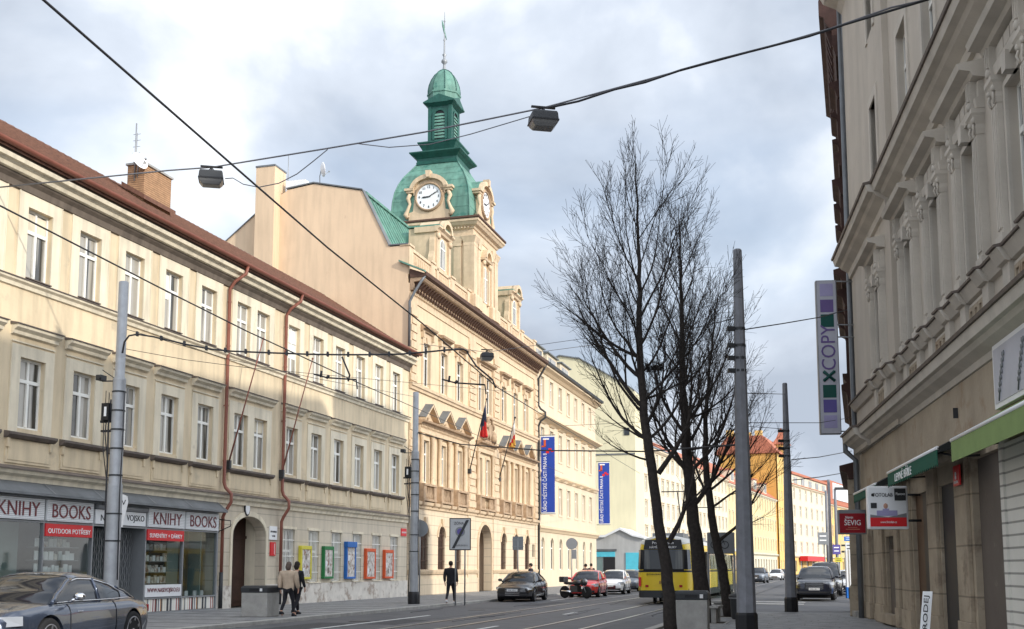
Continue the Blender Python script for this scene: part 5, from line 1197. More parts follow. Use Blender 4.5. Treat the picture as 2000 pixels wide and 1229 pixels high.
house('pink_house', 'pink and orange house where the street narrows', 90.3, 150, 20, 'pink_wall', 4, 8, 'tile_red', 5, frame=FC, w=1.6, trim='ochre_wall')
FE = Frame(*at(1610, 1110, 380).xy, 1.0, .12)
house('distant_house', 'far house with a broad red roof at the end of the street', 0, 34, 22, 'white_wall', 4, 9, 'tile_red', 7, frame=FE, w=1.5)
house('distant_house', 'distant pale house low behind the street signs', 35, 60, 15, 'white_wall', 3, 6, 'tile_red', 5, frame=FE, w=1.4)
# a further block past the crossing on the right
FX = Frame(31.5, 96, -.05, -1)
house('grey_block', 'light house front past the crossing, behind the bus stop signs', 0, 12, 11, 'white_wall', 2, 4, 'tile_red', 2, frame=FX)
# ================= street furniture =================
def steel_pole(px, pyb, Y, h, label, cables=True):
    p = at(px, pyb, Y); X = p.x
    o = empty('tram_wire_pole', (X, Y, 0), R(-16), label, 'pole', 'poles carrying the tram wires')
    MB().lathe([(.19, 0), (.19, 3.6), (.185, 3.65), (.165, 3.7), (.165, 6.4), (.16, 6.45), (.125, 6.5), (.125, h), (.1, h + .02)], n=20).build('shaft', 'pole_grey', o)
    MB().lathe([(.25, -.02), (.25, .35), (.22, .5), (.2, .52)], n=20).build('base_collar', 'black', o)
    b = MB()
    for z in (2.2, 2.9, 3.9, 4.6, 5.1, 5.6, 6.1): b.lathe([(.2 if z < 3.6 else .178, z - .02), (.2 if z < 3.6 else .178, z + .02)], n=20)
    b.build('strap', 'dark_metal', o)
    k = MB(); k.tube([(-.2, -.05, 5.9), (-.24, -.06, 5.2), (-.22, -.06, 4.2), (-.23, -.05, 3.4), (-.21, -.05, 1.5), (-.23, -.05, .1)], .022, 6); k.tube([(.2, -.05, 6.1), (.21, -.06, 4.8), (.19, -.06, 3.4), (.22, -.05, 1.2)], .015, 6); k.tube([(-.3, -.05, 5.6), (-.34, -.05, 5.0), (-.22, -.05, 4.2)], .015, 6); k.tube([(-.4, -.05, 5.6), (-.38, -.05, 4.6), (-.22, -.05, 3.7)], .012, 6)
    k.build('cable', 'wire', o)
    e_ = MB(); e_.box(-.42, -.2, -.14, .12, 5.35, 5.8); e_.box(-.52, -.15, -.04, .04, 5.3, 5.36); e_.box(-.48, -.16, -.05, .05, 5.05, 5.1)
    e_.tube([(-.4, 0, 5.8), (-.4, 0, 6.15)], .01, 5); e_.tube([(-.3, 0, 5.8), (-.3, 0, 6.1)], .01, 5)
    e_.build('equipment_box', 'black', o); MB().box(-.33, -.26, -.15, -.14, 5.45, 5.7).build('label_plate', 'white_plastic', o)
    c_ = MB(); c_.tube([(-.12, 0, 6.4), (-.5, -.05, 6.4)], .018, 6); c_.box(-.62, -.46, -.16, .08, 6.42, 6.56); c_.tube([(-.5, -.05, 6.7), (-.12, 0, 6.45)], .012, 5); c_.lathe([(.05, -.2), (.06, -.16)], (-.5, 0, 6.49), 'y', 10)
    c_.build('camera', 'dark_metal', o)
    return o
steel_pole(213, 1225, 28.6, 9.05, 'grey steel pole with cables and a camera in front of the bookshop')
steel_pole(808, 1180, 46.8, 9.0, 'grey steel pole with a cable box before the edge of the town hall')
def oct_pole(px, pyb, Y, h, r0, r1, label):
    X = at(px, pyb, Y).x; o = empty('tram_wire_pole', (X, Y, 0), R(10), label, 'pole', 'poles carrying the tram wires')
    rings = [[(r * math.cos(R(22.5) + k * math.pi / 4), r * math.sin(R(22.5) + k * math.pi / 4), z) for k in range(8)] for r, z in ((r0, .4), (r0 + (r1 - r0) * .48, h * .5), (r1, h), (r1 * .8, h + .03))]
    MB().loft(rings, smooth=False).build('shaft', 'pole_conc', o)
    MB().loft([[(r * math.cos(R(22.5) + k * math.pi / 4), r * math.sin(R(22.5) + k * math.pi / 4), z) for k in range(8)] for r, z in ((r0 + .03, -.02), (r0 + .03, .45), (r0 + .005, .5))], smooth=False).build('base_collar', 'black', o)
    b = MB()
    for z in (6.1, 6.4, 6.7, 7.1): b.lathe([(r1 + .045, z * h / 9 - .03), (r1 + .045, z * h / 9 + .03)], n=8, smooth=False); b.box(-.3, -.12, -.04, .04, z * h / 9 - .05, z * h / 9 + .05)
    b.build('clamp', 'dark_metal', o); return o
oct_pole(1459, 1240, 25.3, 8.95, .22, .1, 'tall grey eight-sided pole beside the bare trees, nearest on the right pavement')
oct_pole(1546, 1197, 38.6, 8.0, .2, .085, 'dark eight-sided pole at the crossing beside the dark blue car')

def wire(name, pts, r, m, label, cat='cable', sag=0, group=None, n=6):
    """pts: world points; sag in metres over each span"""
    P = []
    for i in range(len(pts) - 1):
        a, b = Vector(pts[i]), Vector(pts[i + 1]); k = 10 if sag else 1
        for j in range(k): t = j / k; q = a.lerp(b, t); q.z -= sag * 4 * t * (1 - t); P.append(q)
    P.append(Vector(pts[-1])); o0 = P[0]
    ob = MB().tube([p - o0 for p in P], r, n).build(name, m, loc=tuple(o0)); tag(ob, label, cat, group); return ob
# span wire with the two near street lamps
def spanY(px): return 24.85 + (1061 - px) * (27.6 - 24.85) / (1061 - 413)
SP = [(-60, 372), (330, 333), (413, 327), (640, 290), (830, 258), (1061, 211), (1300, 146), (1500, 92), (1620, 57), (1740, 15), (1845, -8)]
wire('span_wire', [at(x, y, spanY(x)) for x, y in SP], .02, 'wire_grey', 'thin grey span wire across the street that holds the two nearest hanging lamps', 'wire')
wire('lamp_cable', [at(x, y + 3 + 2 * (i % 2), spanY(x) - .1) for i, (x, y) in enumerate([(1070, 208), (1130, 193), (1200, 172), (1260, 156), (1330, 134), (1410, 110), (1500, 89), (1580, 66), (1650, 45), (1740, 16), (1820, -6)])], .026, 'wire', 'thick black cable running from the nearest hanging lamp to the right building')
wire('lamp_cable', [at(x, y, spanY(x) - .05) for x, y in [(440, 349), (455, 348), (475, 360), (505, 366), (545, 358), (580, 340), (612, 315), (640, 292)]], .013, 'wire_grey', 'thin looping cable from the left hanging lamp up to the span wire')
wire('lamp_cable', [at(x, y, spanY(x)) for x, y in [(700, 281), (760, 288), (840, 282), (920, 262), (1034, 228)]], .012, 'wire_grey', 'thin slack cable crossing in front of the green lantern of the tower')
def lamp(px, py, Y, wd, label, tilt=0):
    p = at(px, py, Y); o = empty('hanging_lamp', tuple(p), R(12), label, 'street lamp', 'lamps hanging over the street')
    w_ = wd / 2; d_ = wd * .36; h_ = wd * .34
    hsg = MB().loft([[(-w_ * .88, -d_, 0), (w_ * .88, -d_, 0), (w_ * .88, d_, 0), (-w_ * .88, d_, 0)], [(-w_ * .95, -d_ * 1.05, -.05), (w_ * .95, -d_ * 1.05, -.05), (w_ * .95, d_ * 1.05, -.05), (-w_ * .95, d_ * 1.05, -.05)], [(-w_, -d_ * 1.1, -h_), (w_, -d_ * 1.1, -h_), (w_, d_ * 1.1, -h_), (-w_, d_ * 1.1, -h_)]], smooth=False)
    hsg.build('housing', 'dark_metal' if wd > .5 else 'sign_back', o, bevel=.02)
    MB().loft([[(-w_, -d_ * 1.12, -h_), (w_, -d_ * 1.12, -h_), (w_, d_ * 1.12, -h_), (-w_, d_ * 1.12, -h_)], [(-w_ * .9, -d_ * .95, -h_ - .08), (w_ * .9, -d_ * .95, -h_ - .08), (w_ * .9, d_ * .95, -h_ - .08), (-w_ * .9, d_ * .95, -h_ - .08)], [(-w_ * .7, -d_ * .7, -h_ - .16), (w_ * .7, -d_ * .7, -h_ - .16), (w_ * .7, d_ * .7, -h_ - .16), (-w_ * .7, d_ * .7, -h_ - .16)]], smooth=False).build('glass_bowl', 'lamp_glass', o, bevel=.02)
    MB().box(-w_ * .9, w_ * .9, -.03, .03, .13, .17).tube([(0, 0, 0), (0, 0, .15)], .03, 6).tube([(-.12, 0, 0), (0, 0, .13), (.12, 0, 0)], .015, 5).box(-w_ * 1.02, w_ * 1.02, -d_ * 1.15, d_ * 1.15, -h_ - .02, -h_ + .01).build('hanger', 'black', o)
lamp(413, 337, 27.55, .62, 'dark box lamp hanging on the left, above the roof of the yellow building')
lamp(1061, 222, 24.8, .64, 'dark box lamp hanging right of the tower, nearest of the three')
lamp(951, 690, 47, .55, 'small grey box lamp hanging in front of the town hall')
wire('span_wire', [at(820, 672, 46.8), at(951, 688, 47), at(1150, 660, 47.5), at(1432, 618, 48)], .012, 'wire_grey', 'thin span wire that holds the small lamp before the town hall', 'wire')
# contact wires of the tramway
wire('contact_wire', [at(-60, 372, 13.2), at(0, 402, 13.7), at(310, 561, 17.0), at(480, 646, 20), at(700, 748, 25.6), at(830, 805, 47), at(1100, 925, 90)], .012, 'wire', 'tram contact wire over the left track', 'wire', group='tram contact wires')
wire('contact_wire', [at(60, -20, 9.2), at(85, 0, 9.5), at(480, 345, 13.7), at(640, 484, 17.5), at(825, 632, 22), at(970, 756, 27.5), at(1100, 835, 48), at(1250, 925, 90)], .014, 'wire', 'tram contact wire over the right track, rising to the upper left corner', 'wire', group='tram contact wires')
# bracket cable from the near left pole with its two hangers
P1 = 28.3
pts = [(239, 690), (243, 668), (252, 656), (268, 653), (300, 658), (360, 672), (410, 682), (450, 686), (520, 689), (600, 692), (660, 693), (720, 693), (780, 692), (830, 688), (870, 684), (905, 682), (915, 688)]
bz = lambda x: P1 - (x - 239) * .0012
o = wire('feeder_cable', [at(x, y, bz(x)) for x, y in pts], .024, 'wire', 'thick black cable bowing out from the near left pole over the tracks')
k = MB(); q0 = at(*pts[0], P1)
for x in (268, 315, 360, 403, 440, 480, 525, 560, 600, 640, 680, 722, 760, 800, 832, 868):
    y = next(pts[i][1] + (pts[i + 1][1] - pts[i][1]) * (x - pts[i][0]) / (pts[i + 1][0] - pts[i][0]) for i in range(len(pts) - 1) if pts[i][0] <= x <= pts[i + 1][0])
    c_ = at(x, y, bz(x)) - q0; k.box(c_.x - .025, c_.x + .025, c_.y - .05, c_.y + .05, c_.z - .05, c_.z + .07)
k.build('clip', 'wire', o)
for pl, lb in (((at(668, 697, P1 - .6), at(683, 733, P1 - .6), at(680, 745, P1 - .6)), 'left track'), ((at(912, 688, P1 - .8), at(930, 715, P1 - .8), at(962, 742, P1 - .8), at(968, 758, P1 - .8)), 'right track')):
    wire('hanger_cable', pl, .025, 'wire', 'short black cable dropping to the wire holder of the ' + lb)
def holder(px, py, Y, label):
    p = at(px, py, Y); o = empty('contact_wire_holder', tuple(p), R(-8), label, 'wire holder', 'wire holders over the tracks')
    MB().tube([(0, 0, 0), (.35, 0, -.1), (1.1, .05, -.16)], .022, 6).build('arm', 'wire', o); MB().tube([(.18, 0, -.08), (.2, 0, .08)], .03, 6).tube([(.33, 0, -.12), (.4, 0, -.04)], .035, 6).build('insulator', 'wire', o); MB().tube([(1.1, .05, -.16), (1.13, .05, -.4)], .018, 6).build('clamp', 'wire', o)
holder(613, 731, 27.6, 'wire holder over the left track, in front of the yellow building'); holder(863, 741, 27.6, 'wire holder over the right track, in front of the town hall')
for i, (lst, r, lb) in enumerate((
    ([(236, 640, 28.6), (440, 700, 30), (620, 740, 34), (810, 775, 46.8)], .008, 'thin stay wire between the two left poles, upper'),
    ([(236, 680, 28.6), (364, 703, 29), (480, 718, 30), (1000, 766, 50)], .008, 'thin stay wire sloping from the near left pole over the facade'),
    ([(815, 845, 46.8), (900, 868, 44), (1060, 880, 41), (1260, 882, 33), (1455, 868, 25.4)], .026, 'black feeder cable from the second left pole to the near right pole'),
    ([(1036, 690, 60), (1150, 675, 50), (1300, 655, 38), (1435, 622, 25.3)], .012, 'thin wire from the town hall downpipe to the near right pole'),
    ([(1440, 646, 25.4), (1530, 632, 28), (1600, 620, 31), (1660, 604, 34.8)], .016, 'thin wire from the near right pole to the dark building, above the lettered sign'),
    ([(1450, 768, 25.4), (1532, 770, 38.6)], .012, 'thin wire between the two right poles'),
    ([(1460, 826, 25.4), (1600, 826, 32), (1662, 816, 35)], .01, 'thin wire passing behind the bottom of the lettered sign'),
    ([(1546, 898, 38.6), (1600, 893, 42), (1664, 881, 46)], .018, 'black wire from the dark pole to the dark building, upper'),
    ([(1548, 938, 38.6), (1600, 932, 42), (1664, 921, 46)], .018, 'black wire from the dark pole to the dark building, lower'),
    ([(1100, 832, 60), (1300, 822, 52), (1532, 838, 38.7)], .012, 'thin wire crossing behind the trees to the dark pole'))):
    wire('stay_wire' if i not in (2,) else 'feeder_cable', [at(*p) for p in lst], r, 'wire', lb, 'wire', sag=.0)
# ---- signs on the right ----
def pixat(px, py, Y): return at(px, py, Y)
def hang_sign(name, Y, x0, x1, ytop, ybot, label, thick=.16, cat='sign'):
    a = at(x0, (ytop + ybot) / 2, Y); b = at(x1, (ytop + ybot) / 2, Y); zt = at((x0 + x1) / 2, ytop, Y).z; zb = at((x0 + x1) / 2, ybot, Y).z
    o = empty(name, ((a.x + b.x) / 2, Y, zb), R(-6), label, cat); return o, (b.x - a.x) / 2, zt - zb
o, w_, h_ = hang_sign('vertical_sign', 33.6, 1597, 1637, 549, 849, 'tall lilac vertical sign with coloured squares and the lettering COPY')
MB().box(-w_, w_, -.1, .1, 0, h_).build('box', 'sign_back', o, bevel=.02); fc = MB().box(-w_ + .03, w_ - .03, -.112, -.09, .03, h_ - .03).build('face', 'xc_face' if 'xc_face' in M else 'white_panel', o)
fc.data.materials[0] = mat('xc_face', (0.42, 0.43, 0.49), rough=.4)
def rsq(m, zf, s=.2):
    z = h_ * zf; MB().box(-s, s, -.12, -.11, z - s, z + s).build('square', m, fc, bevel=.03)
for m, zf in (('xc_lilac', .935), ('xc_violet', .83), ('xc_green', .733), ('xc_green', .275), ('xc_indigo', .18), ('xc_lilac', .08)): rsq(m, zf)
text('COPY', .62, 'xc_violet', fc, (0, -.118, h_ * .56), rot=(R(90), R(-90), 0), width=1.42)
text('X', .55, 'xc_green', fc, (0, -.118, h_ * .372), rot=(R(90), R(-90), 0), width=.3, depth=.012); 
MB().tube([(-.17, -.125, h_ * .34), (.17, -.125, h_ * .405)], .045, 4).tube([(-.17, -.127, h_ * .405), (.17, -.127, h_ * .34)], .045, 4).build('cross', 'xc_green', fc)
t = MB()
for zf in (.995, .71, .63, .02): t.tube([(w_ - .02, 0, h_ * zf), (w_ + .75, .1, h_ * zf)], .022, 6)
t.build('bracket', 'grey_metal', o)
o, w_, h_ = hang_sign('hanging_sign', 24.9, 1694, 1771, 950, 1034, 'white hanging shop sign with a red band in front of the green awning')
MB().box(-w_, w_, -.08, .08, 0, h_).build('box', 'white_plastic', o, bevel=.025); fc = MB().box(-w_ + .04, w_ - .04, -.09, -.075, .04, h_ - .04).build('face', 'white_panel', o)
MB().box(-w_ + .05, w_ - .05, -.1, -.088, .06, .26).build('band', 'sign_red', fc); MB().prism([(-w_ + .05, .26), (w_ - .05, .26), (w_ - .05, .36), (0, .27), (-w_ + .05, .33)], 'y', -.098, -.088).build('band', 'sign_back', fc); MB().box(.15, w_ - .05, -.1, -.088, h_ - .33, h_ - .06).build('dark_panel', 'dark_metal', fc); text('Pixvovo', .09, 'letter_white', fc, (.28, -.105, h_ - .18), width=.2)
text('FOTOLAB', .12, 'letter_black', fc, (-.1, -.095, h_ - .2), width=.42); MB().lathe([(.035, 0), (.035, -.01)], (-w_ + .12, -.09, h_ - .2), 'y', 12).build('mark', 'letter_black', fc); MB().box(-w_ + .07, -w_ + .2, -.098, -.088, h_ - .5, h_ - .38).build('mark', 'dark_metal', fc)
MB().ball((-.05, -.08, .52), (.06, .02, .075), 6).build('portrait', 'skin', fc); MB().box(-.25, .2, -.1, -.088, .3, .42).box(-.12, .02, -.1, -.088, .42, .46).build('picture', 'xc_lilac', fc); text('www.fotolab.cz', .07, 'letter_white', fc, (0, -.105, .16), width=.36)
MB().tube([(w_ - .05, 0, h_ * .8), (w_ + .3, .04, h_ * .8)], .03, 6).tube([(w_ - .05, 0, h_ * .2), (w_ + .3, .04, h_ * .2)], .03, 6).build('bracket', 'dark_metal', o)
o, w_, h_ = hang_sign('hanging_sign', 29.5, 1637, 1690, 996, 1044, 'dark red hanging shop sign left of the white one')
MB().box(-w_, w_, -.09, .09, 0, h_).build('box', 'sign_back', o, bevel=.02); fc = MB().box(-w_ + .03, w_ - .03, -.1, -.085, .04, h_ - .1).build('face', 'sign_darkred', o); MB().box(-w_ + .03, w_ - .03, -.1, -.085, h_ - .1, h_ - .02).build('face', 'sign_back', o); text('ŠEVIG', .2, 'letter_white', fc, (0, -.105, h_ * .5), width=.42); text('Napoje', .09, 'letter_white', fc, (-.08, -.105, h_ * .68), width=.2); MB().box(-.18, .18, -.105, -.1, .13, .14).box(-.12, .12, -.105, -.1, .18, .187).build('line', 'pink_wall', fc)
MB().tube([(w_ - .05, 0, h_ * .8), (w_ + .5, .08, h_ * .8)], .03, 6).build('bracket', 'dark_metal', o)
# awnings
def awning(x0, x1, out_, zf, zb, m, mtop, label, txt=None, valh=.26, scallop=True):
    o = FR.empty('awning', x0, 0, 0, label=label, cat='awning', group='folding awnings over the shops'); L_ = x1 - x0
    MB().prism([(0, zb), (-out_, zf), (-out_, zf + .03), (0, zb + .04)], 'x', 0, L_).build('cover', mtop, o)
    v = MB(); n_ = int(L_ / .2); pts = [(0, zf), (L_, zf)]
    for k in range(n_, -1, -1):
        pts.append((L_ * k / n_, zf - valh)); 
        if k > 0 and scallop: pts.append((L_ * (k - .5) / n_, zf - valh + .06))
    v.prism(pts, 'y', -out_ - .012, -out_).build('valance', m, o)
    MB().tube([(0, -out_, zf + .03), (L_, -out_, zf + .03)], .035, 8).build('front_bar', 'white_plastic' if m != 'awning_lime' else 'white_panel', o)
    MB().add([(L_, 0, zb), (L_, -out_, zf), (L_, -out_, zf - .05), (L_, 0, zb - .3)], [(0, 1, 2, 3)]).add([(0, 0, zb), (0, -out_, zf), (0, -out_, zf - .05), (0, 0, zb - .3)], [(0, 1, 2, 3)]).build('side', mtop, o)
    a = MB()
    for x in (.3, L_ - .3): a.tube([(x, -.02, zb - .5), (x, -out_ * .5, zf - .1), (x, -out_, zf)], .02, 6)
    a.build('arm', 'dark_metal', o)
    if txt: text(txt, .24, 'letter_white', o, (L_ * .36, -out_ - .016, zf - .12), width=1.9)
    return o
awning(10.3, 15.6, .8, 3.58, 4.0, 'awning_green', 'awning_black', 'dark green awning with scalloped valance and white lettering, behind the white sign', 'LEVNÉ BŘÍLE', .3)
awning(4.6, 8.5, .8, 3.48, 3.9, 'awning_green', 'awning_black', 'small dark green awning furthest down the right facade', None, .22)
awning(16.75, 23.0, .8, 3.58, 4.05, 'awning_lime', 'awning_lime', 'light green awning at the right edge', None, .33, False)
o = FR.empty('wall_panel', 16.95, -.02, 4.08, label='white panel with a drawn ear of wheat above the light green awning', cat='sign')
MB().box(0, 2.5, -.12, 0, 0, 1.05).build('frame', 'white_panel', o); MB().box(.08, 2.42, -.13, -.11, .08, .97).build('board', 'xc_face', o)
wh = MB()
for s_ in (0, 1.1):
    wh.tube([(.35 + s_, -.14, .1), (.5 + s_, -.14, .5), (.75 + s_, -.14, .85)], .012, 5)
    for k in range(7):
        x, z = .4 + s_ + .05 * k, .25 + .09 * k
        for q in (-1, 1): wh.ball((x + q * .045, -.14, z + .02), (.022, .012, .05), 4)
wh.build('wheat_drawing', 'sign_back', o)
o = FR.empty('street_sign', 13.75, -.13, 3.05, label='small red street name plate on the pier under the light green awning', cat='sign'); MB().box(0, .5, -.03, 0, 0, .38).build('plate', 'sign_red', o); text('8', .2, 'letter_white', o, (.25, -.04, .19)); text('KARLÍN', .06, 'letter_white', o, (.25, -.04, .07), width=.3)
p = at(1812, 1200, 19.0)
o = empty('pavement_board', (p.x - .02, 19.0, 0), R(-25), 'narrow white standing board with a column of dark letters', 'sign'); MB().add([(-.17, 0, 0), (-.01, 0, 0), (.09, .3, 1.1), (-.07, .3, 1.1), (-.17, .04, 0), (-.01, .04, 0), (.09, .33, 1.1), (-.07, .33, 1.1)], [(0, 1, 2, 3), (4, 5, 6, 7), (0, 1, 5, 4), (1, 2, 6, 5), (2, 3, 7, 6), (3, 0, 4, 7)]).build('board', 'white_panel', o)
tx = text('VÝPRODEJ', .11, 'letter_black', o, (-.04, .125, .56), rot=(R(75), R(-85), 0), width=.95)
# ---- traffic signs on the left pavement ----
def post(o, h, r=.03): return MB().tube([(0, 0, 0), (0, 0, h)], r, 8).build('post', 'grey_metal', o)
p = at(898, 1172, 45); o = empty('traffic_sign', (p.x, 45, 0), R(3), 'large rectangular end-of-zone sign on two posts beside the walking man', 'traffic sign')
zt, zb = at(898, 1012, 45).z, at(898, 1075, 45).z; hw = .44
MB().box(-hw, hw, -.03, .01, zb, zt).build('plate', 'letter_black', o, bevel=.03); fc = MB().box(-hw + .04, hw - .04, -.04, -.028, zb + .04, zt - .04).build('face', 'sign_back', o); fc.data.materials[0] = mat('sign_grey', (.46, .47, .48), rough=.4)
MB().lathe([(.2, 0), (.2, -.006)], (0, -.04, (zb + zt) / 2 + .1), 'y', 28).build('disc', 'sign_back', fc); MB().lathe([(.13, 0), (.13, -.01)], (0, -.042, (zb + zt) / 2 + .1), 'y', 28).build('disc', 'xc_indigo', fc)
MB().add([(-.34, -.055, zb + .08), (-.22, -.055, zb + .08), (.36, -.055, zt - .08), (.24, -.055, zt - .08)], [(0, 1, 2, 3)]).build('stripe', 'dark_metal', fc); text('ZÓNA', .16, 'dark_metal', fc, (-.05, -.046, zt - .2), width=.4); text('Po-Pá 8-20 h', .1, 'dark_metal', fc, (.05, -.046, zb + .2), width=.5)
MB().tube([(-.18, .02, 0), (-.18, .02, zt - .05)], .03, 8).build('post', 'grey_metal', o); MB().tube([(.2, .02, 0), (.2, .02, zt - .05)], .03, 8).build('post', 'grey_metal', o)
p = at(1012, 1150, 56); o = empty('traffic_sign', (p.x, 58, 0), R(0), 'small rectangular grey sign seen from behind, in front of the town hall arches', 'traffic sign'); post(o, 3.15); MB().box(-.28, .28, -.02, .0, 2.45, 3.15).build('plate', 'sign_back', o); MB().box(-.3, .3, -.035, -.02, 2.6, 2.64).box(-.3, .3, -.035, -.02, 2.95, 2.99).build('rail', 'grey_metal', o)
p = at(1117, 1140, 66); o = empty('traffic_sign', (p.x, 66, 0), R(0), 'round grey sign seen from behind with a plate below, before the pale office building', 'traffic sign'); post(o, 3.3); MB().lathe([(.34, 0), (.34, -.02)], (0, -.03, 2.95), 'y', 28).build('plate', 'sign_back', o); MB().box(-.0, .28, -.04, -.02, 2.05, 2.6).build('plate', 'sign_back', o)
p = at(820, 1030, 47.5); o = empty('traffic_sign', (p.x, 47.6, 0), R(0), 'round sign half hidden behind the second left pole', 'traffic sign'); post(o, 3.6); MB().lathe([(.36, 0), (.36, -.02)], (0, -.03, 3.2), 'y', 28).build('plate', 'sign_back', o)
# ---- concrete bins ----
def conc_bin(loc, rz, label, s=1.0):
    o = empty('litter_bin', loc, rz, label, 'litter bin', None); w_ = .43 * s
    MB().loft([[(-w_, -w_, 0), (w_, -w_, 0), (w_, w_, 0), (-w_, w_, 0)], [(-w_ * 1.02, -w_ * 1.02, .75), (w_ * 1.02, -w_ * 1.02, .75), (w_ * 1.02, w_ * 1.02, .75), (-w_ * 1.02, w_ * 1.02, .75)]], smooth=False).build('body', 'concrete', o, bevel=.025)
    MB().loft([[(-w_ * a, -w_ * a, z), (w_ * a, -w_ * a, z), (w_ * a, w_ * a, z), (-w_ * a, w_ * a, z)] for a, z in ((1.04, .75), (1.06, .9), (.95, .95), (.9, .96))], smooth=False).build('lid', 'dark_metal', o, bevel=.01)
    MB().box(-.15, .15, -w_ * 1.08, -w_, .8, .87).build('slot', 'black', o); MB().box(.2, .28, -w_ * 1.085, -w_, .79, .88).build('label_plate', 'plate_white', o); return o
p = at(505, 1205, 34.6); conc_bin((p.x, 34.8, 0), R(-14), 'square concrete litter bin with dark lid by the arched doorway')
p = at(1358, 1229, 26.6); conc_bin((p.x, 26.9, 0), R(-14), 'square concrete litter bin with dark lid between the bare trees', .86)
p = at(1447, 1200, 33); o = empty('litter_bin', (p.x - .05, 33, 0), 0, 'round dark litter bin behind the near right pole', 'litter bin')
MB().lathe([(.2, 0), (.24, .06), (.26, .6), (.3, .66), (.28, .72), (.1, .76)], n=20).build('body', 'dark_metal', o); MB().lathe([(.29, .6), (.3, .64)], n=20).build('rim', 'grey_metal', o)
def bench(px, Y, rz, label, L_=1.1):
    o = empty('bench', (at(px, 1190, Y).x, Y, 0), rz, label, 'bench', 'stone benches under the bare trees')
    for s_ in (-1, 1): MB().box(s_ * L_ * .28, s_ * L_ * .4, -.15, .15, 0, .4).build('leg', 'concrete', o)
    MB().box(-L_ / 2, L_ / 2, -.22, .22, .4, .47).build('seat', 'concrete', o, bevel=.012)
bench(1392, 31, R(70), 'nearer stone bench at the foot of the middle tree', .9); bench(1408, 35.5, R(70), 'farther stone bench behind the middle tree', 1.0)
# information stand with a bicycle symbol
p = at(1422, 1180, 36); o = empty('information_stand', (p.x, 37, 0), R(-5), 'grey information stand with a bicycle symbol behind the trees', 'information stand')
zt, zb = at(1422, 1040, 37).z, at(1422, 1082, 37).z
MB().box(-.45, .45, -.08, .08, zb, zt).build('header', 'sign_back', o, bevel=.02)
for s_ in (-1, 1): MB().box(s_ * .4, s_ * .46, -.05, .05, 0, zb).build('post', 'grey_metal', o)
t = MB()
for x in (-.22, .12): 
    prev = None
    ringp = [(x + .12 * math.cos(2 * math.pi * k / 20), -.09, (zb + zt) / 2 - .06 + .12 * math.sin(2 * math.pi * k / 20)) for k in range(21)]; t.tube(ringp, .012, 5)
zc = (zb + zt) / 2 - .06; t.tube([(-.22, -.09, zc), (-.12, -.09, zc + .18), (.04, -.09, zc + .18), (-.07, -.09, zc), (-.22, -.09, zc)], .012, 5); t.tube([(-.07, -.09, zc), (-.13, -.09, zc + .22)], .012, 5); t.tube([(.12, -.09, zc), (.03, -.09, zc + .24), (.1, -.09, zc + .25)], .012, 5)
t.build('bicycle_symbol', 'letter_black', o); MB().box(-.36, .36, -.02, .02, .5, zb - .05).build('glass', 'shop_glass', o)
# beach flag of the bookshop
p = at(240, 1010, 30.2); o = empty('beach_flag', (p.x, 30.2, 0), 0, 'white feather flag with a letter V behind the near left pole', 'flag'); zt, zb = at(240, 966, 30.2).z, at(240, 1030, 30.2).z
MB().tube([(-.1, 0, 0), (-.1, 0, zt)], .015, 6).build('pole', 'dark_metal', o); MB().prism([(-.1, zb), (.0, zb), (.13, zt - .2), (.1, zt - .05), (0, zt), (-.1, zt)], 'y', -.01, .01).build('cloth', 'white_plastic', o); text('V', .2, 'letter_black', o, (0.01, -.015, zt - .22))
# distant signs, posts and lamps on the sunny pavement right of the crossing
def rpost(px, Y, h, label, r=.05, cat='pole', grp=None):
    X = at(px, 1110, Y).x; o = empty('street_pole', (X, Y, 0), 0, label, cat, grp); MB().tube([(0, 0, 0), (0, 0, h)], [r * 1.3, r], 8).build('shaft', 'pole_conc', o); return o
def zz(y, Y): return at(1600, y, Y).z
for px, Y, y, lb in ((1624, 95, 937, 'thin pale pole in the distance, left of the lamp post'), (1618, 110, 958, 'shorter pale pole in the distance, leftmost by the red-roofed houses')):
    rpost(px, Y, zz(y, Y), lb, .12)
o = rpost(1636, 80, zz(955, 80), 'distant street lamp on a pale pole with a flat dark head', .1, 'street lamp'); MB().box(0, .9, -.15, .15, zz(957, 80), zz(952, 80)).build('lamp_head', 'dark_metal', o)
def rsign(px0, px1, y0, y1, Y, m, label, ph=True, txt=None, tm='letter_black'):
    a, b = at(px0, 1100, Y).x, at(px1, 1100, Y).x; o = empty('street_sign', ((a + b) / 2, Y, 0), 0, label, 'sign', 'distant signs beyond the crossing'); w_ = (b - a) / 2; zt, zb = zz(y0, Y), zz(y1, Y)
    MB().box(-w_, w_, -.05, .0, zb, zt).build('plate', m, o); MB().tube([(w_ * .3, .03, 0), (w_ * .3, .03, zt)], .04, 6).build('post', 'grey_metal', o)
    t = MB()
    for k in range(2): z = zb + (zt - zb) * (.3 + .35 * k); t.box(-w_ * .7, w_ * .6, -.06, -.05, z, z + (zt - zb) * .1)
    t.build('lines', tm, o); return o
rsign(1599, 1619, 1040, 1064, 75, 'sign_back', 'pale grey rectangular direction sign, leftmost of the distant signs', tm='letter_white')
rsign(1627, 1642, 1064, 1083, 70, 'xc_indigo', 'small dark blue square sign beside the pole', tm='letter_white')
rsign(1650, 1669, 1048, 1057, 60, 'sign_blue', 'narrow blue sign above the white one at the stop', tm='letter_white')
rsign(1652, 1670, 1060, 1078, 60.5, 'white_panel', 'white timetable sign at the stop with dark lines')
rsign(1671, 1682, 1064, 1087, 58, 'sign_blue', 'blue sign close to the dark building corner', tm='letter_white')
rsign(1631, 1645, 1089, 1098, 66, 'yellow_box', 'small yellow sign low beside the pole')
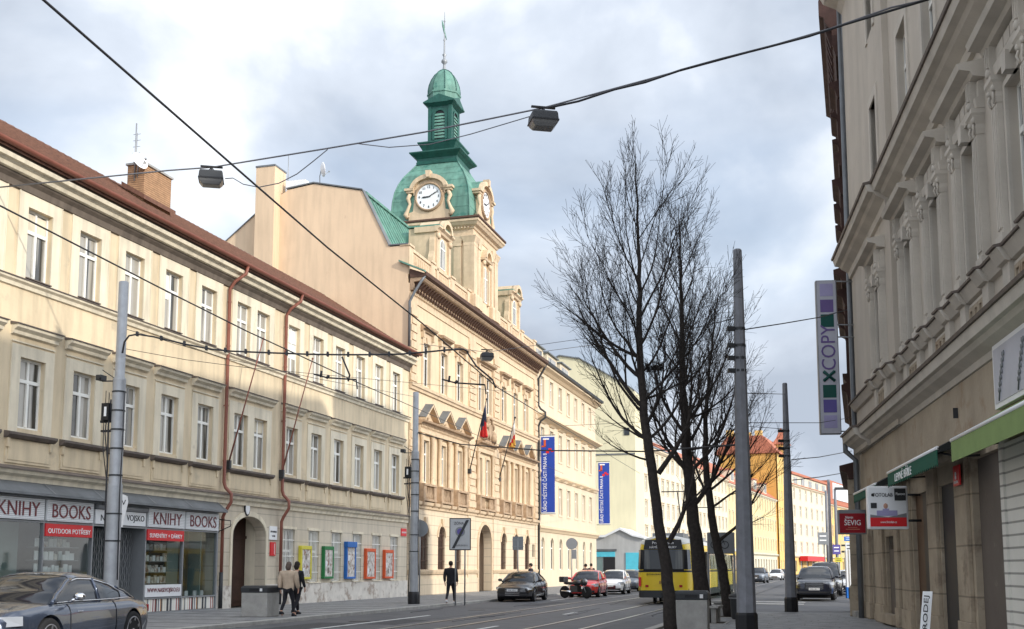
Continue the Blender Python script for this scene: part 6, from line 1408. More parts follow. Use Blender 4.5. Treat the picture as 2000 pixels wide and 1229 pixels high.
rsign(1642, 1655, 1055, 1090, 72, 'pale_yellow', 'tall pale yellow board behind the stop signs')
for px, Y, m, lb in ((1658, 56, 'sign_blue', 'pale stop post with a blue foot'), (1664, 54, 'white_plastic', 'white slim post beside the blue footed one'), (1684, 50, 'white_plastic', 'white post with dark foot by the dark building')):
    X = at(px, 1150, Y).x; o = empty('bollard_post', (X, Y, 0), 0, lb, 'post', 'pale posts beyond the crossing'); MB().box(-.13, .13, -.1, .1, .5, 2.4).build('shaft', 'white_plastic', o, bevel=.02); MB().box(-.14, .14, -.11, .11, 0, .55).build('foot', m if m != 'white_plastic' else 'dark_metal', o)

# ================= bare trees =================
class Tree:
    def __init__(s, seed): s.r = random.Random(seed); s.trunk = MB(); s.br = MB(); s.tw = MB(); s.n = 0
    def limb(s, p, d, L, r, lvl, up):
        step = .22 if lvl < 3 else .16; k = max(3, int(L / step)); step = L / k
        pts = [Vector(p)]; rs = [r]; d = Vector(d).normalized(); rr = s.r
        for i in range(k):
            d = (d + Vector((rr.gauss(0, .07), rr.gauss(0, .07), rr.gauss(0, .05))) + Vector((0, 0, up * step))).normalized()
            pts.append(pts[-1] + d * step); t = (i + 1) / k; rs.append(max(r * (1 - t) ** .85, .0036))
        mb = s.br if lvl <= 1 else s.tw
        mb.tube(pts, rs, 6 if lvl == 1 else (4 if lvl == 2 else 3), caps=False); s.n += 1
        if lvl >= 4: return
        nch = {1: max(4, int(L * 3.2)), 2: max(3, int(L * 4.6)), 3: int(L * 4.5)}[lvl]
        for c in range(nch):
            t = (.22 if lvl == 1 else .16) + .80 * (c + rr.random() * .8) / nch
            i = min(int(t * k), k - 1); q = pts[i]; dd = (pts[i + 1] - pts[i]).normalized()
            ax = dd.orthogonal().normalized(); ax.rotate(Matrix.Rotation(rr.uniform(0, 6.283), 3, dd)); ang = R(rr.uniform(15, 34)) if lvl < 3 else R(rr.uniform(25, 50))
            nd = (dd * math.cos(ang) + ax * math.sin(ang)); nl = L * (1 - t * .5) * rr.uniform(.45, .72)
            if lvl == 3: nl = rr.uniform(.15, .38)
            if nl > .12: s.limb(q, nd, nl, max(rs[i] * .5, .004), lvl + 1, up * .8)
def bare_tree(px_pts, Y, radii, label, seed, nlimb, hmin, Lf, up=.42, extra=()):
    P = [at(x, y, Y) for x, y in px_pts]; P[0].z = -.05; base = P[0].copy(); base.z = 0
    o = empty('bare_tree', tuple(base), 0, label, 'tree', 'bare trees on the right pavement'); T_ = Tree(seed); rr = T_.r
    fine = []; fr = []
    for i in range(len(P) - 1):
        for j in range(5):
            t = j / 5; q = P[i].lerp(P[i + 1], t) - base; fine.append(q + Vector((rr.gauss(0, .012), rr.gauss(0, .02), 0))); fr.append(radii[i] + (radii[i + 1] - radii[i]) * t)
    fine.append(P[-1] - base); fr.append(radii[-1]); T_.trunk.tube(fine, fr, 12)
    H_ = fine[-1].z 
    for c in range(nlimb):
        h_ = hmin + (H_ * .86 - hmin) * ((c + rr.random() * .6) / nlimb) ** 1.05
        i = min(range(len(fine)), key=lambda k: abs(fine[k].z - h_)); a = c * 2.4 + rr.uniform(-.4, .4)
        t = (h_ - hmin) / (H_ - hmin); el = R(34 + 34 * t + rr.uniform(-7, 7)); L_ = Lf * (.88 - .42 * t) * rr.uniform(.8, 1.1)
        T_.limb(fine[i], (math.cos(a) * math.cos(el), math.sin(a) * math.cos(el), math.sin(el)), L_, fr[i] * rr.uniform(.32, .46), 1, up)
    for (x, y, dx, dz, L_, r) in extra: T_.limb(at(x, y, Y) - base, (dx, rr.uniform(-.3, .3), dz), L_, r, 1, up)
    T_.trunk.build('trunk', 'bark', o); c_ = T_.br; c_.add(T_.tw.v, T_.tw.f, True); c_.build('crown', 'bark', o, fix=False)
    return T_.n
n1_ = bare_tree([(1312, 1240), (1301, 1110), (1284, 1000), (1265, 860), (1251, 730), (1249, 600), (1246, 470), (1242, 360), (1240, 285)], 24.9, [.155, .13, .115, .105, .085, .06, .035, .018, .006], 'tallest bare tree, nearest on the right pavement', 3, 24, 4.2, 4.1, extra=((1306, 1060, .5, 1, 2.6, .07), (1286, 925, .7, .9, 3.0, .07), (1262, 800, -.9, .7, 3.4, .06), (1255, 740, -1, .55, 3.2, .05), (1266, 860, -1, .3, 1.7, .03), (1252, 700, -1, .35, 2.7, .045), (1270, 900, -.9, .1, 1.5, .028), (1258, 780, .9, .3, 2.0, .035)))
n2_ = bare_tree([(1377, 1215), (1366, 1110), (1353, 1000), (1341, 870), (1334, 760), (1331, 620), (1329, 500), (1326, 400)], 30.8, [.24, .2, .17, .14, .1, .06, .03, .008], 'thick bare tree in the middle of the row', 8, 20, 4.0, 4.3, extra=((1352, 990, .8, .7, 3.5, .08), (1345, 930, -.6, .9, 3.0, .07), (1338, 820, 1, .3, 2.8, .04), (1342, 880, .9, .1, 2.4, .035)))
n3_ = bare_tree([(1424, 1203), (1411, 1110), (1394, 1040), (1384, 960), (1376, 880), (1380, 780), (1392, 660), (1405, 560)], 34.6, [.17, .15, .13, .11, .09, .06, .03, .008], 'farthest bare tree of the row, leaning left at its foot', 21, 15, 3.2, 4.0, up=.36, extra=((1400, 1060, .8, .6, 3.4, .06), (1384, 960, .9, .7, 3.4, .05)))
print('limbs', n1_, n2_, n3_)
nst = MB(); rr = random.Random(4)
for k in range(90):
    a, b = rr.uniform(0, 6.28), rr.uniform(-.5, .5); c_ = Vector((math.cos(a) * .16, math.sin(a) * .16, rr.uniform(-.08, .08))); d = Vector((-math.sin(a), math.cos(a), b)) * .16
    nst.tube([c_ - d, c_ + d], .006, 3)
p = at(1277, 717, 24.95); o = nst.build('bird_nest', 'bark', loc=tuple(p)); tag(o, 'dark bird nest in the fork of the tallest bare tree', 'nest')

rr = random.Random(31); lv = MB()
for k in range(260):
    X = rr.uniform(3.5, 10.5); Y = rr.uniform(24.5, 36); 
    if X - .2863 * Y < -4.4 or X > 10.3 + .17 * (Y - 34.6): continue
    a = rr.uniform(0, 6.28); s_ = rr.uniform(.015, .04); lv.add([(X + s_ * math.cos(a), Y + s_ * math.sin(a), .006), (X - s_ * math.sin(a), Y + s_ * math.cos(a), .012), (X - s_ * math.cos(a), Y - s_ * math.sin(a), .006)], [(0, 1, 2)])
o = lv.build('fallen_leaves', 'bark', fix=False); tag(o, None, None, None, 'stuff')
mat('tree_soil', (0.05, 0.04, 0.03), rough=1, var=.4, scale=9, bump=.9)
for (x, y, Y) in ((1312, 1240, 24.9), (1377, 1215, 30.8), (1424, 1203, 34.6)):
    c_ = at(x, y, Y); o = MB().box(-.55, .55, -.55, .55, -.02, .008).build('tree_pit', 'tree_soil', loc=(c_.x, Y, 0)); o.rotation_euler = (0, 0, R(-16)); o['kind'] = 'structure'
    g_ = MB()
    for a, b, c, d in ((-.62, .62, -.62, -.55), (-.62, .62, .55, .62), (-.62, -.55, -.55, .55), (.55, .62, -.55, .55)): g_.box(a, b, c, d, -.02, .014)
    o = g_.build('tree_pit_edging', 'kerb', loc=(c_.x, Y, 0)); o.rotation_euler = (0, 0, R(-16)); o['kind'] = 'structure'
# ================= vehicles =================
def interp(tab, x):
    if x <= tab[0][0]: return tab[0][1:]
    for i in range(len(tab) - 1):
        if tab[i][0] <= x <= tab[i + 1][0]:
            t = (x - tab[i][0]) / (tab[i + 1][0] - tab[i][0]); t = t * t * (3 - 2 * t) * .5 + t * .5
            return tuple(a + (b - a) * t for a, b in zip(tab[i][1:], tab[i + 1][1:]))
    return tab[-1][1:]
def car(label, loc, heading, pm, spec, plate=None, lower_detail=None, group=None, cat='car', chrome='chrome'):
    """local +x is the front; spec holds length, width, axle places, deck and roof outlines"""
    L_, W_, wb0, wb1, wr = spec['L'], spec['W'], spec['rear'], spec['front'], spec['wr']
    rz = math.atan2(heading[1], heading[0]); o = empty(spec['name'], loc, rz, label, cat, group)
    deck = spec['deck']; hw = W_ / 2
    # lower body
    rings = []; n = 44
    for i in range(n + 1):
        x = -L_ / 2 + L_ * i / n
        zt, zb, wf = interp(deck, x); w_ = hw * wf
        sh = zt - .10; mid = zb + (sh - zb) * .55
        half = [(w_ * .80, zb), (w_ * .95, zb + .06), (w_ * .985, zb + .22), (w_, mid), (w_ * .985, sh - .08), (w_ * .955, sh), (w_ * .90, zt - .035), (w_ * .80, zt - .006), (w_ * .45, zt + .018), (0, zt + .028)]
        ring_ = [(x, y, z) for y, z in half] + [(x, -y, z) for y, z in half[-2::-1]]
        rings.append(ring_)
    def endcap(r, dx, k): # rounded noses
        cz = sum(p[2] for p in r) / len(r); return [(p[0] + dx, p[1] * k, cz + (p[2] - cz) * (k + (1 - k) * .35)) for p in r]
    rings = [endcap(rings[0], -.07, .86), endcap(rings[0], -.035, .95)] + rings + [endcap(rings[-1], .04, .95), endcap(rings[-1], .08, .84)]
    mb = MB().loft(rings); body = mb.build('body', pm, o)
    # wheel arches cut with cylinders
    cut = MB()
    for x in (wb0, wb1):
        for s_ in (-1, 1): cut.lathe([(wr + .055, -.18), (wr + .055, .3)], (x, s_ * (hw - .08), wr), 'y', 28, smooth=False)
    cu = cut.build('cutter', 'rubber'); cu.parent = o
    bpy.context.view_layer.update()
    b = body.modifiers.new('arch', 'BOOLEAN'); b.operation = 'DIFFERENCE'; b.object = cu; b.solver = 'EXACT'
    dg = bpy.context.evaluated_depsgraph_get(); dg.update(); me = bpy.data.meshes.new_from_object(body.evaluated_get(dg)); body.modifiers.clear(); body.data = me; body.data.materials.clear(); body.data.materials.append(M[pm]); bpy.data.objects.remove(cu)
    for p in me.polygons: p.use_smooth = True; p.material_index = 0
    es = body.modifiers.new('split', 'EDGE_SPLIT'); es.split_angle = R(38)
    ln = MB()
    for x in (wb0, wb1): ln.box(x - wr - .05, x + wr + .05, -hw + .22, hw - .22, .12, wr * 2 + .02)
    ln.build('wheel_housing', 'rubber', o)
    # cabin: glass volume with painted roof and pillars
    cab = spec['cab']; gw, tw = spec['gw'] * hw, spec['tw'] * hw
    rr_ = []; m_ = 30; x0, x1 = cab[0][0], cab[-1][0]
    for i in range(m_ + 1):
        x = x0 + (x1 - x0) * i / m_; zt, = interp(cab, x); zd = interp(deck, x)[0] - .03
        zt = max(zt, zd + .01); f = min(1, (zt - zd) / (spec['H'] - zd)); kk = 1 - spec.get('taper', .07) * max(0, (-.7 - x)); gw = spec['gw'] * hw * kk; wt = gw + (tw * kk - gw) * f
        rr_.append([(x, gw, zd), (x, gw + (wt - gw) * .5 + .012, zd + (zt - zd) * .5), (x, wt + .01, zt - .08 * f), (x, wt - .07, zt - .015 * f), (x, wt * .5, zt + .015 * f), (x, 0, zt + .02 * f),
                    (x, -wt * .5, zt + .015 * f), (x, -wt + .07, zt - .015 * f), (x, -wt - .01, zt - .08 * f), (x, -gw - (wt - gw) * .5 - .012, zd + (zt - zd) * .5), (x, -gw, zd)])
    gl = MB().loft(rr_, closed=False, caps=False).build('windows', 'car_glass', o)
    rf_ = MB(); r0, r1 = spec['roof']; rk = []
    for row in rr_:
        if r0 - .06 <= row[0][0] <= r1 + .06: rk.append([(p[0], p[1] * 1.004, p[2] + .008) for p in row[2:9]])
    rf_.loft(rk, closed=False, caps=False).build('roof', pm, o, fix=False)
    pl = MB()
    def row_at(x): return rr_[min(range(len(rr_)), key=lambda i: abs(rr_[i][0][0] - x))]
    for s_ in (1, -1):
        def P(row, k): p = row[k]; return Vector((p[0], abs(p[1]) * s_ * 1.0 + s_ * .008, p[2]))
        a, b_ = row_at(r1), row_at(x1 - .02); path = [P(r, 2) + Vector((0, 0, .01)) for r in rr_ if r1 - .1 <= r[0][0] <= x1]
        pl.tube(path, [.035] * len(path), 6)
        path = [P(r, 2) + Vector((0, 0, .01)) for r in rr_ if x0 <= r[0][0] <= r0 + .1]; pl.tube(path, [spec.get('cp', .028)] * len(path), 6)
        for bx in spec['bp']:
            r = row_at(bx); pl.tube([P(r, 0), P(r, 1), P(r, 2)], [.04, .035, .03], 5)
        # filled rear quarter
        rq = [r for r in rr_ if r[0][0] <= spec['cq']]
        if len(rq) > 1: pl.loft([[(p[0], p[1] + (.012 if p[1] > 0 else -.012), p[2]) for p in (r[0:3] if s_ > 0 else r[8:11])] for r in rq], closed=False, caps=False)
    if spec['name'] == 'coupe':
        ct_ = MB()
        for s_ in (1, -1):
            path = [Vector((r[0][0], s_ * (abs(r[2][1]) + .012), r[2][2] - .02)) for r in rr_ if -1.75 <= r[0][0] <= 1.15]; ct_.tube(path, .02, 5)
        ct_.build('window_trim', 'chrome', o)
    pl.build('pillar', pm if not spec.get('darkp') else 'rubber', o)
    tr = MB()
    for s_ in (1, -1):
        path = [Vector((r[0][0], s_ * (abs(r[0][1]) + .03), r[0][2] + .035)) for r in rr_[1:-1]]; tr.tube(path, .013, 5)
    tr.build('window_trim', chrome, o)
    # doors
    dl = MB()
    for x in spec['doors']:
        zt, zb, wf = interp(deck, x); w_ = hw * wf
        for s_ in (1, -1): dl.tube([(x, s_ * w_ * .90, zt - .03), (x, s_ * w_ * .96, zt - .1), (x, s_ * w_ * .99, zt - .2), (x, s_ * w_ * 1.003, zb + (zt - zb) * .5), (x, s_ * w_ * .99, zb + .2)], .008, 4)
    for s_ in (1, -1): dl.tube([(wb0 + wr + .1, s_ * hw * .99, deck[len(deck) // 2][2] + .2), (wb1 - wr - .1, s_ * hw * .99, deck[len(deck) // 2][2] + .2)], .012, 4)
    dl.build('door_seam', 'rubber', o)
    for x in spec['handles']:
        zt, zb, wf = interp(deck, x)
        for s_ in (1, -1): MB().box(x, x + .17, s_ * hw * wf * .985, s_ * (hw * wf * .985 + .025), zt - .19, zt - .165).build('door_handle', chrome, o, bevel=.006)
    for s_ in (1, -1):
        mx_ = spec['mirror']; zt = interp(deck, mx_)[0]
        m2 = MB(); m2.ball((mx_, s_ * (hw + .09), zt + .09), (.08, .11, .075), 6); m2.tube([(mx_, s_ * (hw * .88), zt), (mx_, s_ * (hw + .02), zt + .05)], .025, 5); m2.build('mirror', spec.get('mm', pm), o)
    # wheels
    for x in (wb0, wb1):
        for s_ in (1, -1):
            y = s_ * (hw - .12)
            ty = MB().lathe([(wr - .1, -.1), (wr - .02, -.105), (wr, -.07), (wr, .07), (wr - .02, .105), (wr - .1, .1)], (x, y, wr), 'y', 32).build('wheel', 'rubber', o)
            r_ = MB(); yo = s_ * .1
            r_.lathe([(wr * .74, yo * .8), (wr * .74, yo * 1.05), (wr * .69, yo * 1.05), (wr * .66, yo * .6)], (x, y, wr), 'y', 28)
            for k in range(spec.get('spokes', 7)):
                a = 2 * math.pi * k / spec.get('spokes', 7); ca, sa = math.cos(a), math.sin(a)
                r_.add([(x + ca * .04 - sa * .04, y + yo * .95, wr + sa * .04 + ca * .04), (x + ca * .04 + sa * .04, y + yo * .95, wr + sa * .04 - ca * .04), (x + ca * wr * .7 + sa * .025, y + yo * 1.02, wr + sa * wr * .7 - ca * .025), (x + ca * wr * .7 - sa * .025, y + yo * 1.02, wr + sa * wr * .7 + ca * .025)], [(0, 1, 2, 3)])
            r_.lathe([(.06, yo * .9), (.05, yo * 1.08)], (x, y, wr), 'y', 12)
            r_.build('rim', 'rim', ty); MB().lathe([(wr * .7, yo * .3), (wr * .7, yo * .5)], (x, y, wr), 'y', 24).build('brake_disc', 'dark_metal', ty)
    # front and rear details
    zf, zbf, wff = interp(deck, L_ / 2 - .12); F_ = L_ / 2
    for s_ in (1, -1):
        h_ = spec['hl']; hb = MB().add([(F_ - h_[3], s_ * hw * .975, h_[1] - .02), (F_ - h_[3], s_ * hw * .965, h_[1] + h_[2]), (F_ - .04, s_ * hw * .74, h_[1] + h_[2]), (F_ + .055, s_ * hw * h_[0], h_[1] + h_[2] * .8), (F_ + .07, s_ * hw * h_[0], h_[1]), (F_ - .0, s_ * hw * .80, h_[1] - .03),
                     (F_ - h_[3] - .1, s_ * hw * .8, h_[1]), (F_ - .2, s_ * hw * .4, h_[1])], [(0, 1, 2, 5), (2, 3, 4, 5), (1, 6, 2), (0, 6, 5), (4, 7, 5), (3, 7, 2)])
        hb.build('headlight', 'headlight', o)
        t_ = spec['tl']; MB().box(-F_ - .03, -F_ + .1, s_ * hw * .55, s_ * hw * .80, t_, t_ + .15).build('tail_light', 'tail_red', o, bevel=.02)
    g = spec['grille']; gm = MB().box(F_ + .02, F_ + .092, -g[0], g[0], g[1], g[2]).build('grille', 'letter_black', o, bevel=.02)
    b2 = MB()
    for k in range(5): z = g[1] + (g[2] - g[1]) * (k + .5) / 5; b2.box(F_ + .09, F_ + .1, -g[0] * .92, g[0] * .92, z - .008, z + .008)
    b2.build('grille_bar', chrome, gm)
    MB().box(F_ + .02, F_ + .085, -hw * .8, hw * .8, zbf + .06, zbf + .17).build('air_intake', 'letter_black', o, bevel=.02)
    if plate: pp_ = MB().box(F_ + .1, F_ + .115, -.26, .26, plate, plate + .11).build('number_plate', 'plate_white', o); text('3AB 4817', .085, 'letter_black', pp_, (F_ + .117, 0, plate + .055), rot=(R(90), 0, R(90)), width=.42, depth=.002)
    MB().box(-F_ - .08, -F_ - .06, -.26, .26, .55, .66).build('number_plate', 'plate_white', o)
    return o
def HD(x, y): l = math.hypot(x, y); return (x / l, y / l)
# deck rows: x, top, bottom, width factor;  cabin rows: x, top
coupe = dict(name='coupe', L=5.28, W=1.95, H=1.51, rear=-1.62, front=1.49, wr=.385, deck=[(-2.64, .86, .34, .80), (-2.35, .97, .25, .92), (-1.6, 1.03, .2, .985), (-.6, 1.02, .19, 1), (.6, 1.02, .19, 1), (1.4, 1.00, .2, .985), (2.2, .93, .22, .93), (2.64, .82, .26, .84)],
    cab=[(-2.05, 1.0), (-1.5, 1.2), (-.9, 1.4), (-.3, 1.5), (.15, 1.51), (.5, 1.45), (1.0, 1.2), (1.3, 1.0)], gw=.86, tw=.66, taper=.12, roof=(-1.3, .42), bp=[-.42], cq=-1.35, cp=.03, doors=[-.85, .85], handles=[.45], mirror=.78, hl=(.60, .70, .13, .30), tl=.72, grille=(.42, .38, .84), spokes=7, mm='chrome')
X_, Y_ = -8.13, 20.3
hd_ = HD(-.11, -.995)
car('silver blue coupe driving out of the frame at the lower left', (-8.52, 20.3, -.1), hd_, 'paint_silver', coupe, .45)
sedan = dict(name='sedan', L=4.72, W=1.84, H=1.43, rear=-1.4, front=1.42, wr=.33, deck=[(-2.36, .93, .34, .80), (-2.1, .99, .24, .92), (-1.3, .97, .19, .985), (0, .95, .18, 1), (1.0, .93, .19, 1), (1.9, .83, .2, .95), (2.36, .68, .22, .84)],
    cab=[(-1.95, .97), (-1.4, 1.22), (-.8, 1.41), (-.2, 1.43), (.3, 1.37), (.8, 1.12), (1.1, .93)], gw=.87, tw=.66, roof=(-.95, .25), bp=[-.3], cq=-1.4, doors=[-1.0, -.25, .75], handles=[-.75, .1], mirror=.7, hl=(.56, .60, .11, .35), tl=.78, grille=(.38, .28, .66), darkp=False)
d = FL.d; back = (-d.x, -d.y)
def carpos(px, Y): return at(px, 1110, Y).x
car('black sedan parked at the kerb in front of the town hall', (carpos(1000, 55) + .55, 55.3, -.1), HD(-.22, -.97), 'paint_black', sedan, .5)
hatch = dict(name='hatchback', L=4.0, W=1.74, H=1.47, rear=-1.2, front=1.25, wr=.31, deck=[(-2.0, .95, .34, .84), (-1.8, .98, .24, .94), (-1.0, .97, .19, 1), (.4, .95, .18, 1), (1.0, .94, .19, .99), (1.6, .86, .2, .94), (2.0, .70, .22, .82)],
    cab=[(-1.95, .97), (-1.75, 1.28), (-1.3, 1.45), (-.3, 1.48), (.3, 1.4), (.9, 1.12), (1.15, .95)], gw=.88, tw=.68, roof=(-1.7, .25), bp=[-.4], cq=-1.45, doors=[-1.0, -.3, .7], handles=[-.8, .0], mirror=.7, hl=(.6, .62, .14, .4), tl=.85, grille=(.4, .3, .55))
car('red hatchback parked behind the motorcycle', (carpos(1134, 62) + .5, 63.0, -.1), HD(-.24, -.97), 'paint_red', hatch, .48)
car('white hatchback parked next to the red one', (carpos(1188, 68.5) + .5, 70, -.1), HD(-.24, -.97), 'paint_white', hatch, .48)
car('grey blue car parked between the white hatchback and the tram', (carpos(1224, 77) + .4, 78.5, -.1), HD(-.24, -.97), 'paint_grey', hatch, .48)
suv = dict(name='suv', L=4.75, W=1.95, H=1.68, rear=-1.4, front=1.42, wr=.37, deck=[(-2.37, 1.08, .4, .84), (-2.1, 1.12, .3, .94), (-1.0, 1.1, .26, 1), (.5, 1.09, .25, 1), (1.2, 1.07, .26, .99), (2.0, 1.0, .27, .94), (2.37, .86, .3, .86)],
    cab=[(-2.3, 1.1), (-2.1, 1.4), (-1.7, 1.62), (-.6, 1.68), (.2, 1.63), (.8, 1.32), (1.1, 1.09)], gw=.88, tw=.68, roof=(-2.0, .15), bp=[-.45], cq=-1.7, doors=[-1.2, -.35, .75], handles=[-1.0, .0], mirror=.72, hl=(.55, .80, .12, .3), tl=.9, grille=(.45, .55, .9), mm='paint_navy')
car('dark blue suv parked at the crossing right of the dark pole', (carpos(1589, 55) + .7, 57.2, -.1), HD(-.3, -.95), 'paint_navy', suv, .52)
big = dict(suv); big.update(H=1.95, cab=[(-2.35, 1.1), (-2.3, 1.6), (-2.0, 1.88), (-.6, 1.95), (.4, 1.9), (.95, 1.5), (1.3, 1.09)], roof=(-2.2, .3), name='van')
car('tall black car standing behind the dark blue suv', (carpos(1611, 64) + .6, 66, -.1), HD(-.3, -.95), 'paint_black', big, .52)
car('dark grey car coming along the street in the distance', (carpos(1488, 118), 120, -.1), HD(-.35, -.93), 'paint_grey', suv, .52)
for i, (px, Y, pm, lb) in enumerate(((1516, 150, 'paint_white', 'pale car far down the street, left of the dark pole'), (1531, 165, 'paint_silver', 'silver car far down the street beside the dark pole'), (1656, 70, 'paint_white', 'white car mostly hidden behind the tall black car'))):
    car(lb, (carpos(px, Y), Y, -.1), HD(-.35, -.93), pm, hatch, None)
# motorcycle in front of the red car
p = at(1112, 1166, 59); o = empty('motorcycle', (p.x + .35, 59.2, -.1), R(-42), 'black motorcycle parked in front of the red hatchback', 'motorcycle')
for x in (-.75, .75):
    MB().lathe([(.2, -.05), (.31, -.05), (.33, 0), (.31, .05), (.2, .05)], (x, 0, .33), 'y', 24).build('wheel', 'rubber', o)
MB().tube([(-.75, .1, .33), (-.2, .1, .45), (.1, .1, .5)], .04, 6).tube([(.75, .09, .33), (.5, .08, .9), (.45, .05, 1.0)], .03, 6).tube([(.75, -.09, .33), (.5, -.08, .9), (.45, -.05, 1.0)], .03, 6).build('fork', 'grey_metal', o)
MB().ball((.1, 0, .82), (.32, .17, .16), 7).ball((.55, 0, .85), (.2, .2, .22), 6).ball((-.45, 0, .8), (.4, .13, .09), 6).box(-.25, .25, -.17, .17, .35, .68).build('body', 'paint_black', o); MB().tube([(.42, -.38, 1.05), (.46, 0, 1.0), (.42, .38, 1.05)], .018, 6).build('handlebar', 'dark_metal', o); MB().tube([(-.85, -.14, .4), (-.2, -.15, .35)], .05, 8).build('exhaust', 'chrome', o); MB().ball((.7, 0, .92), .09, 6).build('headlight', 'headlight', o)
MB().box(-1.0, -.65, -.2, .2, .85, 1.15).build('top_case', 'dark_metal', o, bevel=.04)

# tram: two coupled cars seen from behind
def tram_car(x0, label, group='coupled tram cars'):
    y = UY(-7.36); o = empty('tram_car', FL.pt(x0, y, -.1), FL.rz, label, 'tram', group)
    L_ = 14.0; W_ = 1.25
    def ring_(x, k, zt, zb, w_):
        h = [(w_ * .93, zb), (w_, zb + .12), (w_ * 1.0, 1.25), (w_ * .985, 1.6), (w_ * .95, 2.4), (w_ * .9, 2.7), (w_ * .72, 2.93), (w_ * .4, 3.02), (0, 3.05)]
        z0 = 1.6
        h = [(a, z0 + (z - z0) * k if z > z0 else z) for a, z in h]
        return [(x, a, z) for a, z in h] + [(x, -a, z) for a, z in h[-2::-1]]
    st = [(0, .93, .70), (.08, .955, .84), (.3, .985, .93), (.8, 1, .99), (1.5, 1, 1), (L_ - 1.5, 1, 1), (L_ - .8, 1, .99), (L_ - .3, .985, .93), (L_ - .08, .955, .84), (L_, .93, .70)]
    low = MB().loft([[(x, yy * 1.0, min(z, 1.30)) for x, yy, z in ring_(x, 1, 0, .42, W_ * w_)] for x, k, w_ in st]); 
    bd = MB().loft([ring_(x, k, 0, .62, W_ * w_) for x, k, w_ in st]); b_ = bd.build('body', 'tram_yellow', o); MB().loft([[(x, yy * 1.012, z + .012) for x, yy, z in ring_(x, k, 0, .62, W_ * w_)[5:12]] for x, k, w_ in st], closed=False, caps=False).build('roof', 'tram_cream', o, fix=False); e_ = b_.modifiers.new('s', 'EDGE_SPLIT'); e_.split_angle = R(40)
    def band(z0, z1, m, nm, off):
        def prof(w_): return [(w_ + off, z0), (w_ + off, z1)]
        mb = MB(); rows = []
        path = [(L_ - .3, .93), (L_ - 1.5, 1), (1.5, 1), (.8, .99), (.3, .93), (.08, .84), (0, .70)]
        pts = [(x, W_ * w_ + off) for x, w_ in path] + [(-off, 0)] ; pts += [(x, -yy) for x, yy in pts[-2::-1]]
        n = len(pts); mb.add([(x, yy, z0) for x, yy in pts] + [(x, yy, z1) for x, yy in pts], [(i, i + 1, n + i + 1, n + i) for i in range(n - 1)], True)
        return mb.build(nm, m, o, fix=False)
    band(.62, 1.42, 'tram_yellow', 'yellow_panel', .014); band(.3, .62, 'dark_metal', 'skirt', .005)
    band(1.42, 1.5, 'letter_black', 'belt_line', .016)
    # rear window, destination box, lights
    MB().add([(-.03, .86, 1.55), (-.03, -.86, 1.55), (-.02, -.84, 2.42), (-.02, .84, 2.42), (.06, 1.07, 1.55), (.07, 1.03, 2.42), (.06, -1.07, 1.55), (.07, -1.03, 2.42), (.31, 1.19, 1.55), (.31, 1.14, 2.42), (.31, -1.19, 1.55), (.31, -1.14, 2.42)], [(0, 1, 2, 3), (0, 4, 5, 3), (1, 6, 7, 2), (4, 8, 9, 5), (6, 10, 11, 7)]).build('rear_window', 'pane_dark', o, fix=False)
    w2_ = MB(); w2_.box(-.045, .0, -.9, .9, 1.5, 1.56); w2_.box(-.045, -.02, -.02, .02, 1.55, 2.42); w2_.build('window_rubber', 'rubber', o)
    db = MB().loft([[(-.06, -.88, 2.43), (-.06, .88, 2.43), (-.03, .8, 2.86), (-.03, -.8, 2.86)], [(.3, -.78, 2.45), (.3, .78, 2.45), (.3, .74, 2.82), (.3, -.74, 2.82)]], smooth=False).build('destination_box', 'letter_black', o)
    text('Praha - Karlín', .17, 'letter_white', db, (-.055, 0, 2.72), rot=(R(90), 0, R(-90)), width=.95); text('NÁMĚSTÍ REPUBLIKY', .13, 'letter_white', db, (-.065, 0, 2.54), rot=(R(90), 0, R(-90)), width=1.2)
    text('pneuservis.cz', .12, 'letter_black', o, (-.03, .2, 1.33), rot=(R(90), 0, R(-90)), width=1.1); nb = MB().box(-.03, .0, -.3, .3, .88, 1.06).build('number_board', 'tram_yellow', o); text('8543', .2, 'letter_maroon', nb, (-.035, 0, .97), rot=(R(90), 0, R(-90)), width=.42)
    for s_ in (-1, 1): MB().box(-.02, .08, s_ * .68, s_ * .82, .76, .86).build('tail_light', 'tail_red', o)
    MB().box(.0, .2, s_ * 1.02, s_ * 1.12, .8, 1.2).build('red_sticker', 'sign_red', o)
    for x in (1.6, 3.4, 5.2, 7.0, 8.8, 10.6, 12.2):
        for s_ in (-1, 1):
            MB().add([(x - .75, s_ * 1.245, 1.55), (x + .75, s_ * 1.245, 1.55), (x + .75, s_ * 1.20, 2.42), (x - .75, s_ * 1.20, 2.42), (x - .75, s_ * 1.262, 1.55), (x + .75, s_ * 1.262, 1.55), (x + .75, s_ * 1.215, 2.42), (x - .75, s_ * 1.215, 2.42)], [(0, 1, 2, 3), (4, 5, 6, 7), (0, 1, 5, 4), (2, 3, 7, 6), (0, 3, 7, 4), (1, 2, 6, 5)]).build('side_window', 'pane_dark', o)
    for x in (1.2, 6.6, 12.0): 
        dv = MB().box(x - .6, x + .6, -1.285, -1.25, .5, 2.4).build('door', 'dark_metal', o); MB().box(x - .5, x - .05, -1.295, -1.284, .8, 2.3).box(x + .05, x + .5, -1.295, -1.284, .8, 2.3).build('door_glass', 'pane_dark', dv)
    for x in (3.2, 10.8):
        for dx in (-.95, .95):
            for s_ in (-1, 1): MB().lathe([(.34, -.05), (.35, .05)], (x + dx, s_ * .74, .36), 'y', 20).build('wheel', 'dark_metal', o)
        MB().box(x - 1.3, x + 1.3, -.9, .9, .25, .55).build('bogie', 'letter_black', o)
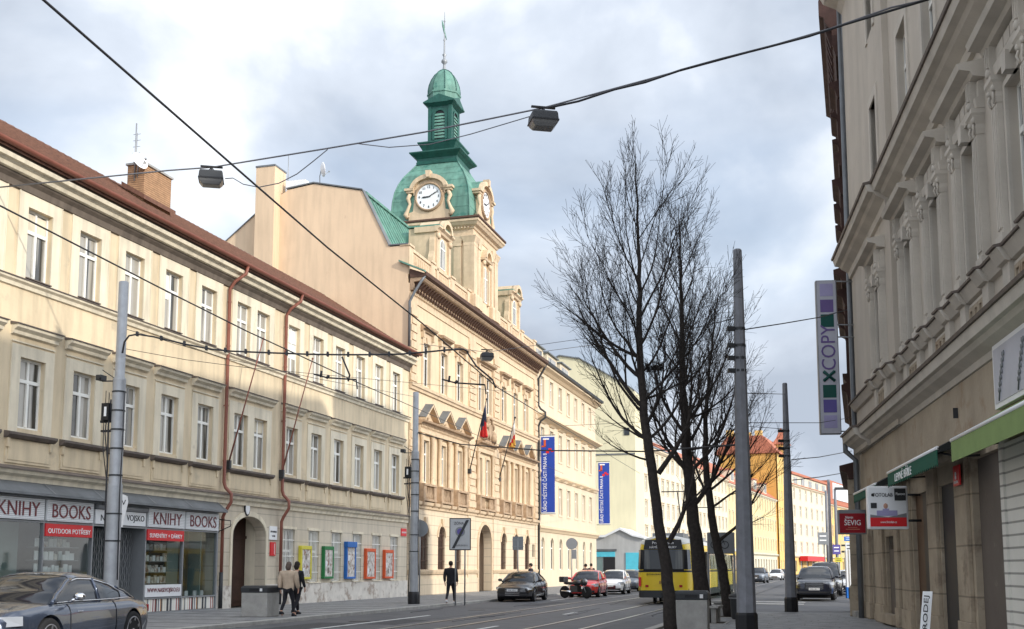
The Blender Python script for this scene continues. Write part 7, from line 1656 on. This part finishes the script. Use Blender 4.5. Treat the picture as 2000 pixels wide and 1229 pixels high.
    MB().box(.1, L_ - .1, -1.1, 1.1, .35, .7).build('underframe', 'letter_black', o); MB().box(-.3, .2, -.1, .1, .4, .52).build('coupler', 'letter_black', o)
    pg = MB(); pg.tube([(5, 0, 3.1), (6.4, 0, 3.9), (5.2, 0, 5.3)], .03, 6); pg.tube([(5.2, -.8, 5.35), (5.2, .8, 5.35)], .03, 6); pg.box(4.6, 6.2, -.5, .5, 3.05, 3.15); pg.build('pantograph', 'dark_metal', o); MB().box(1.5, 3.5, -.7, .7, 3.0, 3.2).box(9, 11, -.7, .7, 3.0, 3.2).build('roof_box', 'grey_metal', o)
    return o
xs_ = (Vector((0, 49.2, 0)) - Vector((0, 0, 0))).length / FL.d.y - UY(-7.36) * FL.n.y / FL.d.y
tram_car(xs_, 'yellow tram car with black destination box, rear end towards us'); tram_car(xs_ + 14.9, 'front tram car coupled beyond the first, mostly hidden by trees')

# ================= people =================
def skin_mesh(chains, name, m, parent, sub=2, extra=None):
    """chains: list of lists of (x,y,z,r[,r2]) ; a chain whose first point equals an earlier point joins there"""
    vs = []; rs = []; es = []; idx = {}
    for ch in chains:
        prev = None
        for p in ch:
            k = (round(p[0], 4), round(p[1], 4), round(p[2], 4))
            if k not in idx: idx[k] = len(vs); vs.append(p[:3]); rs.append((p[3], p[4] if len(p) > 4 else p[3]))
            if prev is not None and prev != idx[k]: es.append((prev, idx[k]))
            prev = idx[k]
    me = bpy.data.meshes.new(name); me.from_pydata(vs, es, []); o = bpy.data.objects.new(name, me); C.objects.link(o)
    md = o.modifiers.new('skin', 'SKIN'); md.use_smooth_shade = True
    sv = me.skin_vertices[0].data
    for i, r in enumerate(rs): sv[i].radius = r; sv[i].use_root = (i == 0)
    s = o.modifiers.new('sub', 'SUBSURF'); s.levels = sub; s.render_levels = sub
    dg = bpy.context.evaluated_depsgraph_get(); dg.update(); m2 = bpy.data.meshes.new_from_object(o.evaluated_get(dg)); bpy.data.objects.remove(o)
    if extra:
        bm = bmesh.new(); bm.from_mesh(m2); k = len(bm.verts); nv = [bm.verts.new(v) for v in extra.v]
        for f in extra.f:
            try: bm.faces.new([nv[i] for i in f])
            except ValueError: pass
        bm.to_mesh(m2); bm.free()
    for p in m2.polygons: p.use_smooth = True
    m2.name = name; m2.materials.clear(); m2.materials.append(M[m]); o = bpy.data.objects.new(name, m2); C.objects.link(o); o.parent = parent; return o
def person(loc, rz, label, h, top, legs, shoes, hair, coatlen=.8, stride=.28, hairlong=False, arms=(.1, -.1), wide=1.0, bag=False, swap=1):
    o = empty('person', loc, rz, label, 'person'); k = h / 1.75
    S = lambda *p: tuple(q * k for q in p)
    hip, sho, neck = .92, 1.42, 1.5
    body = []
    pel = (0, 0, hip, .13, .1); tor = [pel, (0, .0, 1.05, .12, .09), (0, .01, 1.22, .14, .1), (0, .0, sho - .03, .15, .09), (0, 0, neck, .055, .055), (0, .015, 1.57, .055, .06)]
    body.append([S(*p) for p in tor])
    legsP = []; armsP = []; hands = []
    for s_, ph in ((1, stride * swap), (-1, -stride * swap)):
        hipj = (s_ * .09, 0, hip - .04); knee = (s_ * .1, ph * .5 + .05, .5); ank = (s_ * .1, ph - (.08 if ph < 0 else 0), .09 + (.08 if ph < 0 else 0)); toe = (s_ * .11, ph + .14 - (.1 if ph < 0 else 0), .035)
        body.append([S(*pel), S(*hipj, .085), S(*knee, .055), S(*ank, .04), S(*toe, .035)]); legsP.append((hipj, knee, ank, toe))
        ar_ = arms[0] if s_ > 0 else arms[1]
        shj = (s_ * .185 * wide, 0, sho - .02); elb = (s_ * (.185 * wide + .035), ar_ * .4 - .03, 1.14); wri = (s_ * (.185 * wide + .03), ar_ + .06, .9); palm = (s_ * (.185 * wide + .02), ar_ + .08, .83)
        body.append([S(0, 0, sho - .03, .15, .09), S(*shj, .055), S(*elb, .042), S(*wri, .028), S(*palm, .034, .02)]); armsP.append((shj, elb, wri, palm))
        for f in range(4):
            fx = palm[0]; fy = palm[1] + (f - 1.5) * .02; L_ = (.055, .068, .064, .05)[f]
            body.append([S(*palm, .034, .02), S(fx, fy, palm[2] - .035, .009), S(fx - s_ * .008, fy + .006, palm[2] - .035 - L_ * .5, .0085), S(fx - s_ * .02, fy + .01, palm[2] - .035 - L_, .007)])
        body.append([S(*palm, .034, .02), S(palm[0] - s_ * .01, palm[1] + .035, palm[2] + .0, .01), S(palm[0] - s_ * .02, palm[1] + .055, palm[2] - .035, .009)])
    hd = MB(); hd.ball(S(0, .02, 1.645), S(.076, .095, .115), 9); hd.ball(S(0, .118, 1.635), S(.013, .02, .025), 4)
    for s_ in (-1, 1): hd.ball(S(s_ * .078, .01, 1.64), S(.012, .022, .032), 4); hd.ball(S(s_ * .03, .1, 1.66), S(.014, .012, .009), 4)
    hd.ball(S(0, .105, 1.59), S(.026, .012, .008), 4)
    skin_mesh(body, 'body', 'skin', o, 2, hd)
    ct = [[S(0, 0, coatlen, .17 * wide, .13), S(0, 0, 1.0, .165 * wide, .12), S(0, 0, 1.2, .17 * wide, .125), S(0, 0, sho - .02, .175 * wide, .11), S(0, 0, 1.49, .075, .075)]]
    for a in armsP: ct.append([S(0, 0, sho - .02, .175 * wide, .11), S(*a[0], .078 * wide), S(*a[1], .062 * wide), S(*a[2], .048 * wide)])
    skin_mesh(ct, 'coat', top, o)
    tr = []
    for hj, kn, an, to in legsP: tr.append([S(0, 0, hip - .02, .135, .11), S(hj[0], 0, hj[2] - .04, .1), S(*kn, .068), S(an[0], an[1], an[2] + .02, .05)])
    skin_mesh(tr, 'trousers', legs, o)
    sh = MB()
    for hj, kn, an, to in legsP:
        dz = an[2] - .09; sh.loft([[(x * k, y * k, z * k) for x, y, z in ((an[0] - w_, y_, dz + 0), (an[0] + w_, y_, dz + 0), (an[0] + w_ * .8, y_, dz + t), (an[0] - w_ * .8, y_, dz + t))] for y_, w_, t in ((an[1] - .09, .03, .07), (an[1] - .06, .042, .1), (an[1] + .03, .042, .09), (an[1] + .12, .045, .055), (an[1] + .18, .025, .035))])
    sh.build('shoe', shoes, o)
    hr = MB(); hr.ball(S(0, -.005, 1.675), S(.092, .105, .108), 9)
    if hairlong: hr.ball(S(0, -.05, 1.6), S(.095, .07, .12), 8)
    hr.build('hair', hair, o)
    if bag: MB().loft([[(x * k, y * k, z * k) for x, y, z in ((-.34, -.1, .86), (-.24, -.1, .86), (-.24, .2, .86), (-.34, .2, .86))], [(x * k, y * k, z * k) for x, y, z in ((-.32, -.06, 1.12), (-.26, -.06, 1.12), (-.26, .16, 1.12), (-.32, .16, 1.12))]], smooth=False).tube([S(-.29, -.03, 1.12), S(-.2, -.03, 1.47), S(-.15, .05, 1.47), S(-.28, .1, 1.12)], .012, 5).build('shoulder_bag', 'cloth_black', o, bevel=.02)
    return o
p = at(562, 1203, 34.9); person((p.x, 34.9, 0), R(-16), 'person in a beige coat and dark trousers walking away with a black shoulder bag', 1.68, 'coat_beige', 'cloth_black', 'cloth_black', 'hair_grey', .74, .2, True, wide=1.35, bag=True)
p = at(579, 1180, 36.3); person((p.x, 36.3, 0), R(-22), 'person dressed in black walking just right of the beige coat', 1.7, 'cloth_black', 'cloth_black', 'cloth_black', 'hair_dark', .8, .25, True, swap=-1)
p = at(880, 1180, 47); person((p.x, 47, 0), R(-10), 'person in black with white shoes walking beside the large sign', 1.78, 'cloth_black', 'cloth_black', 'shoe_white', 'hair_dark', .82, .26, wide=1.15)
p = at(1037, 1150, 60); person((p.x, 60.5, 0), R(80), 'person in dark clothes standing behind the black sedan', 1.75, 'cloth_black', 'cloth_black', 'cloth_black', 'hair_dark', .8, .05, wide=1.4)
p = at(1143, 1145, 69); person((p.x, 68.5, 0), R(60), 'person in a dark jacket standing behind the red hatchback', 1.75, 'cloth_black', 'cloth_black', 'cloth_black', 'hair_dark', .8, .05, wide=1.4)
p = at(1155, 1145, 75); person((p.x, 75, 0), R(0), 'slim dark person beside the wall of the pale office building', 1.8, 'cloth_black', 'cloth_black', 'cloth_black', 'hair_dark', .8, .15)
# ================= split repeated mouldings into one part each =================
SPLIT = {'window_surround', 'window_hood', 'hood_cover', 'window_sill', 'apron_panel', 'half_column', 'capital', 'entablature', 'pediment', 'pediment_cover', 'balustrade', 'quoin', 'pilaster', 'stone_pier', 'shop_window', 'arch_moulding', 'ornament', 'pedestal', 'panel_moulding', 'plinth', 'pipe_clamp', 'pier_cap', 'strap', 'clamp', 'glazing_bar', 'entablature_cornice', 'sill_cover', 'display_panel', 'shelf', 'arm', 'bracket', 'white_cladding', 'skylight_box', 'lane_line', 'books_on_display', 'rear_wall', 'gable_coping', 'coping', 'awning_side', 'side', 'window_trim', 'pillar', 'door_seam', 'rib', 'lines', 'roof_box'}
def split_part(o):
    me = o.data; n = len(me.vertices); par = list(range(n))
    def find(a):
        while par[a] != a: par[a] = par[par[a]]; a = par[a]
        return a
    polys = [tuple(p.vertices) for p in me.polygons]
    for f in polys:
        a = find(f[0])
        for v in f[1:]:
            b = find(v)
            if a != b: par[b] = a
    comp = {}
    for i in range(n): comp.setdefault(find(i), []).append(i)
    co = [tuple(v.co) for v in me.vertices]; boxes = []
    for r, vs in comp.items():
        boxes.append([[min(co[i][k] for i in vs) - .012 for k in range(3)], [max(co[i][k] for i in vs) + .012 for k in range(3)], {r}])
    boxes.sort(key=lambda b: b[0][0]); ch = True
    while ch:
        ch = False; out_ = []
        for b in boxes:
            for c in out_:
                if all(b[0][k] <= c[1][k] and c[0][k] <= b[1][k] for k in range(3)):
                    for k in range(3): c[0][k] = min(c[0][k], b[0][k]); c[1][k] = max(c[1][k], b[1][k])
                    c[2] |= b[2]; ch = True; break
            else: out_.append(b)
        boxes = out_
    if len(boxes) < 2 or len(boxes) > 95: return
    g = {r: i for i, b in enumerate(boxes) for r in b[2]}
    sets = [[] for _ in boxes]; sm = [p.use_smooth for p in me.polygons]
    for fi, f in enumerate(polys): sets[g[find(f[0])]].append(fi)
    for i, fs in enumerate(sets):
        mp_ = {}; vs = []; nf = []
        for fi in fs:
            t = []
            for v in polys[fi]:
                if v not in mp_: mp_[v] = len(vs); vs.append(co[v])
                t.append(mp_[v])
            nf.append(t)
        m2 = bpy.data.meshes.new(me.name); m2.from_pydata(vs, [], nf); m2.polygons.foreach_set('use_smooth', [sm[fi] for fi in fs]); m2.materials.append(me.materials[0]); m2.update()
        if i == 0: o.data = m2
        else:
            c = o.copy(); c.data = m2; C.objects.link(c)
for o in [x for x in C.objects if x.type == 'MESH' and x.parent]:
    if o.name.split('.')[0] in SPLIT and not o.children and o.data.users == 1: split_part(o)
